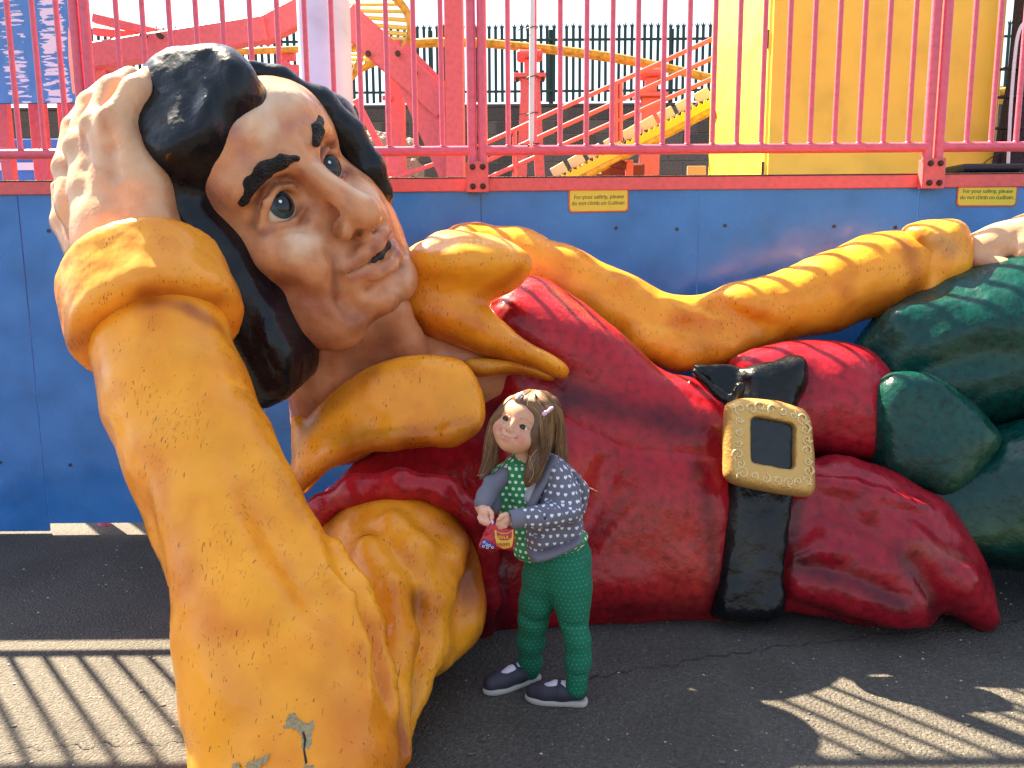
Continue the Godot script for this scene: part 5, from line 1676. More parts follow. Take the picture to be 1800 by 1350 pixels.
func giant_hair(o: Node3D) -> void:
	var f := Field.new()
	# cap over the skull, fringe lobe, long near lock, far side
	f.ell(Vector3(-1.051, 1.5427, -2.9444), Vector3(0.078, 0.089, 0.091) * 4.149, 0.1, false, Basis(Vector3(0.4466, 0.4597, -0.7676), Vector3(-0.4516, 0.8564, 0.2502), Vector3(0.7724, 0.2349, 0.5901)))
	f.cushion([Vector3(-0.8732, 1.7211, -2.55), Vector3(0.9575, -0, 0.2884), Vector3(0.1441, 0.8662, -0.4784), Vector3(-0.2498, 0.4997, 0.8294), PackedVector2Array([Vector2(-0.269, -0.014), Vector2(-0.270, 0.091), Vector2(-0.230, 0.189), Vector2(-0.143, 0.238), Vector2(-0.029, 0.231), Vector2(0.056, 0.196), Vector2(0.117, 0.122), Vector2(0.109, 0.049), Vector2(0.077, -0.019), Vector2(0.057, -0.083), Vector2(0.011, -0.151), Vector2(-0.042, -0.189), Vector2(-0.103, -0.196), Vector2(-0.181, -0.140), Vector2(-0.237, -0.077)])], 0.06, 0.075, 0.4, 0.06)
	f.cushion([Vector3(-0.8341, 1.1898, -2.59), Vector3(0.9487, -0, 0.3162), Vector3(-0.0714, 0.9741, 0.2143), Vector3(-0.3081, -0.2259, 0.9242), PackedVector2Array([Vector2(-0.249, 0.499), Vector2(-0.173, 0.407), Vector2(-0.111, 0.386), Vector2(-0.076, 0.304), Vector2(-0.017, 0.202), Vector2(0.040, 0.103), Vector2(0.101, -0.020), Vector2(0.145, -0.138), Vector2(0.155, -0.221), Vector2(0.123, -0.318), Vector2(0.068, -0.352), Vector2(0.000, -0.372), Vector2(-0.038, -0.330), Vector2(-0.052, -0.225), Vector2(-0.095, -0.093), Vector2(-0.159, 0.035), Vector2(-0.221, 0.161), Vector2(-0.261, 0.318)])], 0.08, 0.07, 0.3, 0.05)
	f.chain([[Vector3(-0.8359, 1.8965, -2.84), 0.0367], [Vector3(-0.7447, 1.8645, -2.87), 0.0446], [Vector3(-0.6399, 1.8075, -2.93), 0.0495], [Vector3(-0.5522, 1.7126, -2.97), 0.0543], [Vector3(-0.4953, 1.6045, -2.99), 0.0511], [Vector3(-0.4572, 1.5256, -3.02), 0.0319], [Vector3(-0.4367, 1.4727, -3.06), 0.0142]], 0.05)
	f.chain([[Vector3(-0.843, 1.8554, -3.05), 0.0990], [Vector3(-0.692, 1.7531, -3.15), 0.1234], [Vector3(-0.6048, 1.5964, -3.2), 0.1264]], 0.1)
	# combed grooves
	for q: Array in [[Vector3(-0.9605, 1.8461, -2.5), Vector3(-0.9085, 1.7879, -2.48), Vector3(-0.8917, 1.6793, -2.48)], [Vector3(-0.8796, 1.8794, -2.55), Vector3(-0.8325, 1.8104, -2.52), Vector3(-0.8476, 1.7005, -2.52)], [Vector3(-0.9288, 1.4899, -2.48), Vector3(-0.825, 1.311, -2.48), Vector3(-0.7415, 1.1266, -2.5)], [Vector3(-0.8887, 1.2953, -2.47), Vector3(-0.7878, 1.095, -2.48), Vector3(-0.7415, 0.918, -2.52)]]:
		f.fold([[q[0], 0.006], [q[1], 0.012], [q[2], 0.006]], 0.2, 0.04, true)
	f.build(0.016)
	f.lumps(noise, [[4.0, 0.010], [11.0, 0.003], [30.0, 0.001]])
	f.paint(lin("14151b"), [[Vector3(-0.9308, 1.5714, -2.5), Vector3(-0.7873, 1.8446, -2.7), 0.06, lin("2e2a25"), 0.6]], noise, 0.3, 5.0)
	lay(f, "hair", M.hair_coat, o)

func giant_head(o: Node3D) -> void:
	var at := Transform3D(Basis(Vector3(0.4466, 0.4597, -0.7676), Vector3(-0.4516, 0.8564, 0.2502), Vector3(0.7724, 0.2349, 0.5901)).scaled(Vector3.ONE), Vector3(-0.9025, 1.4725, -2.9))
	at.basis = at.basis * Basis.from_scale(Vector3.ONE * 4.1486)
	# everything below is in the head's own frame: x to its left, y up, z out of the face, a man's head in metres
	var f := Field.new()
	f.ell(Vector3(0, 0.018, -0.012), Vector3(0.070, 0.068, 0.090), 0.02)
	f.ell(Vector3(0.004, -0.022, 0.030), Vector3(0.062, 0.085, 0.060), 0.025)
	f.ell(Vector3(0, 0.044, 0.052), Vector3(0.056, 0.033, 0.038), 0.025)
	f.ell(Vector3(0.002, -0.086, 0.040), Vector3(0.058, 0.040, 0.048), 0.02)
	f.ell(Vector3(0.058, -0.054, 0.046), Vector3(0.032, 0.046, 0.032), 0.03)
	f.ell(Vector3(0.024, 0.034, 0.044), Vector3(0.050, 0.040, 0.042), 0.025)
	f.cone(Vector3(-0.052, -0.060, 0.010), Vector3(-0.030, -0.108, 0.058), 0.019, 0.019, 0.03)
	f.cone(Vector3(0.060, -0.055, 0.015), Vector3(0.042, -0.106, 0.060), 0.022, 0.022, 0.03)
	for s: float in [-1, 1]:
		f.cone(Vector3(s * 0.012, 0.016, 0.084), Vector3(s * 0.046, 0.018, 0.064), 0.011, 0.012, 0.014)
		f.ell(Vector3(s * 0.044, -0.036, 0.062), Vector3(0.020, 0.018, 0.020), 0.018)
	f.ell(Vector3(0.014, -0.106, 0.083), Vector3(0.030, 0.019, 0.021), 0.014)
	f.ell(Vector3(0.006, -0.074, 0.076), Vector3(0.038, 0.023, 0.026), 0.016)
	# sockets
	f.ell(Vector3(-0.030, -0.006, 0.090), Vector3(0.022, 0.0160, 0.017), 0.011, true)
	f.ell(Vector3(0.034, -0.002, 0.090), Vector3(0.022, 0.0160, 0.017), 0.011, true)
	# nose
	f.cone(Vector3(0, 0.008, 0.087), Vector3(0, -0.036, 0.113), 0.0085, 0.0105, 0.011)
	f.ball(Vector3(0, -0.042, 0.116), 0.0128, 0.01)
	for s: float in [-1, 1]:
		f.ball(Vector3(s * 0.0145, -0.044, 0.101), 0.0095, 0.005)
		f.ell(Vector3(s * 0.0070, -0.0530, 0.108), Vector3(0.0044, 0.0050, 0.007), 0.003, true)
		f.chain_r([Vector3(s * 0.0155, -0.033, 0.104), Vector3(s * 0.0245, -0.042, 0.100), Vector3(s * 0.0235, -0.052, 0.098)], 0.0016, 0.005, true)
	f.cone(Vector3(0, -0.050, 0.106), Vector3(0.002, -0.062, 0.099), 0.0055, 0.005, 0.008)
	# folds from the nose to the mouth, cheeks full above them
	for s: float in [-1, 1]:
		f.ell(Vector3(s * 0.036 + 0.002, -0.054, 0.076), Vector3(0.015, 0.018, 0.016), 0.014)
		f.fold([[Vector3(s * 0.0195, -0.040, 0.102), 0.0020], [Vector3(s * 0.028 + 0.001, -0.056, 0.099), 0.0026], [Vector3(s * 0.035 + 0.003, -0.073, 0.090), 0.0030], [Vector3(s * 0.037 + 0.004, -0.090, 0.082), 0.002]], 0.2, 0.011, true)
	# lips, parted
	f.chain([[Vector3(-0.024, -0.0715, 0.090), 0.003], [Vector3(-0.008, -0.0680, 0.103), 0.0052], [Vector3(0.004, -0.0680, 0.106), 0.0054], [Vector3(0.017, -0.0655, 0.104), 0.0054], [Vector3(0.041, -0.0700, 0.088), 0.003]], 0.005)
	f.chain([[Vector3(-0.022, -0.0770, 0.089), 0.003], [Vector3(-0.006, -0.0862, 0.100), 0.0062], [Vector3(0.006, -0.0898, 0.103), 0.0070], [Vector3(0.020, -0.0870, 0.100), 0.0068], [Vector3(0.040, -0.0755, 0.086), 0.003]], 0.005)
	f.chain([[Vector3(-0.026, -0.0735, 0.092), 0.0012], [Vector3(-0.010, -0.0760, 0.1045), 0.0018], [Vector3(-0.003, -0.0768, 0.105), 0.0034], [Vector3(0.006, -0.0774, 0.105), 0.0042], [Vector3(0.022, -0.0750, 0.102), 0.0046], [Vector3(0.043, -0.0710, 0.089), 0.0016]], 0.002, true)
	f.fold([[Vector3(-0.020, -0.0955, 0.098), 0.003], [Vector3(0.004, -0.0975, 0.101), 0.004], [Vector3(0.026, -0.0945, 0.098), 0.003]], 0.2, 0.01, true)
	f.fold([[Vector3(-0.036, -0.090, 0.085), 0.002], [Vector3(-0.034, -0.100, 0.084), 0.003], [Vector3(-0.026, -0.108, 0.088), 0.002]], 0.2, 0.01, true)
	f.fold([[Vector3(0.006, -0.106, 0.102), 0.002], [Vector3(0.007, -0.119, 0.098), 0.002]], 0.2, 0.01, true)
	# frown lines and the brow's bosses
	f.fold([[Vector3(-0.004, 0.008, 0.098), 0.002], [Vector3(-0.007, 0.027, 0.097), 0.002]], 0.2, 0.008, true)
	f.fold([[Vector3(0.006, 0.010, 0.098), 0.002], [Vector3(0.008, 0.026, 0.097), 0.002]], 0.2, 0.008, true)
	f.ell(Vector3(-0.018, 0.047, 0.079), Vector3(0.018, 0.012, 0.012), 0.012)
	f.ell(Vector3(0.016, 0.047, 0.079), Vector3(0.018, 0.012, 0.012), 0.012)
	# eyelids round the eyeballs
	for e: Vector3 in [Vector3(-1, -0.0300, -0.0085), Vector3(1, 0.0325, -0.0050)]:
		var s := e.x
		f.chain([[Vector3(e.y + s * 0.0205, e.z - 0.006, 0.067), 0.0026], [Vector3(e.y + s * 0.0115, e.z + 0.0088, 0.0775), 0.0034], [Vector3(e.y, e.z + 0.0142, 0.0815), 0.0038], [Vector3(e.y - s * 0.0115, e.z + 0.0098, 0.0820), 0.0034], [Vector3(e.y - s * 0.0205, e.z - 0.003, 0.0785), 0.0028]], 0.003)
		f.chain([[Vector3(e.y + s * 0.0205, e.z - 0.006, 0.067), 0.0026], [Vector3(e.y + s * 0.010, e.z - 0.0122, 0.0765), 0.0030], [Vector3(e.y, e.z - 0.0138, 0.0800), 0.0032], [Vector3(e.y - s * 0.0115, e.z - 0.0115, 0.0805), 0.0030], [Vector3(e.y - s * 0.0205, e.z - 0.003, 0.0785), 0.0028]], 0.003)
		f.fold([[Vector3(e.y + s * 0.016, e.z + 0.010, 0.074), 0.0014], [Vector3(e.y, e.z + 0.0185, 0.084), 0.0018], [Vector3(e.y - s * 0.014, e.z + 0.013, 0.083), 0.0014]], 0.2, 0.004, true)
		f.fold([[Vector3(e.y + s * 0.016, e.z - 0.016, 0.072), 0.0014], [Vector3(e.y, e.z - 0.021, 0.079), 0.0018], [Vector3(e.y - s * 0.016, e.z - 0.015, 0.081), 0.0014]], 0.2, 0.006, true)
	f.build(0.0023)
	f.lumps(noise, [[28.0, 0.0007], [70.0, 0.0003]])
	var st := []
	var brown := lin("8a4d30")
	var rose := lin("bd7f6e")
	var pale := lin("e9c6a4")
	for s: float in [-1, 1]:
		st.append([Vector3(s * 0.021, -0.038, 0.100), Vector3(s * 0.037, -0.088, 0.082), 0.008, brown, 0.85])
		st.append([Vector3(s * 0.016, 0.004, 0.084), Vector3(s * 0.048, 0.008, 0.070), 0.011, brown, 0.75])
		st.append([Vector3(s * 0.016, -0.020, 0.080), Vector3(s * 0.048, -0.020, 0.066), 0.009, lin("a05a40"), 0.75])
		st.append([Vector3(s * 0.012, 0.004, 0.094), Vector3(s * 0.018, -0.036, 0.098), 0.011, lin("a85f3c"), 0.75])
		st.append([Vector3(s * 0.058, -0.060, 0.030), Vector3(s * 0.044, -0.105, 0.050), 0.040, lin("8f4a30"), 0.85])
		st.append([Vector3(s * 0.050, 0.025, 0.055), Vector3(s * 0.054, 0.055, 0.045), 0.022, rose, 0.7])
		st.append([Vector3(s * 0.058, 0.020, 0.040), Vector3(s * 0.062, -0.030, 0.030), 0.018, lin("a5603e"), 0.7])
		st.append([Vector3(s * 0.036, -0.034, 0.080), Vector3(s * 0.046, -0.038, 0.074), 0.015, pale, 0.6])
		st.append([Vector3(s * 0.048, -0.060, 0.070), Vector3(s * 0.044, -0.085, 0.066), 0.014, lin("b5704e"), 0.6])
	st.append([Vector3(-0.03, 0.052, 0.088), Vector3(0.03, 0.052, 0.088), 0.018, pale, 0.65])
	st.append([Vector3(-0.03, 0.068, 0.086), Vector3(0.0, 0.034, 0.092), 0.007, rose, 0.5])
	st.append([Vector3(0.002, 0.036, 0.092), Vector3(0.024, 0.036, 0.092), 0.008, rose, 0.5])
	st.append([Vector3(0, -0.120, 0.086), Vector3(0, -0.128, 0.060), 0.026, lin("8f5038"), 0.7])
	st.append([Vector3(-0.018, -0.096, 0.098), Vector3(0.026, -0.095, 0.098), 0.006, brown, 0.75])
	st.append([Vector3(-0.010, -0.058, 0.100), Vector3(0.012, -0.058, 0.100), 0.008, lin("a06850"), 0.6])
	for q: Array in [[Vector3(-0.024, -0.0715, 0.090), Vector3(-0.004, -0.068, 0.107)], [Vector3(-0.004, -0.068, 0.107), Vector3(0.018, -0.067, 0.107)], [Vector3(0.018, -0.067, 0.107), Vector3(0.041, -0.070, 0.090)]]:
		st.append([q[0], q[1], 0.0055, lin("9c4f42"), 0.75])
	for q: Array in [[Vector3(-0.022, -0.078, 0.090), Vector3(-0.004, -0.086, 0.106)], [Vector3(-0.004, -0.086, 0.106), Vector3(0.018, -0.085, 0.105)], [Vector3(0.018, -0.085, 0.105), Vector3(0.040, -0.076, 0.088)]]:
		st.append([q[0], q[1], 0.006, lin("a8604c"), 0.7])
	for s: float in [-1, 1]:
		st.append([Vector3(s * 0.0070, -0.0540, 0.105), Vector3(s * 0.0070, -0.053, 0.108), 0.0050, lin("3a1d18"), 0.9])
	for q: Array in [[Vector3(-0.026, -0.0735, 0.090), Vector3(-0.008, -0.076, 0.102)], [Vector3(-0.008, -0.076, 0.102), Vector3(0.006, -0.077, 0.103)], [Vector3(0.006, -0.077, 0.103), Vector3(0.022, -0.0745, 0.100)], [Vector3(0.022, -0.0745, 0.100), Vector3(0.042, -0.071, 0.087)]]:
		st.append([q[0], q[1], 0.0026, lin("2a1512"), 0.9])
	# the painter's darker strokes on the near side, and the pale ones over them
	for q: Array in [
		[Vector3(-0.050, -0.010, 0.062), Vector3(-0.040, 0.010, 0.076), 0.007, "74402a", 0.8], [Vector3(-0.040, 0.011, 0.077), Vector3(-0.018, 0.012, 0.084), 0.006, "74402a", 0.85],
		[Vector3(-0.048, -0.022, 0.064), Vector3(-0.022, -0.026, 0.080), 0.006, "8a4d34", 0.75], [Vector3(-0.012, 0.002, 0.084), Vector3(-0.014, -0.020, 0.090), 0.009, "94532f", 0.7],
		[Vector3(0.016, 0.012, 0.084), Vector3(0.048, 0.014, 0.072), 0.007, "74402a", 0.8], [Vector3(0.018, -0.018, 0.080), Vector3(0.050, -0.018, 0.068), 0.006, "8a4d34", 0.7],
		[Vector3(-0.050, -0.058, 0.055), Vector3(-0.036, -0.100, 0.066), 0.026, "a2583a", 0.75], [Vector3(-0.030, -0.112, 0.074), Vector3(0.030, -0.122, 0.078), 0.020, "94502f", 0.7],
		[Vector3(-0.058, 0.036, 0.040), Vector3(-0.050, 0.052, 0.052), 0.020, "a06a66", 0.7], [Vector3(-0.036, 0.036, 0.078), Vector3(-0.030, 0.050, 0.080), 0.013, "b57a70", 0.65],
		[Vector3(-0.018, -0.062, 0.098), Vector3(0.022, -0.060, 0.098), 0.007, "a8674c", 0.65],
		[Vector3(-0.024, 0.062, 0.084), Vector3(0.020, 0.056, 0.086), 0.017, "efd0b2", 0.75], [Vector3(-0.022, 0.040, 0.088), Vector3(-0.012, 0.044, 0.092), 0.010, "ecccae", 0.6],
		[Vector3(-0.001, 0.006, 0.100), Vector3(0.000, -0.034, 0.122), 0.0055, "eec6a2", 0.7], [Vector3(-0.040, -0.034, 0.078), Vector3(-0.030, -0.042, 0.086), 0.013, "eec8a8", 0.75],
		[Vector3(0.004, -0.104, 0.100), Vector3(0.018, -0.106, 0.100), 0.010, "e2ab88", 0.6]]:
		st.append([q[0], q[1], q[2], lin(q[3]), q[4]])
	f.paint(lin("d59468"), st, noise, 0.12, 30.0)
	var head := lay(f, "head", M.skin_coat, o, at)
	# the dark of the parted mouth
	f = Field.new()
	f.chain([[Vector3(-0.010, -0.0760, 0.0990), 0.0014], [Vector3(-0.003, -0.0768, 0.0990), 0.0030], [Vector3(0.006, -0.0774, 0.0985), 0.0040], [Vector3(0.022, -0.0752, 0.0955), 0.0042], [Vector3(0.040, -0.0712, 0.0850), 0.0026]], 0.004)
	f.build(0.0016)
	part("mouth", f.commit(), M.mouth_dark, head, at)
	# eyes
	for s: float in [-1, 1]:
		var e := Vector3(-0.0300, -0.0085, 0.0668) if s < 0 else Vector3(0.0325, -0.0050, 0.0668)
		var sm := SphereMesh.new()
		sm.radius = 0.0154
		sm.height = 0.0308
		sm.radial_segments = 40
		sm.rings = 24
		var eye := part("eye", sm, M.eye_white, o, at * Transform3D(Basis.IDENTITY, e))
		var look := Vector3(-0.16 if s < 0 else -0.10, 0.10, 1.0).normalized()
		for q: Array in [["iris", 0.0100, 0.0006, M.iris_paint], ["pupil", 0.0062, 0.0012, M.pupil_paint]]:
			part(q[0], cap_mesh(0.0154 + q[2], asin(q[1] / 0.0154)), q[3], eye, at * Transform3D(Basis.IDENTITY, e) * Transform3D(Basis.looking_at(-look, Vector3.UP), Vector3.ZERO))
		part("glint", cap_mesh(0.0154 + 0.0017, asin(0.0011 / 0.0154)), M.glint_paint, eye, at * Transform3D(Basis.IDENTITY, e) * Transform3D(Basis.looking_at(-(look + Vector3(-0.12, 0.16, 0)).normalized(), Vector3.UP), Vector3.ZERO))
	# eyebrows, raised and rough
	for s: float in [-1, 1]:
		f = Field.new()
		if s < 0:
			f.chain([[Vector3(-0.013, 0.0150, 0.0990), 0.0022], [Vector3(-0.024, 0.0190, 0.0960), 0.0046], [Vector3(-0.036, 0.0195, 0.0880), 0.0056], [Vector3(-0.045, 0.0160, 0.0785), 0.0052], [Vector3(-0.053, 0.0080, 0.0680), 0.0030]], 0.003)
		else:
			f.chain([[Vector3(0.012, 0.0180, 0.0990), 0.0036], [Vector3(0.022, 0.0240, 0.0960), 0.0044], [Vector3(0.035, 0.0290, 0.0880), 0.0046], [Vector3(0.046, 0.0290, 0.0780), 0.0042], [Vector3(0.054, 0.0250, 0.0700), 0.0034]], 0.003)
		f.build(0.0018)
		f.lumps(noise, [[60.0, 0.0012], [140.0, 0.0009]])
		part("eyebrow", f.commit(), M.brow_paint, head, at)

# A cap of a sphere round +z.
func cap_mesh(r: float, half_angle: float) -> Mesh:
	var st := st_new()
	var rings := 6
	var sides := 28
	for i in rings:
		var a0 := half_angle * i / rings
		var a1 := half_angle * (i + 1) / rings
		for k in sides:
			var b0 := TAU * k / sides
			var b1 := TAU * (k + 1) / sides
			for q: Array in [[a0, b0], [a1, b1], [a1, b0], [a0, b0], [a0, b1], [a1, b1]]:
				var n := Vector3(sin(q[0]) * cos(q[1]), sin(q[0]) * sin(q[1]), cos(q[0]))
				st.set_normal(n)
				st.add_vertex(n * r)
	return st.commit()

func giant_belt(o: Node3D) -> void:
	var black := lin("15161b")
	# band down the front
	var f := Field.new()
	f.cushion([Vector3(0.8606, 0.3906, -2.9), Vector3(1, 0, 0), Vector3(0, 0.9578, -0.2873), Vector3(0, 0.2873, 0.9578), PackedVector2Array([Vector2(-0.095, 0.410), Vector2(0.030, 0.430), Vector2(0.172, 0.367), Vector2(0.168, 0.222), Vector2(0.134, 0.039), Vector2(0.114, -0.121), Vector2(0.082, -0.357), Vector2(-0.047, -0.375), Vector2(-0.170, -0.351), Vector2(-0.133, -0.119), Vector2(-0.105, 0.061)])], 0.05, 0.09, 0.3, 0.03, false, 0.0, 0.12)
	f.build(0.016, -0.06)
	f.lumps(noise, [[4.0, 0.008], [12.0, 0.004], [30.0, 0.0012]])
	f.paint(black, [[Vector3(0.7614, 0.4677, -2.66), Vector3(0.825, 0.2715, -2.66), 0.08, lin("3a3934"), 0.5]], noise, 0.3, 5.0)
	lay(f, "belt_band", M.belt_coat, o)
	f = Field.new()
	f.cushion([Vector3(0.9343, 0.8011, -3.03), Vector3(1, 0, 0), Vector3(0, 0.9285, -0.3714), Vector3(0, 0.3714, 0.9285), PackedVector2Array([Vector2(-0.112, 0.001), Vector2(-0.099, 0.076), Vector2(-0.045, 0.103), Vector2(0.026, 0.120), Vector2(0.084, 0.141), Vector2(0.132, 0.132), Vector2(0.153, 0.084), Vector2(0.138, 0.016), Vector2(0.104, -0.047), Vector2(0.078, -0.117), Vector2(-0.020, -0.126), Vector2(-0.118, -0.094)])], 0.07, 0.085, 0.12, 0.03)
	f.cushion([Vector3(0.7454, 0.8385, -3.07), Vector3(1, 0, 0), Vector3(0, 0.848, -0.53), Vector3(0, 0.53, 0.848), PackedVector2Array([Vector2(-0.082, 0.049), Vector2(-0.025, 0.067), Vector2(0.100, 0.050), Vector2(0.131, -0.047), Vector2(0.062, -0.102), Vector2(0.008, -0.068), Vector2(-0.033, -0.013)])], 0.03, 0.035, 0.06, 0.02)
	f.chain([[Vector3(0.66, 0.8844, -3.02), 0.0124], [Vector3(0.7391, 0.8111, -2.98), 0.0184], [Vector3(0.7898, 0.7706, -2.95), 0.0182], [Vector3(0.8078, 0.8361, -2.95), 0.0202]], 0.02)
	f.build(0.012)
	f.lumps(noise, [[5.0, 0.006], [16.0, 0.003]])
	f.paint(lin("0e0f14"), [], noise, 0.3, 5.0)
	lay(f, "belt_tongue", M.belt_coat, o)
	# gilt buckle: a bevelled square frame covered in scrolls
	f = Field.new()
	var fr := [Vector3(0.8679, 0.6521, -2.79), Vector3(0.9982, -0, 0.0599), Vector3(0.0172, 0.958, -0.2864), Vector3(-0.0574, 0.2869, 0.9562), PackedVector2Array([Vector2(-0.146, 0.126), Vector2(-0.122, 0.157), Vector2(-0.091, 0.169), Vector2(0.005, 0.165), Vector2(0.096, 0.142), Vector2(0.129, 0.119), Vector2(0.145, 0.082), Vector2(0.151, -0.024), Vector2(0.149, -0.129), Vector2(0.134, -0.158), Vector2(0.108, -0.166), Vector2(-0.005, -0.151), Vector2(-0.114, -0.128), Vector2(-0.144, -0.107), Vector2(-0.154, -0.074)])]
	f.cushion(fr, 0.035, 0.05, 0.05, 0.01, false, 0.0, 0.0, 1)
	f.cushion([Vector3(0.874, 0.6642, -2.78), Vector3(0.9982, -0, 0.0599), Vector3(0.0172, 0.958, -0.2864), Vector3(-0.0574, 0.2869, 0.9562), PackedVector2Array([Vector2(-0.070, 0.069), Vector2(-0.066, 0.089), Vector2(-0.048, 0.094), Vector2(0.003, 0.083), Vector2(0.053, 0.072), Vector2(0.070, 0.064), Vector2(0.073, 0.045), Vector2(0.071, -0.015), Vector2(0.070, -0.061), Vector2(0.065, -0.078), Vector2(0.048, -0.082), Vector2(-0.002, -0.073), Vector2(-0.053, -0.064), Vector2(-0.070, -0.060), Vector2(-0.073, -0.041), Vector2(-0.072, 0.013)])], 0.004, 0.12, 0.02, 0.012, true, 0.0, 0.0, 0)
	f.build(0.0085)
	f.lumps(noise, [[9.0, 0.0025], [30.0, 0.0006]])
	var buckle := lay(f, "buckle", M.gold_paint, o)
	part("buckle_inset", plate_mesh(PackedVector2Array([Vector2(-0.101,0.127), Vector2(0.103,0.093), Vector2(0.100,-0.114), Vector2(-0.105,-0.089)]), 0.012), M.black_paint, buckle, Transform3D(Basis(fr[1], fr[2], fr[3]), Vector3(0.8756, 0.6631, -2.785) ))
	# scrollwork
	var rr := RandomNumberGenerator.new()
	rr.seed = 4
	var ring := [Vector2(-0.100,0.126), Vector2(-0.034,0.134), Vector2(0.042,0.119), Vector2(0.106,0.095), Vector2(0.117,0.024), Vector2(0.118,-0.047), Vector2(0.114,-0.112), Vector2(0.053,-0.117), Vector2(-0.022,-0.106), Vector2(-0.098,-0.089), Vector2(-0.111,-0.026), Vector2(-0.107,0.048)]
	var st := st_new()
	var origin: Vector3 = fr[0]
	for i in ring.size():
		for half in 2:
			var c: Vector2 = ring[i].lerp(ring[(i + 1) % ring.size()], 0.5 * half)
			var r0 := rr.randf_range(0.013, 0.022)
			var turn := -1.0 if rr.randf() < 0.5 else 1.0
			var a0 := rr.randf() * TAU
			var p := PackedVector3Array()
			var rad := PackedFloat32Array()
			for k in 15:
				var a := a0 + turn * k * 0.55
				var r := r0 * (1.0 - 0.062 * k)
				var q := c + Vector2(cos(a), sin(a)) * r
				p.append(origin + (fr[1] as Vector3) * q.x + (fr[2] as Vector3) * q.y + (fr[3] as Vector3) * 0.0495)
				rad.append((0.0036 if k < 14 else 0.005) * rr.randf_range(0.8, 1.1))
			tube_into(st, p, rad, 6)
			# a leaf beside it
			var l := PackedVector3Array()
			var lr := PackedFloat32Array()
			var dir := Vector2.from_angle(rr.randf() * TAU)
			for k in 5:
				var q := c + dir * (r0 * (0.4 + 0.2 * k)) + dir.orthogonal() * 0.006 * sin(k * 1.3)
				l.append(origin + (fr[1] as Vector3) * q.x + (fr[2] as Vector3) * q.y + (fr[3] as Vector3) * 0.0485)
				lr.append([0.002, 0.005, 0.006, 0.004, 0.0015][k])
			tube_into(st, l, lr, 6)
	part("scrollwork", st.commit(), M.gold_light, buckle)

# ---------------------------------------------------------------- the girl
func build_girl() -> void:
	var o := thing("person", "small girl with long brown hair, grey heart-print hoodie and green dotted leggings, smiling", "person", Vector3(0.1197, -0.0114, -2.33) * Vector3(1, 0, 1))
	var head_at := Transform3D(Basis(Vector3(0.8126, -0.3169, 0.4892), Vector3(0.4528, 0.8716, -0.1875), Vector3(-0.3670, 0.3739, 0.8518)) * Basis.from_scale(Vector3.ONE * 1.1709), Vector3(0.0308, 0.826, -2.32))
	girl_body(o, head_at)
	girl_clothes(o)
	girl_hair(o, head_at)
	girl_packet()

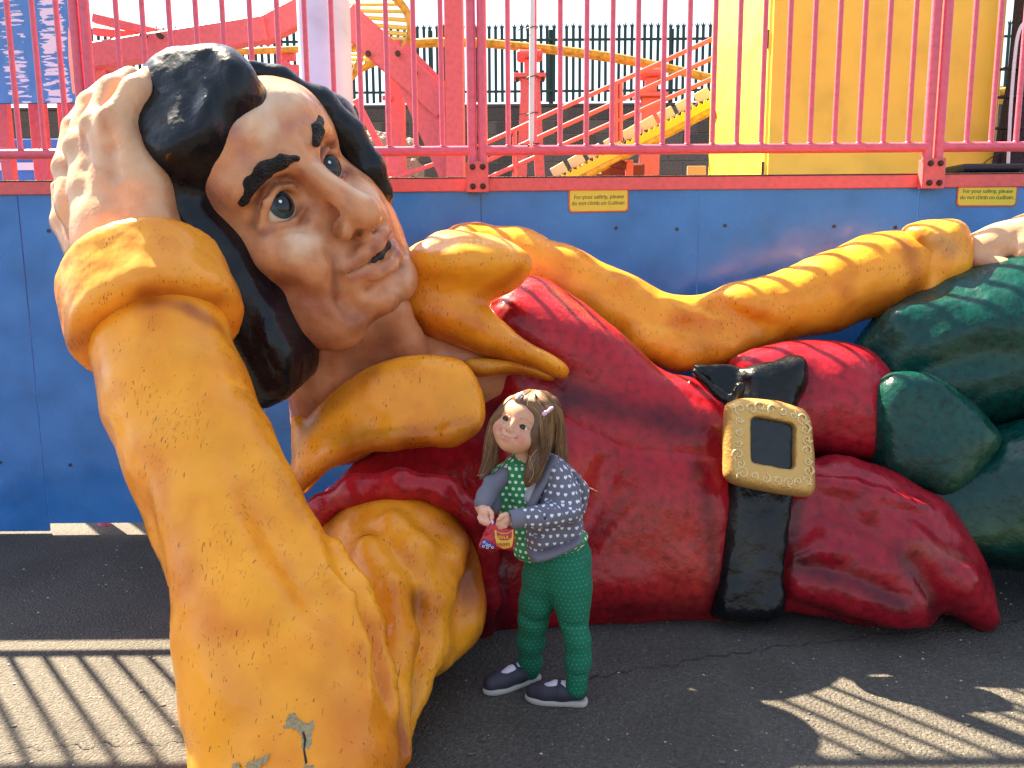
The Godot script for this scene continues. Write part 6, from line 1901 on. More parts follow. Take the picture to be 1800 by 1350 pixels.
func girl_body(o: Node3D, head_at: Transform3D) -> void:
	var skin := lin("dcaa8c")
	var body := Field.new()
	body.chain([[Vector3(0.0245, 0.7876, -2.33), 0.0242], [Vector3(0.039, 0.7341, -2.345), 0.0244], [Vector3(0.0715, 0.6569, -2.35), 0.0541], [Vector3(0.0992, 0.5632, -2.35), 0.0544], [Vector3(0.1256, 0.4596, -2.35), 0.0630]], 0.03)
	body.chain([[Vector3(0.1373, 0.4422, -2.35), 0.0532], [Vector3(0.1637, 0.3408, -2.32), 0.0429], [Vector3(0.1732, 0.2578, -2.31), 0.0314], [Vector3(0.1843, 0.1922, -2.3), 0.0298], [Vector3(0.1823, 0.0912, -2.29), 0.0232]], 0.02)
	body.chain([[Vector3(0.1049, 0.4174, -2.37), 0.0537], [Vector3(0.0659, 0.2849, -2.37), 0.0406], [Vector3(0.0558, 0.223, -2.38), 0.0341], [Vector3(0.0508, 0.1444, -2.4), 0.0311], [Vector3(0.0477, 0.0737, -2.43), 0.0245]], 0.02)
	body.chain([[Vector3(0.1152, 0.6829, -2.34), 0.0293], [Vector3(0.1506, 0.6101, -2.28), 0.0255], [Vector3(0.0906, 0.6002, -2.22), 0.0218], [Vector3(0.0048, 0.601, -2.19), 0.0169], [Vector3(-0.0136, 0.6028, -2.185), 0.0138]], 0.02)
	body.chain([[Vector3(-0.028, 0.6782, -2.325), 0.0178], [Vector3(-0.0728, 0.6369, -2.285), 0.0160], [Vector3(-0.0858, 0.6245, -2.24), 0.0173], [Vector3(-0.0788, 0.6193, -2.215), 0.0140]], 0.02)
	body.build(0.012)
	body.paint(skin, [], noise, 0.04, 20.0)
	# hands: the right one grips the packet's corner, the left one dips into it
	var h := Field.new()
	h.chain([[Vector3(-0.0837, 0.6259, -2.225), 0.0140], [Vector3(-0.077, 0.6161, -2.205), 0.0162], [Vector3(-0.0723, 0.6064, -2.2), 0.0123]], 0.006)
	h.chain([[Vector3(-0.0674, 0.6304, -2.2), 0.0069], [Vector3(-0.0579, 0.6217, -2.187), 0.0061], [Vector3(-0.0564, 0.6105, -2.182), 0.0055], [Vector3(-0.0581, 0.601, -2.182), 0.0049]], 0.004)
	h.chain([[Vector3(-0.0862, 0.6177, -2.205), 0.0065], [Vector3(-0.0906, 0.6066, -2.195), 0.0062], [Vector3(-0.0858, 0.5986, -2.185), 0.0057], [Vector3(-0.0764, 0.5986, -2.18), 0.0051]], 0.003)
	h.chain([[Vector3(-0.0815, 0.6129, -2.2), 0.0066], [Vector3(-0.0844, 0.6018, -2.19), 0.0063], [Vector3(-0.0765, 0.5954, -2.18), 0.0058], [Vector3(-0.0672, 0.598, -2.177), 0.0050]], 0.003)
	h.chain([[Vector3(-0.0753, 0.6087, -2.198), 0.0066], [Vector3(-0.0766, 0.5995, -2.187), 0.0063], [Vector3(-0.0688, 0.5945, -2.178), 0.0058], [Vector3(-0.0594, 0.6001, -2.175), 0.0050]], 0.003)
	h.chain([[Vector3(-0.0691, 0.6093, -2.196), 0.0059], [Vector3(-0.0674, 0.6014, -2.186), 0.0055], [Vector3(-0.061, 0.5992, -2.178), 0.0049]], 0.003)
	h.chain([[Vector3(-0.006, 0.6011, -2.19), 0.0146], [Vector3(-0.0197, 0.6077, -2.18), 0.0168], [Vector3(-0.0273, 0.6059, -2.176), 0.0137]], 0.006)
	h.chain([[Vector3(-0.018, 0.6214, -2.172), 0.0070], [Vector3(-0.0301, 0.6209, -2.164), 0.0064], [Vector3(-0.0377, 0.6122, -2.162), 0.0055]], 0.004)
	h.chain([[Vector3(-0.0287, 0.6167, -2.172), 0.0066], [Vector3(-0.0379, 0.608, -2.17), 0.0061], [Vector3(-0.0411, 0.5946, -2.172), 0.0056], [Vector3(-0.0383, 0.5815, -2.178), 0.0051]], 0.003)
	h.chain([[Vector3(-0.0272, 0.6088, -2.172), 0.0069], [Vector3(-0.0349, 0.5991, -2.168), 0.0064], [Vector3(-0.0366, 0.5858, -2.17), 0.0058], [Vector3(-0.0338, 0.5703, -2.178), 0.0051]], 0.003)
	h.chain([[Vector3(-0.0227, 0.6024, -2.172), 0.0067], [Vector3(-0.0289, 0.5927, -2.168), 0.0062], [Vector3(-0.0306, 0.5793, -2.17), 0.0056], [Vector3(-0.0277, 0.5638, -2.178), 0.0049]], 0.003)
	h.chain([[Vector3(-0.0167, 0.597, -2.174), 0.0063], [Vector3(-0.0213, 0.5888, -2.17), 0.0056], [Vector3(-0.0229, 0.5786, -2.172), 0.0050]], 0.003)
	h.build(0.0026)
	h.paint(lin("dfa98c"), [[Vector3(-0.0871, 0.5987, -2.18), Vector3(-0.061, 0.597, -2.175), 0.008, lin("c98468"), 0.6], [Vector3(-0.0396, 0.5905, -2.17), Vector3(-0.0245, 0.5745, -2.17), 0.008, lin("c98468"), 0.6]], noise, 0.05, 40.0)
	body.append(h, Transform3D.IDENTITY)
	# head, in its own frame: x to her left, y up, z out of the face
	var f := Field.new()
	f.ell(Vector3(0, 0.026, -0.010), Vector3(0.060, 0.062, 0.070), 0.02)
	f.ell(Vector3(0, -0.010, 0.020), Vector3(0.052, 0.052, 0.046), 0.022)
	f.ell(Vector3(0, 0.034, 0.030), Vector3(0.046, 0.030, 0.034), 0.022)
	f.ell(Vector3(0, -0.038, 0.034), Vector3(0.038, 0.026, 0.030), 0.02)
	f.ell(Vector3(0, -0.053, 0.050), Vector3(0.013, 0.010, 0.011), 0.014)
	for s: float in [-1, 1]:
		f.ell(Vector3(s * 0.032, -0.024, 0.042), Vector3(0.020, 0.018, 0.018), 0.014)
		f.ell(Vector3(s * 0.024, 0.002, 0.070), Vector3(0.015, 0.009, 0.011), 0.010, true)
		f.ball(Vector3(s * 0.0065, -0.0185, 0.0665), 0.0040, 0.004)
		f.ell(Vector3(s * 0.0035, -0.0235, 0.0705), Vector3(0.0022, 0.0018, 0.003), 0.002, true)
		f.ell(Vector3(s * 0.060, 0.000, -0.006), Vector3(0.007, 0.016, 0.011), 0.006)
	f.cone(Vector3(0, 0.004, 0.062), Vector3(0, -0.014, 0.0695), 0.0045, 0.006, 0.008)
	f.ball(Vector3(0, -0.016, 0.0690), 0.0060, 0.006)
	# smiling mouth
	f.ell(Vector3(0, -0.035, 0.056), Vector3(0.020, 0.011, 0.014), 0.01)
	f.chain([[Vector3(-0.018, -0.0315, 0.0615), 0.0012], [Vector3(-0.008, -0.0345, 0.0690), 0.0026], [Vector3(0, -0.0348, 0.0705), 0.0026], [Vector3(0.008, -0.0345, 0.0690), 0.0026], [Vector3(0.018, -0.0315, 0.0615), 0.0012]], 0.003)
	f.chain([[Vector3(-0.016, -0.0345, 0.0620), 0.0015], [Vector3(-0.007, -0.0400, 0.0675), 0.0030], [Vector3(0, -0.0408, 0.0685), 0.0032], [Vector3(0.007, -0.0400, 0.0675), 0.0030], [Vector3(0.016, -0.0345, 0.0620), 0.0015]], 0.003)
	f.fold([[Vector3(-0.0235, -0.0270, 0.060), 0.0015], [Vector3(-0.009, -0.0368, 0.071), 0.0012], [Vector3(0, -0.0380, 0.073), 0.0013], [Vector3(0.009, -0.0368, 0.071), 0.0012], [Vector3(0.0235, -0.0270, 0.060), 0.0015]], 0.2, 0.002, true)
	for s: float in [-1, 1]:
		f.fold([[Vector3(s * 0.014, -0.019, 0.066), 0.0005], [Vector3(s * 0.022, -0.027, 0.060), 0.0007], [Vector3(s * 0.0245, -0.034, 0.055), 0.0005]], 0.2, 0.006, true)
		# lids, narrowed by the smile
		f.chain([[Vector3(s * 0.0390, 0.001, 0.048), 0.0015], [Vector3(s * 0.032, 0.0072, 0.0590), 0.0020], [Vector3(s * 0.0245, 0.0092, 0.0635), 0.0022], [Vector3(s * 0.0165, 0.0070, 0.0632), 0.0020], [Vector3(s * 0.0115, -0.001, 0.0600), 0.0015]], 0.0025)
		f.chain([[Vector3(s * 0.0390, 0.001, 0.048), 0.0015], [Vector3(s * 0.032, -0.0048, 0.0580), 0.0020], [Vector3(s * 0.0245, -0.0062, 0.0618), 0.0022], [Vector3(s * 0.0165, -0.0050, 0.0618), 0.0020], [Vector3(s * 0.0115, -0.001, 0.0600), 0.0015]], 0.0025)
	f.build(0.0017)
	var st := []
	var rose := lin("c4776a")
	for s: float in [-1, 1]:
		st.append([Vector3(s * 0.031, -0.020, 0.060), Vector3(s * 0.036, -0.026, 0.054), 0.018, rose, 0.75])
		st.append([Vector3(s * 0.012, 0.0185, 0.064), Vector3(s * 0.024, 0.0215, 0.060), 0.0022, lin("7b563f"), 0.6])
		st.append([Vector3(s * 0.024, 0.0215, 0.060), Vector3(s * 0.036, 0.0175, 0.050), 0.0020, lin("7b563f"), 0.6])
		st.append([Vector3(s * 0.0135, 0.001, 0.061), Vector3(s * 0.0245, 0.0080, 0.066), 0.0020, lin("3a241a"), 0.9])
		st.append([Vector3(s * 0.0245, 0.0080, 0.066), Vector3(s * 0.0390, 0.003, 0.050), 0.0018, lin("3a241a"), 0.95])
		st.append([Vector3(s * 0.016, -0.010, 0.062), Vector3(s * 0.034, -0.009, 0.056), 0.006, lin("c99880"), 0.4])
		st.append([Vector3(s * 0.0035, -0.0235, 0.070), Vector3(s * 0.0038, -0.0232, 0.071), 0.0024, lin("7a3f30"), 0.7])
	for q: Array in [[Vector3(-0.018, -0.0320, 0.062), Vector3(0, -0.0350, 0.073)], [Vector3(0.018, -0.0320, 0.062), Vector3(0, -0.0350, 0.073)], [Vector3(-0.014, -0.0370, 0.066), Vector3(0, -0.0410, 0.072)], [Vector3(0.014, -0.0370, 0.066), Vector3(0, -0.0410, 0.072)]]:
		st.append([q[0], q[1], 0.0032, lin("bd6a62"), 0.75])
	for q: Array in [[Vector3(-0.0235, -0.0270, 0.058), Vector3(-0.009, -0.0368, 0.069)], [Vector3(-0.009, -0.0368, 0.069), Vector3(0.009, -0.0368, 0.069)], [Vector3(0.0235, -0.0270, 0.058), Vector3(0.009, -0.0368, 0.069)]]:
		st.append([q[0], q[1], 0.0022, lin("5a2420"), 0.95])
	f.paint(lin("d09a7a"), st, noise, 0.03, 60.0)
	body.append(f, head_at)
	part("body", body.commit(), M.child_skin, o)
	for s: float in [-1, 1]:
		var e := head_at * Transform3D(Basis.IDENTITY, Vector3(s * 0.0243, 0.0012, 0.0515))
		var sm := SphereMesh.new()
		sm.radius = 0.0114
		sm.height = 0.0228
		sm.radial_segments = 28
		sm.rings = 16
		var eye := part("eye", sm, M.child_eye, o, e)
		part("iris", cap_mesh(0.0117, 0.9), M.child_iris, eye, e * Transform3D(Basis.looking_at(-Vector3(-0.28, -0.05, 1).normalized(), Vector3.UP), Vector3.ZERO))

func girl_clothes(o: Node3D) -> void:
	# dotted shirt
	var f := Field.new()
	f.cushion([Vector3(0.0711, 0.5906, -2.345), Vector3(0.9701, -0, 0.2425), Vector3(0, 1, 0), Vector3(-0.2425, 0, 0.9701), PackedVector2Array([Vector2(-0.102, 0.126), Vector2(-0.066, 0.153), Vector2(-0.016, 0.146), Vector2(0.029, 0.103), Vector2(0.072, 0.022), Vector2(0.112, -0.052), Vector2(0.146, -0.081), Vector2(0.128, -0.120), Vector2(0.079, -0.148), Vector2(0.025, -0.168), Vector2(-0.026, -0.169), Vector2(-0.069, -0.148), Vector2(-0.073, -0.091), Vector2(-0.104, -0.038), Vector2(-0.134, 0.001), Vector2(-0.151, 0.062), Vector2(-0.137, 0.100)])], 0.055, 0.062, 0.08, 0.02)
	f.fold([[Vector3(0.0205, 0.4945, -2.28), 0.0064], [Vector3(0.0369, 0.5446, -2.28), 0.0064], [Vector3(0.0531, 0.5944, -2.28), 0.0048]], 0.2, 0.02, true)
	f.fold([[Vector3(-0.034, 0.6775, -2.28), 0.0048], [Vector3(-0.0187, 0.6115, -2.28), 0.0064], [Vector3(0.0048, 0.5448, -2.28), 0.0048]], 0.2, 0.02, true)
	f.build(0.0065)
	f.lumps(noise, [[18.0, 0.003]])
	part("shirt", f.commit(), M.green_dotted, o)
	# hoodie: body, sleeves with plain cuffs, hem band, lining, hood
	f = Field.new()
	f.cushion([Vector3(0.1194, 0.6132, -2.325), Vector3(0.9889, 0, -0.1483), Vector3(-0, 1, 0), Vector3(0.1483, 0, 0.9889), PackedVector2Array([Vector2(-0.028, 0.125), Vector2(-0.002, 0.134), Vector2(0.025, 0.113), Vector2(0.045, 0.068), Vector2(0.068, 0.005), Vector2(0.080, -0.064), Vector2(0.074, -0.103), Vector2(0.035, -0.121), Vector2(-0.025, -0.139), Vector2(-0.072, -0.152), Vector2(-0.083, -0.127), Vector2(-0.089, -0.079), Vector2(-0.074, -0.030), Vector2(-0.051, 0.033)])], 0.04, 0.075, 0.09, 0.02)
	f.chain([[Vector3(0.1282, 0.7042, -2.31), 0.0305], [Vector3(0.1505, 0.6497, -2.28), 0.0334], [Vector3(0.1533, 0.6129, -2.25), 0.0331], [Vector3(0.1093, 0.6065, -2.22), 0.0311], [Vector3(0.0666, 0.6053, -2.2), 0.0278], [Vector3(0.0248, 0.6089, -2.185), 0.0261]], 0.025)
	f.fold([[Vector3(0.0915, 0.6587, -2.24), 0.0047], [Vector3(0.1295, 0.6418, -2.22), 0.0078], [Vector3(0.1667, 0.6387, -2.24), 0.0047]], 0.2, 0.015, true)
	f.fold([[Vector3(0.1062, 0.6372, -2.22), 0.0047], [Vector3(0.1398, 0.6239, -2.21), 0.0062], [Vector3(0.1777, 0.6223, -2.24), 0.0047]], 0.2, 0.012, true)
	f.fold([[Vector3(0.0365, 0.5431, -2.26), 0.0048], [Vector3(0.0918, 0.5378, -2.25), 0.0063], [Vector3(0.1558, 0.5504, -2.26), 0.0048]], 0.2, 0.014, true)
	f.fold([[Vector3(0.0667, 0.6357, -2.2), 0.0039], [Vector3(0.0817, 0.6148, -2.19), 0.0054], [Vector3(0.0743, 0.5795, -2.2), 0.0039]], 0.2, 0.012, true)
	f.build(0.0065)
	f.lumps(noise, [[15.0, 0.004], [35.0, 0.0015]])
	var hood := part("hoodie", f.commit(), M.grey_hearts, o)
	f = Field.new()
	f.drum(Vector3(0.0294, 0.6098, -2.187), Vector3(-0.0105, 0.6061, -2.175), 0.0260, 0.006)
	f.drum(Vector3(-0.0029, 0.6066, -2.178), Vector3(-0.0257, 0.6047, -2.17), 0.0184, 0.003, 0.004, true)
	f.build(0.005)
	part("cuff", f.commit(), M.grey_plain, hood)
	f = Field.new()
	f.cushion([Vector3(0.1186, 0.4913, -2.31), Vector3(0.9988, 0, -0.0499), Vector3(-0, 1, 0), Vector3(0.0499, 0, 0.9988), PackedVector2Array([Vector2(-0.082, -0.003), Vector2(-0.025, 0.007), Vector2(0.034, 0.028), Vector2(0.070, 0.044), Vector2(0.077, 0.027), Vector2(0.070, 0.007), Vector2(0.041, -0.010), Vector2(-0.016, -0.035), Vector2(-0.067, -0.043), Vector2(-0.077, -0.027)])], 0.02, 0.072, 0.1, 0.01, false, 0.0, 0.0, 1)
	f.build(0.006)
	part("hem_band", f.commit(), M.grey_plain, hood)
	f = Field.new()
	f.cushion([Vector3(0.0857, 0.6984, -2.29), Vector3(0.9578, 0, -0.2873), Vector3(-0, 1, 0), Vector3(0.2873, 0, 0.9578), PackedVector2Array([Vector2(0.029, 0.055), Vector2(0.042, 0.044), Vector2(0.022, 0.003), Vector2(-0.009, -0.050), Vector2(-0.029, -0.091), Vector2(-0.044, -0.097), Vector2(-0.047, -0.070), Vector2(-0.025, -0.022), Vector2(0.002, 0.028)])], 0.012, 0.03, 0.03, 0.01, false, 0.0, 0.0, 1)
	f.build(0.005)
	part("front_edge", f.commit(), M.grey_plain, hood)
	f = Field.new()
	f.cushion([Vector3(0.0748, 0.6875, -2.3), Vector3(0.9285, 0, -0.3714), Vector3(-0, 1, 0), Vector3(0.3714, 0, 0.9285), PackedVector2Array([Vector2(0.025, 0.053), Vector2(0.039, 0.054), Vector2(0.012, 0.002), Vector2(-0.018, -0.044), Vector2(-0.039, -0.068), Vector2(-0.044, -0.048), Vector2(-0.017, 0.008)])], 0.01, 0.02, 0.03, 0.01, false, 0.0, 0.0, 1)
	f.build(0.005)
	part("lining", f.commit(), M.grey_lining, hood)
	f = Field.new()
	f.cushion([Vector3(0.1729, 0.6471, -2.37), Vector3(0.8742, 0, -0.4856), Vector3(-0, 1, 0), Vector3(0.4856, 0, 0.8742), PackedVector2Array([Vector2(-0.055, 0.085), Vector2(-0.031, 0.075), Vector2(0.004, 0.044), Vector2(0.040, 0.001), Vector2(0.044, -0.034), Vector2(0.032, -0.074), Vector2(0.018, -0.096), Vector2(-0.004, -0.075), Vector2(-0.020, -0.011), Vector2(-0.043, 0.050)])], 0.03, 0.05, 0.04, 0.015)
	f.fold([[Vector3(0.1536, 0.702, -2.33), 0.0049], [Vector3(0.1789, 0.6645, -2.32), 0.0065], [Vector3(0.1832, 0.6028, -2.33), 0.0049]], 0.2, 0.012, true)
	f.build(0.0065)
	f.lumps(noise, [[15.0, 0.004]])
	part("hood", f.commit(), M.grey_hearts, hood)
	f = Field.new()
	f.chain([[Vector3(-0.0278, 0.6909, -2.315), 0.0242], [Vector3(-0.0535, 0.6687, -2.3), 0.0225], [Vector3(-0.0737, 0.6461, -2.265), 0.0237], [Vector3(-0.0825, 0.6342, -2.24), 0.0251]], 0.02)
	f.cushion([Vector3(-0.0571, 0.6389, -2.3), Vector3(0.9578, -0, 0.2873), Vector3(0, 1, 0), Vector3(-0.2873, 0, 0.9578), PackedVector2Array([Vector2(-0.023, 0.045), Vector2(0.001, 0.053), Vector2(0.014, 0.018), Vector2(0.023, -0.040), Vector2(0.006, -0.053), Vector2(-0.014, -0.018)])], 0.02, 0.03, 0.04, 0.015)
	f.build(0.006)
	f.lumps(noise, [[15.0, 0.003]])
	part("right_sleeve", f.commit(), M.grey_plain, hood)
	f = Field.new()
	f.drum(Vector3(-0.0781, 0.6376, -2.25), Vector3(-0.0853, 0.6243, -2.225), 0.0227, 0.006)
	f.build(0.005)
	part("cuff", f.commit(), M.grey_plain, hood)
	# leggings
	f = Field.new()
	f.chain([[Vector3(0.1207, 0.477, -2.35), 0.0729], [Vector3(0.142, 0.4266, -2.345), 0.0763], [Vector3(0.1624, 0.3561, -2.325), 0.0612], [Vector3(0.1701, 0.3046, -2.315), 0.0479], [Vector3(0.1732, 0.2578, -2.31), 0.0380], [Vector3(0.1843, 0.201, -2.3), 0.0364], [Vector3(0.1858, 0.1418, -2.295), 0.0348], [Vector3(0.1825, 0.0592, -2.29), 0.0316]], 0.025)
	f.chain([[Vector3(0.1045, 0.4387, -2.36), 0.0701], [Vector3(0.0912, 0.3755, -2.365), 0.0621], [Vector3(0.0693, 0.2938, -2.37), 0.0507], [Vector3(0.0575, 0.2266, -2.38), 0.0426], [Vector3(0.0526, 0.1535, -2.4), 0.0397], [Vector3(0.0493, 0.0763, -2.425), 0.0341], [Vector3(0.0475, 0.0399, -2.43), 0.0316]], 0.02)
	f.ell(Vector3(0.165, 0.427, -2.39), Vector3(0.06, 0.065, 0.06), 0.04)
	f.fold([[Vector3(0.0147, 0.2542, -2.34), 0.0033], [Vector3(0.0548, 0.2415, -2.34), 0.0050], [Vector3(0.0921, 0.2401, -2.35), 0.0034]], 0.2, 0.012, true)
	f.fold([[Vector3(0.1383, 0.2632, -2.28), 0.0033], [Vector3(0.1703, 0.2555, -2.27), 0.0049], [Vector3(0.2037, 0.2575, -2.28), 0.0033]], 0.2, 0.012, true)
	f.fold([[Vector3(0.1472, 0.1164, -2.26), 0.0025], [Vector3(0.1799, 0.1073, -2.26), 0.0033], [Vector3(0.2135, 0.1123, -2.27), 0.0025]], 0.2, 0.008, true)
	f.build(0.0075)
	f.lumps(noise, [[12.0, 0.003]])
	part("leggings", f.commit(), M.green_leggings, o)
	# socks and bar shoes
	girl_shoe(o, Vector3(0.1868, -0.0039, -2.3), Vector3(0.0569, -0.0026, -2.325), Vector3(0.1807, 0.0735, -2.29))
	girl_shoe(o, Vector3(0.0529, 0.0119, -2.44), Vector3(-0.0692, 0.0044, -2.37), Vector3(0.0476, 0.0587, -2.43))

func girl_shoe(o: Node3D, heel: Vector3, toe: Vector3, ankle: Vector3) -> void:
	heel.y = 0.0
	toe.y = 0.0
	var x := (toe - heel).normalized()
	var xf := Transform3D(Basis(x, Vector3.UP, x.cross(Vector3.UP)), heel)
	var k := heel.distance_to(toe) / 0.125
	xf.basis = xf.basis * Basis.from_scale(Vector3(k, 1, 1))
	var foot := xf.affine_inverse() * ankle
	var f := Field.new()
	f.chain([[Vector3(0.002, 0.040, 0), 0.026], [Vector3(0.045, 0.036, 0), 0.028], [Vector3(0.090, 0.030, 0.002), 0.030], [Vector3(0.122, 0.026, 0.002), 0.025]], 0.02)
	f.ell(Vector3(0.018, 0.080, 0), Vector3(0.034, 0.028, 0.024), 0.006, true)
	f.ell(Vector3(0.080, 0.074, 0), Vector3(0.022, 0.026, 0.020), 0.006, true)
	f.cushion([Vector3(0.06, 0.0, 0), Vector3.RIGHT, Vector3.FORWARD, Vector3.UP, PackedVector2Array([Vector2(-0.2, -0.1), Vector2(0.2, -0.1), Vector2(0.2, 0.1), Vector2(-0.2, 0.1)])], 0.01, 0.012, 0.1, 0.001, true, 0.0, 0.0, 0)
	f.build(0.004)
	var up := part("shoe", f.commit(), M.shoe_navy, o, xf)
	f = Field.new()
	f.cushion([Vector3(0, 0.0095, 0), Vector3.RIGHT, Vector3.FORWARD, Vector3.UP, PackedVector2Array([Vector2(-0.028, 0), Vector2(-0.018, 0.022), Vector2(0.03, 0.027), Vector2(0.09, 0.034), Vector2(0.13, 0.026), Vector2(0.150, 0.004), Vector2(0.142, -0.018), Vector2(0.10, -0.032), Vector2(0.03, -0.026), Vector2(-0.018, -0.022)])], 0.006, 0.0095, 0.0095, 0.002, false, 0.0, 0.0, 1)
	f.build(0.0035)
	part("sole", f.commit(), M.shoe_sole, up, xf)
	f = Field.new()
	f.chain([[Vector3(0.100, 0.036, 0), 0.016], [Vector3(0.060, 0.044, 0), 0.021], [Vector3(0.008, 0.048, 0), 0.0235], [foot, 0.026]], 0.015)
	f.build(0.004)
	f.lumps(noise, [[60.0, 0.0012]])
	part("sock", f.commit(), M.sock_white, o, xf)
	var strap := PackedVector3Array()
	for i in 11:
		var a := PI * i / 10
		strap.append(xf * Vector3(0.052, 0.034 + 0.034 * sin(a), 0.0275 * cos(a)))
	var st := st_new()
	var rad := PackedFloat32Array()
	rad.resize(11)
	rad.fill(0.0052)
	tube_into(st, strap, rad, 8)
	part("strap", st.commit(), M.shoe_navy, up)
	for q: Vector2 in [Vector2(0.098, 0.4), Vector2(0.106, 0.9), Vector2(0.085, 1.3), Vector2(0.070, 1.2), Vector2(0.112, 1.35)]:
		var sm := SphereMesh.new()
		sm.radius = 0.0028
		sm.height = 0.003
		sm.radial_segments = 8
		sm.rings = 4
		part("stud", sm, M.shoe_stud, up, Transform3D(Basis.IDENTITY, xf * Vector3(q.x, 0.029 + 0.029 * cos(q.y), 0.0295 * sin(q.y))))

func girl_hair(o: Node3D, head_at: Transform3D) -> void:
	var sc := 1.1709
	var rot := Basis(Vector3(0.8126, -0.3169, 0.4892), Vector3(0.4528, 0.8716, -0.1875), Vector3(-0.3670, 0.3739, 0.8518))
	var f := Field.new()
	f.ell(head_at * Vector3(-0.002, 0.029, -0.016), Vector3(0.064, 0.066, 0.072) * sc, 0.03, false, rot)
	f.ell(head_at * Vector3(0.012, 0.058, 0.026), Vector3(0.046, 0.030, 0.040) * sc, 0.03, false, rot)
	f.ell(head_at * Vector3(0.051, 0.010, 0.022), Vector3(0.014, 0.050, 0.030) * sc, 0.03, false, rot)
	f.ell(head_at * Vector3(-0.057, 0.005, 0.004), Vector3(0.016, 0.050, 0.034) * sc, 0.03, false, rot)
	f.ell(head_at * Vector3(-0.006, -0.022, 0.066), Vector3(0.046, 0.062, 0.046) * sc, 0.012, true, rot)
	# long falls: behind the shoulder, over the shoulder in front, and on her right side
	f.chain([[Vector3(0.1037, 0.8779, -2.37), 0.0326], [Vector3(0.1144, 0.7901, -2.39), 0.0330], [Vector3(0.1232, 0.7078, -2.4), 0.0300], [Vector3(0.1483, 0.6508, -2.4), 0.0151]], 0.03)
	f.chain([[Vector3(0.0812, 0.8448, -2.29), 0.0205], [Vector3(0.0807, 0.7824, -2.28), 0.0221], [Vector3(0.0645, 0.7365, -2.27), 0.0205], [Vector3(0.0515, 0.7019, -2.26), 0.0142], [Vector3(0.0419, 0.6793, -2.26), 0.0063]], 0.025)
	f.chain([[Vector3(-0.0393, 0.8538, -2.33), 0.0160], [Vector3(-0.0528, 0.7883, -2.33), 0.0193], [Vector3(-0.0629, 0.7329, -2.32), 0.0177], [Vector3(-0.0792, 0.696, -2.31), 0.0096], [Vector3(-0.0918, 0.6856, -2.3), 0.0048]], 0.02)
	f.chain([[Vector3(0.0403, 0.797, -2.4), 0.0464], [Vector3(0.0518, 0.7264, -2.41), 0.0501], [Vector3(0.0818, 0.6745, -2.41), 0.0402]], 0.03)
	f.build(0.0065)
	f.lumps(noise, [[14.0, 0.004], [40.0, 0.0015]])
	f.paint(lin("5f422d"), [], noise, 0.3, 40.0)
	var mass := part("hair", f.commit(), M.child_hair, o)
	# strands laid over the mass, between guide curves
	var rr := RandomNumberGenerator.new()
	rr.seed = 31
	var guides := [
		[[Vector3(0.0538, 0.9649, -2.31), Vector3(0.0154, 0.9478, -2.26), Vector3(-0.0096, 0.9215, -2.25), Vector3(-0.032, 0.875, -2.28), Vector3(-0.0472, 0.8113, -2.3), Vector3(-0.059, 0.7511, -2.3), Vector3(-0.0789, 0.6954, -2.3)], [Vector3(0.0511, 0.9635, -2.33), Vector3(0.0031, 0.9445, -2.3), Vector3(-0.0258, 0.9046, -2.31), Vector3(-0.0458, 0.8457, -2.33), Vector3(-0.0593, 0.7834, -2.33), Vector3(-0.0742, 0.7297, -2.32), Vector3(-0.0954, 0.6828, -2.31)]],
		[[Vector3(0.0598, 0.968, -2.3), Vector3(0.0335, 0.9495, -2.23), Vector3(0.0208, 0.9332, -2.2), Vector3(0.0445, 0.9183, -2.18), Vector3(0.0781, 0.8789, -2.2), Vector3(0.0948, 0.8076, -2.24), Vector3(0.0792, 0.7489, -2.24)], [Vector3(0.0661, 0.9695, -2.3), Vector3(0.0698, 0.9447, -2.22), Vector3(0.0872, 0.9204, -2.2), Vector3(0.1028, 0.8845, -2.21), Vector3(0.1046, 0.8053, -2.25), Vector3(0.0885, 0.744, -2.24), Vector3(0.0539, 0.6973, -2.23)]],
		[[Vector3(0.0664, 0.968, -2.31), Vector3(0.0888, 0.9412, -2.24), Vector3(0.1017, 0.9058, -2.22), Vector3(0.0979, 0.8313, -2.24), Vector3(0.082, 0.7704, -2.23), Vector3(0.0568, 0.7256, -2.22), Vector3(0.038, 0.6779, -2.22)], [Vector3(0.0766, 0.9665, -2.33), Vector3(0.107, 0.9309, -2.3), Vector3(0.1185, 0.8728, -2.31), Vector3(0.1131, 0.7952, -2.33), Vector3(0.0973, 0.7449, -2.3), Vector3(0.0763, 0.7045, -2.25), Vector3(0.0574, 0.6755, -2.25)]],
		[[Vector3(0.0737, 0.9634, -2.34), Vector3(0.1074, 0.926, -2.31), Vector3(0.1228, 0.8607, -2.33), Vector3(0.1255, 0.7823, -2.35), Vector3(0.1326, 0.7212, -2.36), Vector3(0.1524, 0.6738, -2.36), Vector3(0.1821, 0.6396, -2.36)], [Vector3(0.0717, 0.9589, -2.38), Vector3(0.1107, 0.9273, -2.38), Vector3(0.1336, 0.8641, -2.38), Vector3(0.1447, 0.7792, -2.4), Vector3(0.1482, 0.7076, -2.4), Vector3(0.1683, 0.6679, -2.4), Vector3(0.2052, 0.6383, -2.4)]]]
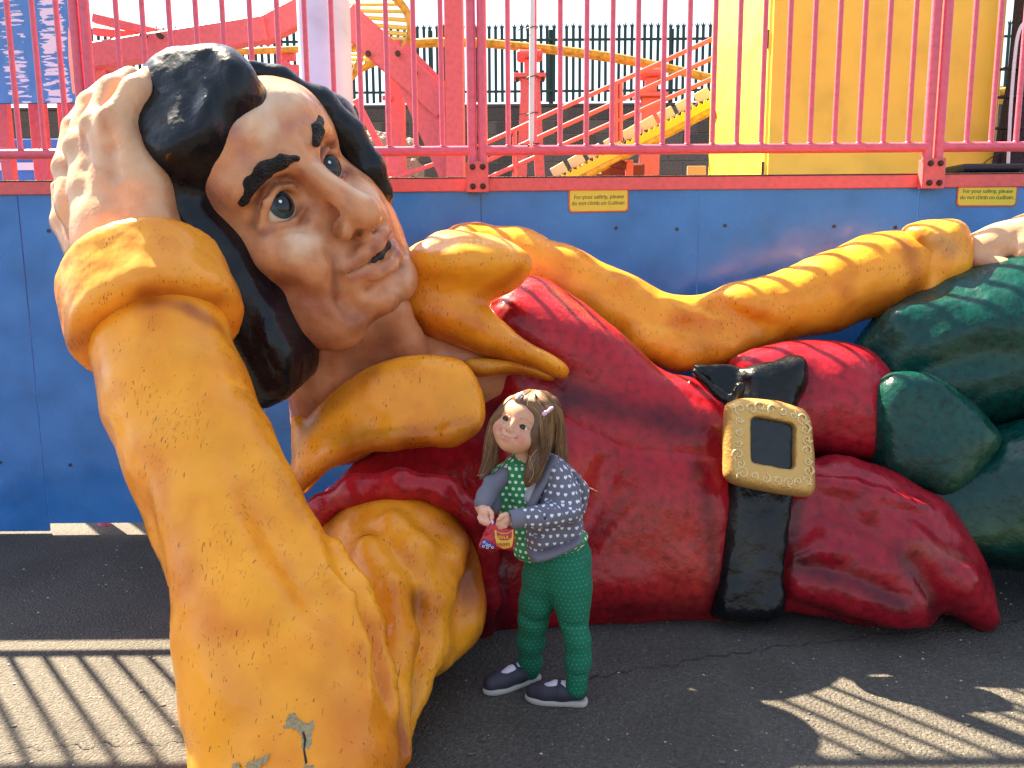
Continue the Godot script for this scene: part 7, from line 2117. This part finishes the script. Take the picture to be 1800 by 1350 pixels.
	for g: int in guides.size():
		var st := st_new()
		for i in [280, 360, 420, 240, 360][g]:
			var t := rr.randf()
			var pts := []
			var sway := Vector3(rr.randfn() * 0.004, 0, rr.randfn() * 0.004)
			var cut := rr.randf_range(0.75, 1.0)
			for k in range(-1, 7):
				var p: Vector3 = (guides[g][0][maxi(k, 0)] as Vector3).lerp(guides[g][1][maxi(k, 0)], t) + sway * (maxf(k, 0.0) / 3.0)
				if k < 0:
					p += Vector3((rr.randf() - 0.5) * 0.07, 0.0, -0.07 - 0.03 * rr.randf())
				var q := f.snap(p, rr.randf_range(0.0003, 0.003))
				pts.append(q if k < 5 else p.lerp(q, 0.6))
			var path := smooth_path(pts, 3)
			path.resize(maxi(8, int(path.size() * cut)))
			var rad := PackedFloat32Array()
			for k in path.size():
				rad.append(0.00085 * sin(PI * clampf((k + 1.5) / (path.size() + 1.0), 0.05, 0.98)) + 0.0002)
			var tone := lin("5f412b").lerp(lin("a67f55"), pow(rr.randf(), 2.0))
			tube_into(st, path, rad, 4, tone, false)
		part("strands", st.commit(), M.child_hair, mass)
	# loose hairs that stand off
	var st := st_new()
	for q: Array in [[Vector3(0.1643, 0.6706, -2.39), Vector3(0.1968, 0.6475, -2.38), Vector3(0.2458, 0.626, -2.37)], [Vector3(0.1569, 0.6956, -2.38), Vector3(0.1828, 0.6572, -2.37), Vector3(0.2348, 0.6358, -2.36)], [Vector3(-0.0496, 0.7518, -2.31), Vector3(-0.0691, 0.7052, -2.3), Vector3(-0.1008, 0.6983, -2.29)], [Vector3(0.0449, 0.7707, -2.23), Vector3(0.0568, 0.7256, -2.22), Vector3(0.0441, 0.6998, -2.21)], [Vector3(0.0663, 0.7888, -2.22), Vector3(0.0444, 0.7599, -2.21), Vector3(0.0504, 0.7346, -2.21)]]:
		var path := smooth_path(q, 5)
		var rad := PackedFloat32Array()
		for k in path.size():
			rad.append(0.0008)
		tube_into(st, path, rad, 4, lin("b08a5e"), false)
	part("loose_hairs", st.commit(), M.child_hair, mass)
	# hair clips
	var bow := f.snap(Vector3(0.1093, 0.8949, -2.22), 0.004)
	for q: Array in [[Vector3(-0.006, -0.004, 0.003), Vector3(0.010, 0.007, 0.007)], [Vector3(0.010, 0.008, 0.003), Vector3(0.009, 0.005, 0.006)], [Vector3(0.003, 0.002, 0.005), Vector3(0.005, 0.005, 0.006)]]:
		var sm := SphereMesh.new()
		sm.radius = 1.0
		sm.height = 2.0
		sm.radial_segments = 14
		sm.rings = 8
		part("pink_clip", sm, M.clip_pink, mass, Transform3D(Basis(Vector3.BACK, 0.6) * Basis.from_scale(q[1]), bow + q[0]))
	var bar := []
	for k in 5:
		bar.append(f.snap((Vector3(-0.0172, 0.9449, -2.26) as Vector3).lerp(Vector3(0.0125, 0.9651, -2.27), k / 4.0), 0.003))
	tube("white_clip", smooth_path(bar, 3), 0.0055, M.clip_white, mass, 8)

func girl_packet() -> void:
	var o := thing("snack_packet", "small red crisp packet with yellow badge held open in the girl's hands", "packet", Vector3(-0.0414, 0.5667, -2.17))
	var fr := [Vector3(-0.043, 0.565, -2.175), Vector3(0.9889, -0, 0.1483), Vector3(0.0218, 0.9892, -0.1451), Vector3(-0.1467, 0.1467, 0.9782), PackedVector2Array([Vector2(-0.019, 0.048), Vector2(-0.007, 0.040), Vector2(0.009, 0.031), Vector2(0.027, 0.029), Vector2(0.045, 0.023), Vector2(0.048, -0.001), Vector2(0.044, -0.038), Vector2(0.010, -0.038), Vector2(-0.049, -0.037), Vector2(-0.039, -0.002), Vector2(-0.028, 0.026)])]
	var f := Field.new()
	f.cushion(fr, 0.02, 0.014, 0.014, 0.005, false, 0.0, 0.0, 1)
	f.cushion([Vector3(-0.0274, 0.5999, -2.175), Vector3(0.9889, -0, 0.1483), Vector3(0.0218, 0.9892, -0.1451), Vector3(-0.1467, 0.1467, 0.9782), PackedVector2Array([Vector2(-0.025, 0.008), Vector2(-0.009, 0.001), Vector2(0.012, -0.001), Vector2(0.028, -0.008), Vector2(0.019, -0.018), Vector2(-0.003, -0.015), Vector2(-0.018, -0.007)])], 0.006, 0.007, 0.007, 0.003, true, 0.0, 0.0, 1)
	f.build(0.0032)
	f.lumps(noise, [[40.0, 0.0025], [90.0, 0.0012]])
	var bag := part("bag", f.commit(), M.packet_red, o)
	flake("badge", f, [Vector3(-0.0215, 0.5605, -2.16), Vector3(0.9889, -0, 0.1483), Vector3(0.0218, 0.9892, -0.1451), Vector3(-0.1467, 0.1467, 0.9782), PackedVector2Array([Vector2(-0.028, 0.022), Vector2(-0.013, 0.015), Vector2(0.006, 0.015), Vector2(0.021, 0.025), Vector2(0.022, 0.001), Vector2(0.017, -0.021), Vector2(-0.003, -0.028), Vector2(-0.021, -0.019), Vector2(-0.026, 0.000)])], M.packet_yellow, bag, 0.0028)
	flake("red_arch", f, [Vector3(-0.0214, 0.5748, -2.16), Vector3(0.9889, -0, 0.1483), Vector3(0.0218, 0.9892, -0.1451), Vector3(-0.1467, 0.1467, 0.9782), PackedVector2Array([Vector2(-0.023, 0.004), Vector2(-0.011, -0.002), Vector2(0.006, -0.001), Vector2(0.018, 0.007), Vector2(0.017, -0.011), Vector2(0.008, -0.018), Vector2(-0.011, -0.019), Vector2(-0.020, -0.013)])], M.packet_red, bag, 0.0042)
	flake("blue_band", f, [Vector3(-0.0689, 0.5386, -2.16), Vector3(0.9889, -0, 0.1483), Vector3(0.0218, 0.9892, -0.1451), Vector3(-0.1467, 0.1467, 0.9782), PackedVector2Array([Vector2(-0.013, 0.019), Vector2(0.001, 0.014), Vector2(0.017, 0.005), Vector2(0.022, -0.005), Vector2(0.002, -0.006), Vector2(-0.019, -0.004)])], M.packet_blue, bag, 0.0028)
	flake("silver_crimp", f, [Vector3(-0.0545, 0.6129, -2.165), Vector3(0.9889, -0, 0.1483), Vector3(0.0218, 0.9892, -0.1451), Vector3(-0.1467, 0.1467, 0.9782), PackedVector2Array([Vector2(-0.006, 0.013), Vector2(0.001, 0.017), Vector2(0.006, -0.003), Vector2(0.000, -0.015), Vector2(-0.005, -0.003)])], M.packet_silver, bag, 0.0015)
	var word := func(text: String, px: Vector2, turn: float, h: float, m: Material) -> void:
		var t := TextMesh.new()
		var font := SystemFont.new()
		font.font_names = PackedStringArray(["Droid Sans"])
		font.font_weight = 700
		t.text = text
		t.font = font
		t.font_size = 32
		t.pixel_size = h / 24.0
		t.depth = 0.0008
		var n: Vector3 = fr[3]
		part("lettering", t, m, bag, Transform3D(Basis(fr[1], fr[2], n) * Basis(Vector3.BACK, turn), fr[0] + (fr[1] as Vector3) * px.x + (fr[2] as Vector3) * px.y + n * 0.0192))
	word.call("HULA", Vector2(0.0186,-0.0023), 0.05, 0.0088, M.packet_yellow)
	word.call("HOOPS", Vector2(0.0189,-0.0222), 0.08, 0.0088, M.packet_red)
	var tor := TorusMesh.new()
	tor.inner_radius = 0.0018
	tor.outer_radius = 0.0036
	tor.rings = 12
	tor.ring_segments = 6
	for q: Vector3 in [Vector3(-0.0779, 0.5499, -2.16), Vector3(-0.0704, 0.5434, -2.16), Vector3(-0.0628, 0.5418, -2.16), Vector3(-0.0552, 0.5369, -2.16), Vector3(-0.0796, 0.5387, -2.16), Vector3(-0.069, 0.5355, -2.16)]:
		var p := f.snap(q, 0.004)
		part("ring_print", tor, M.packet_white, bag, Transform3D(Basis(Vector3.RIGHT, PI / 2), p))
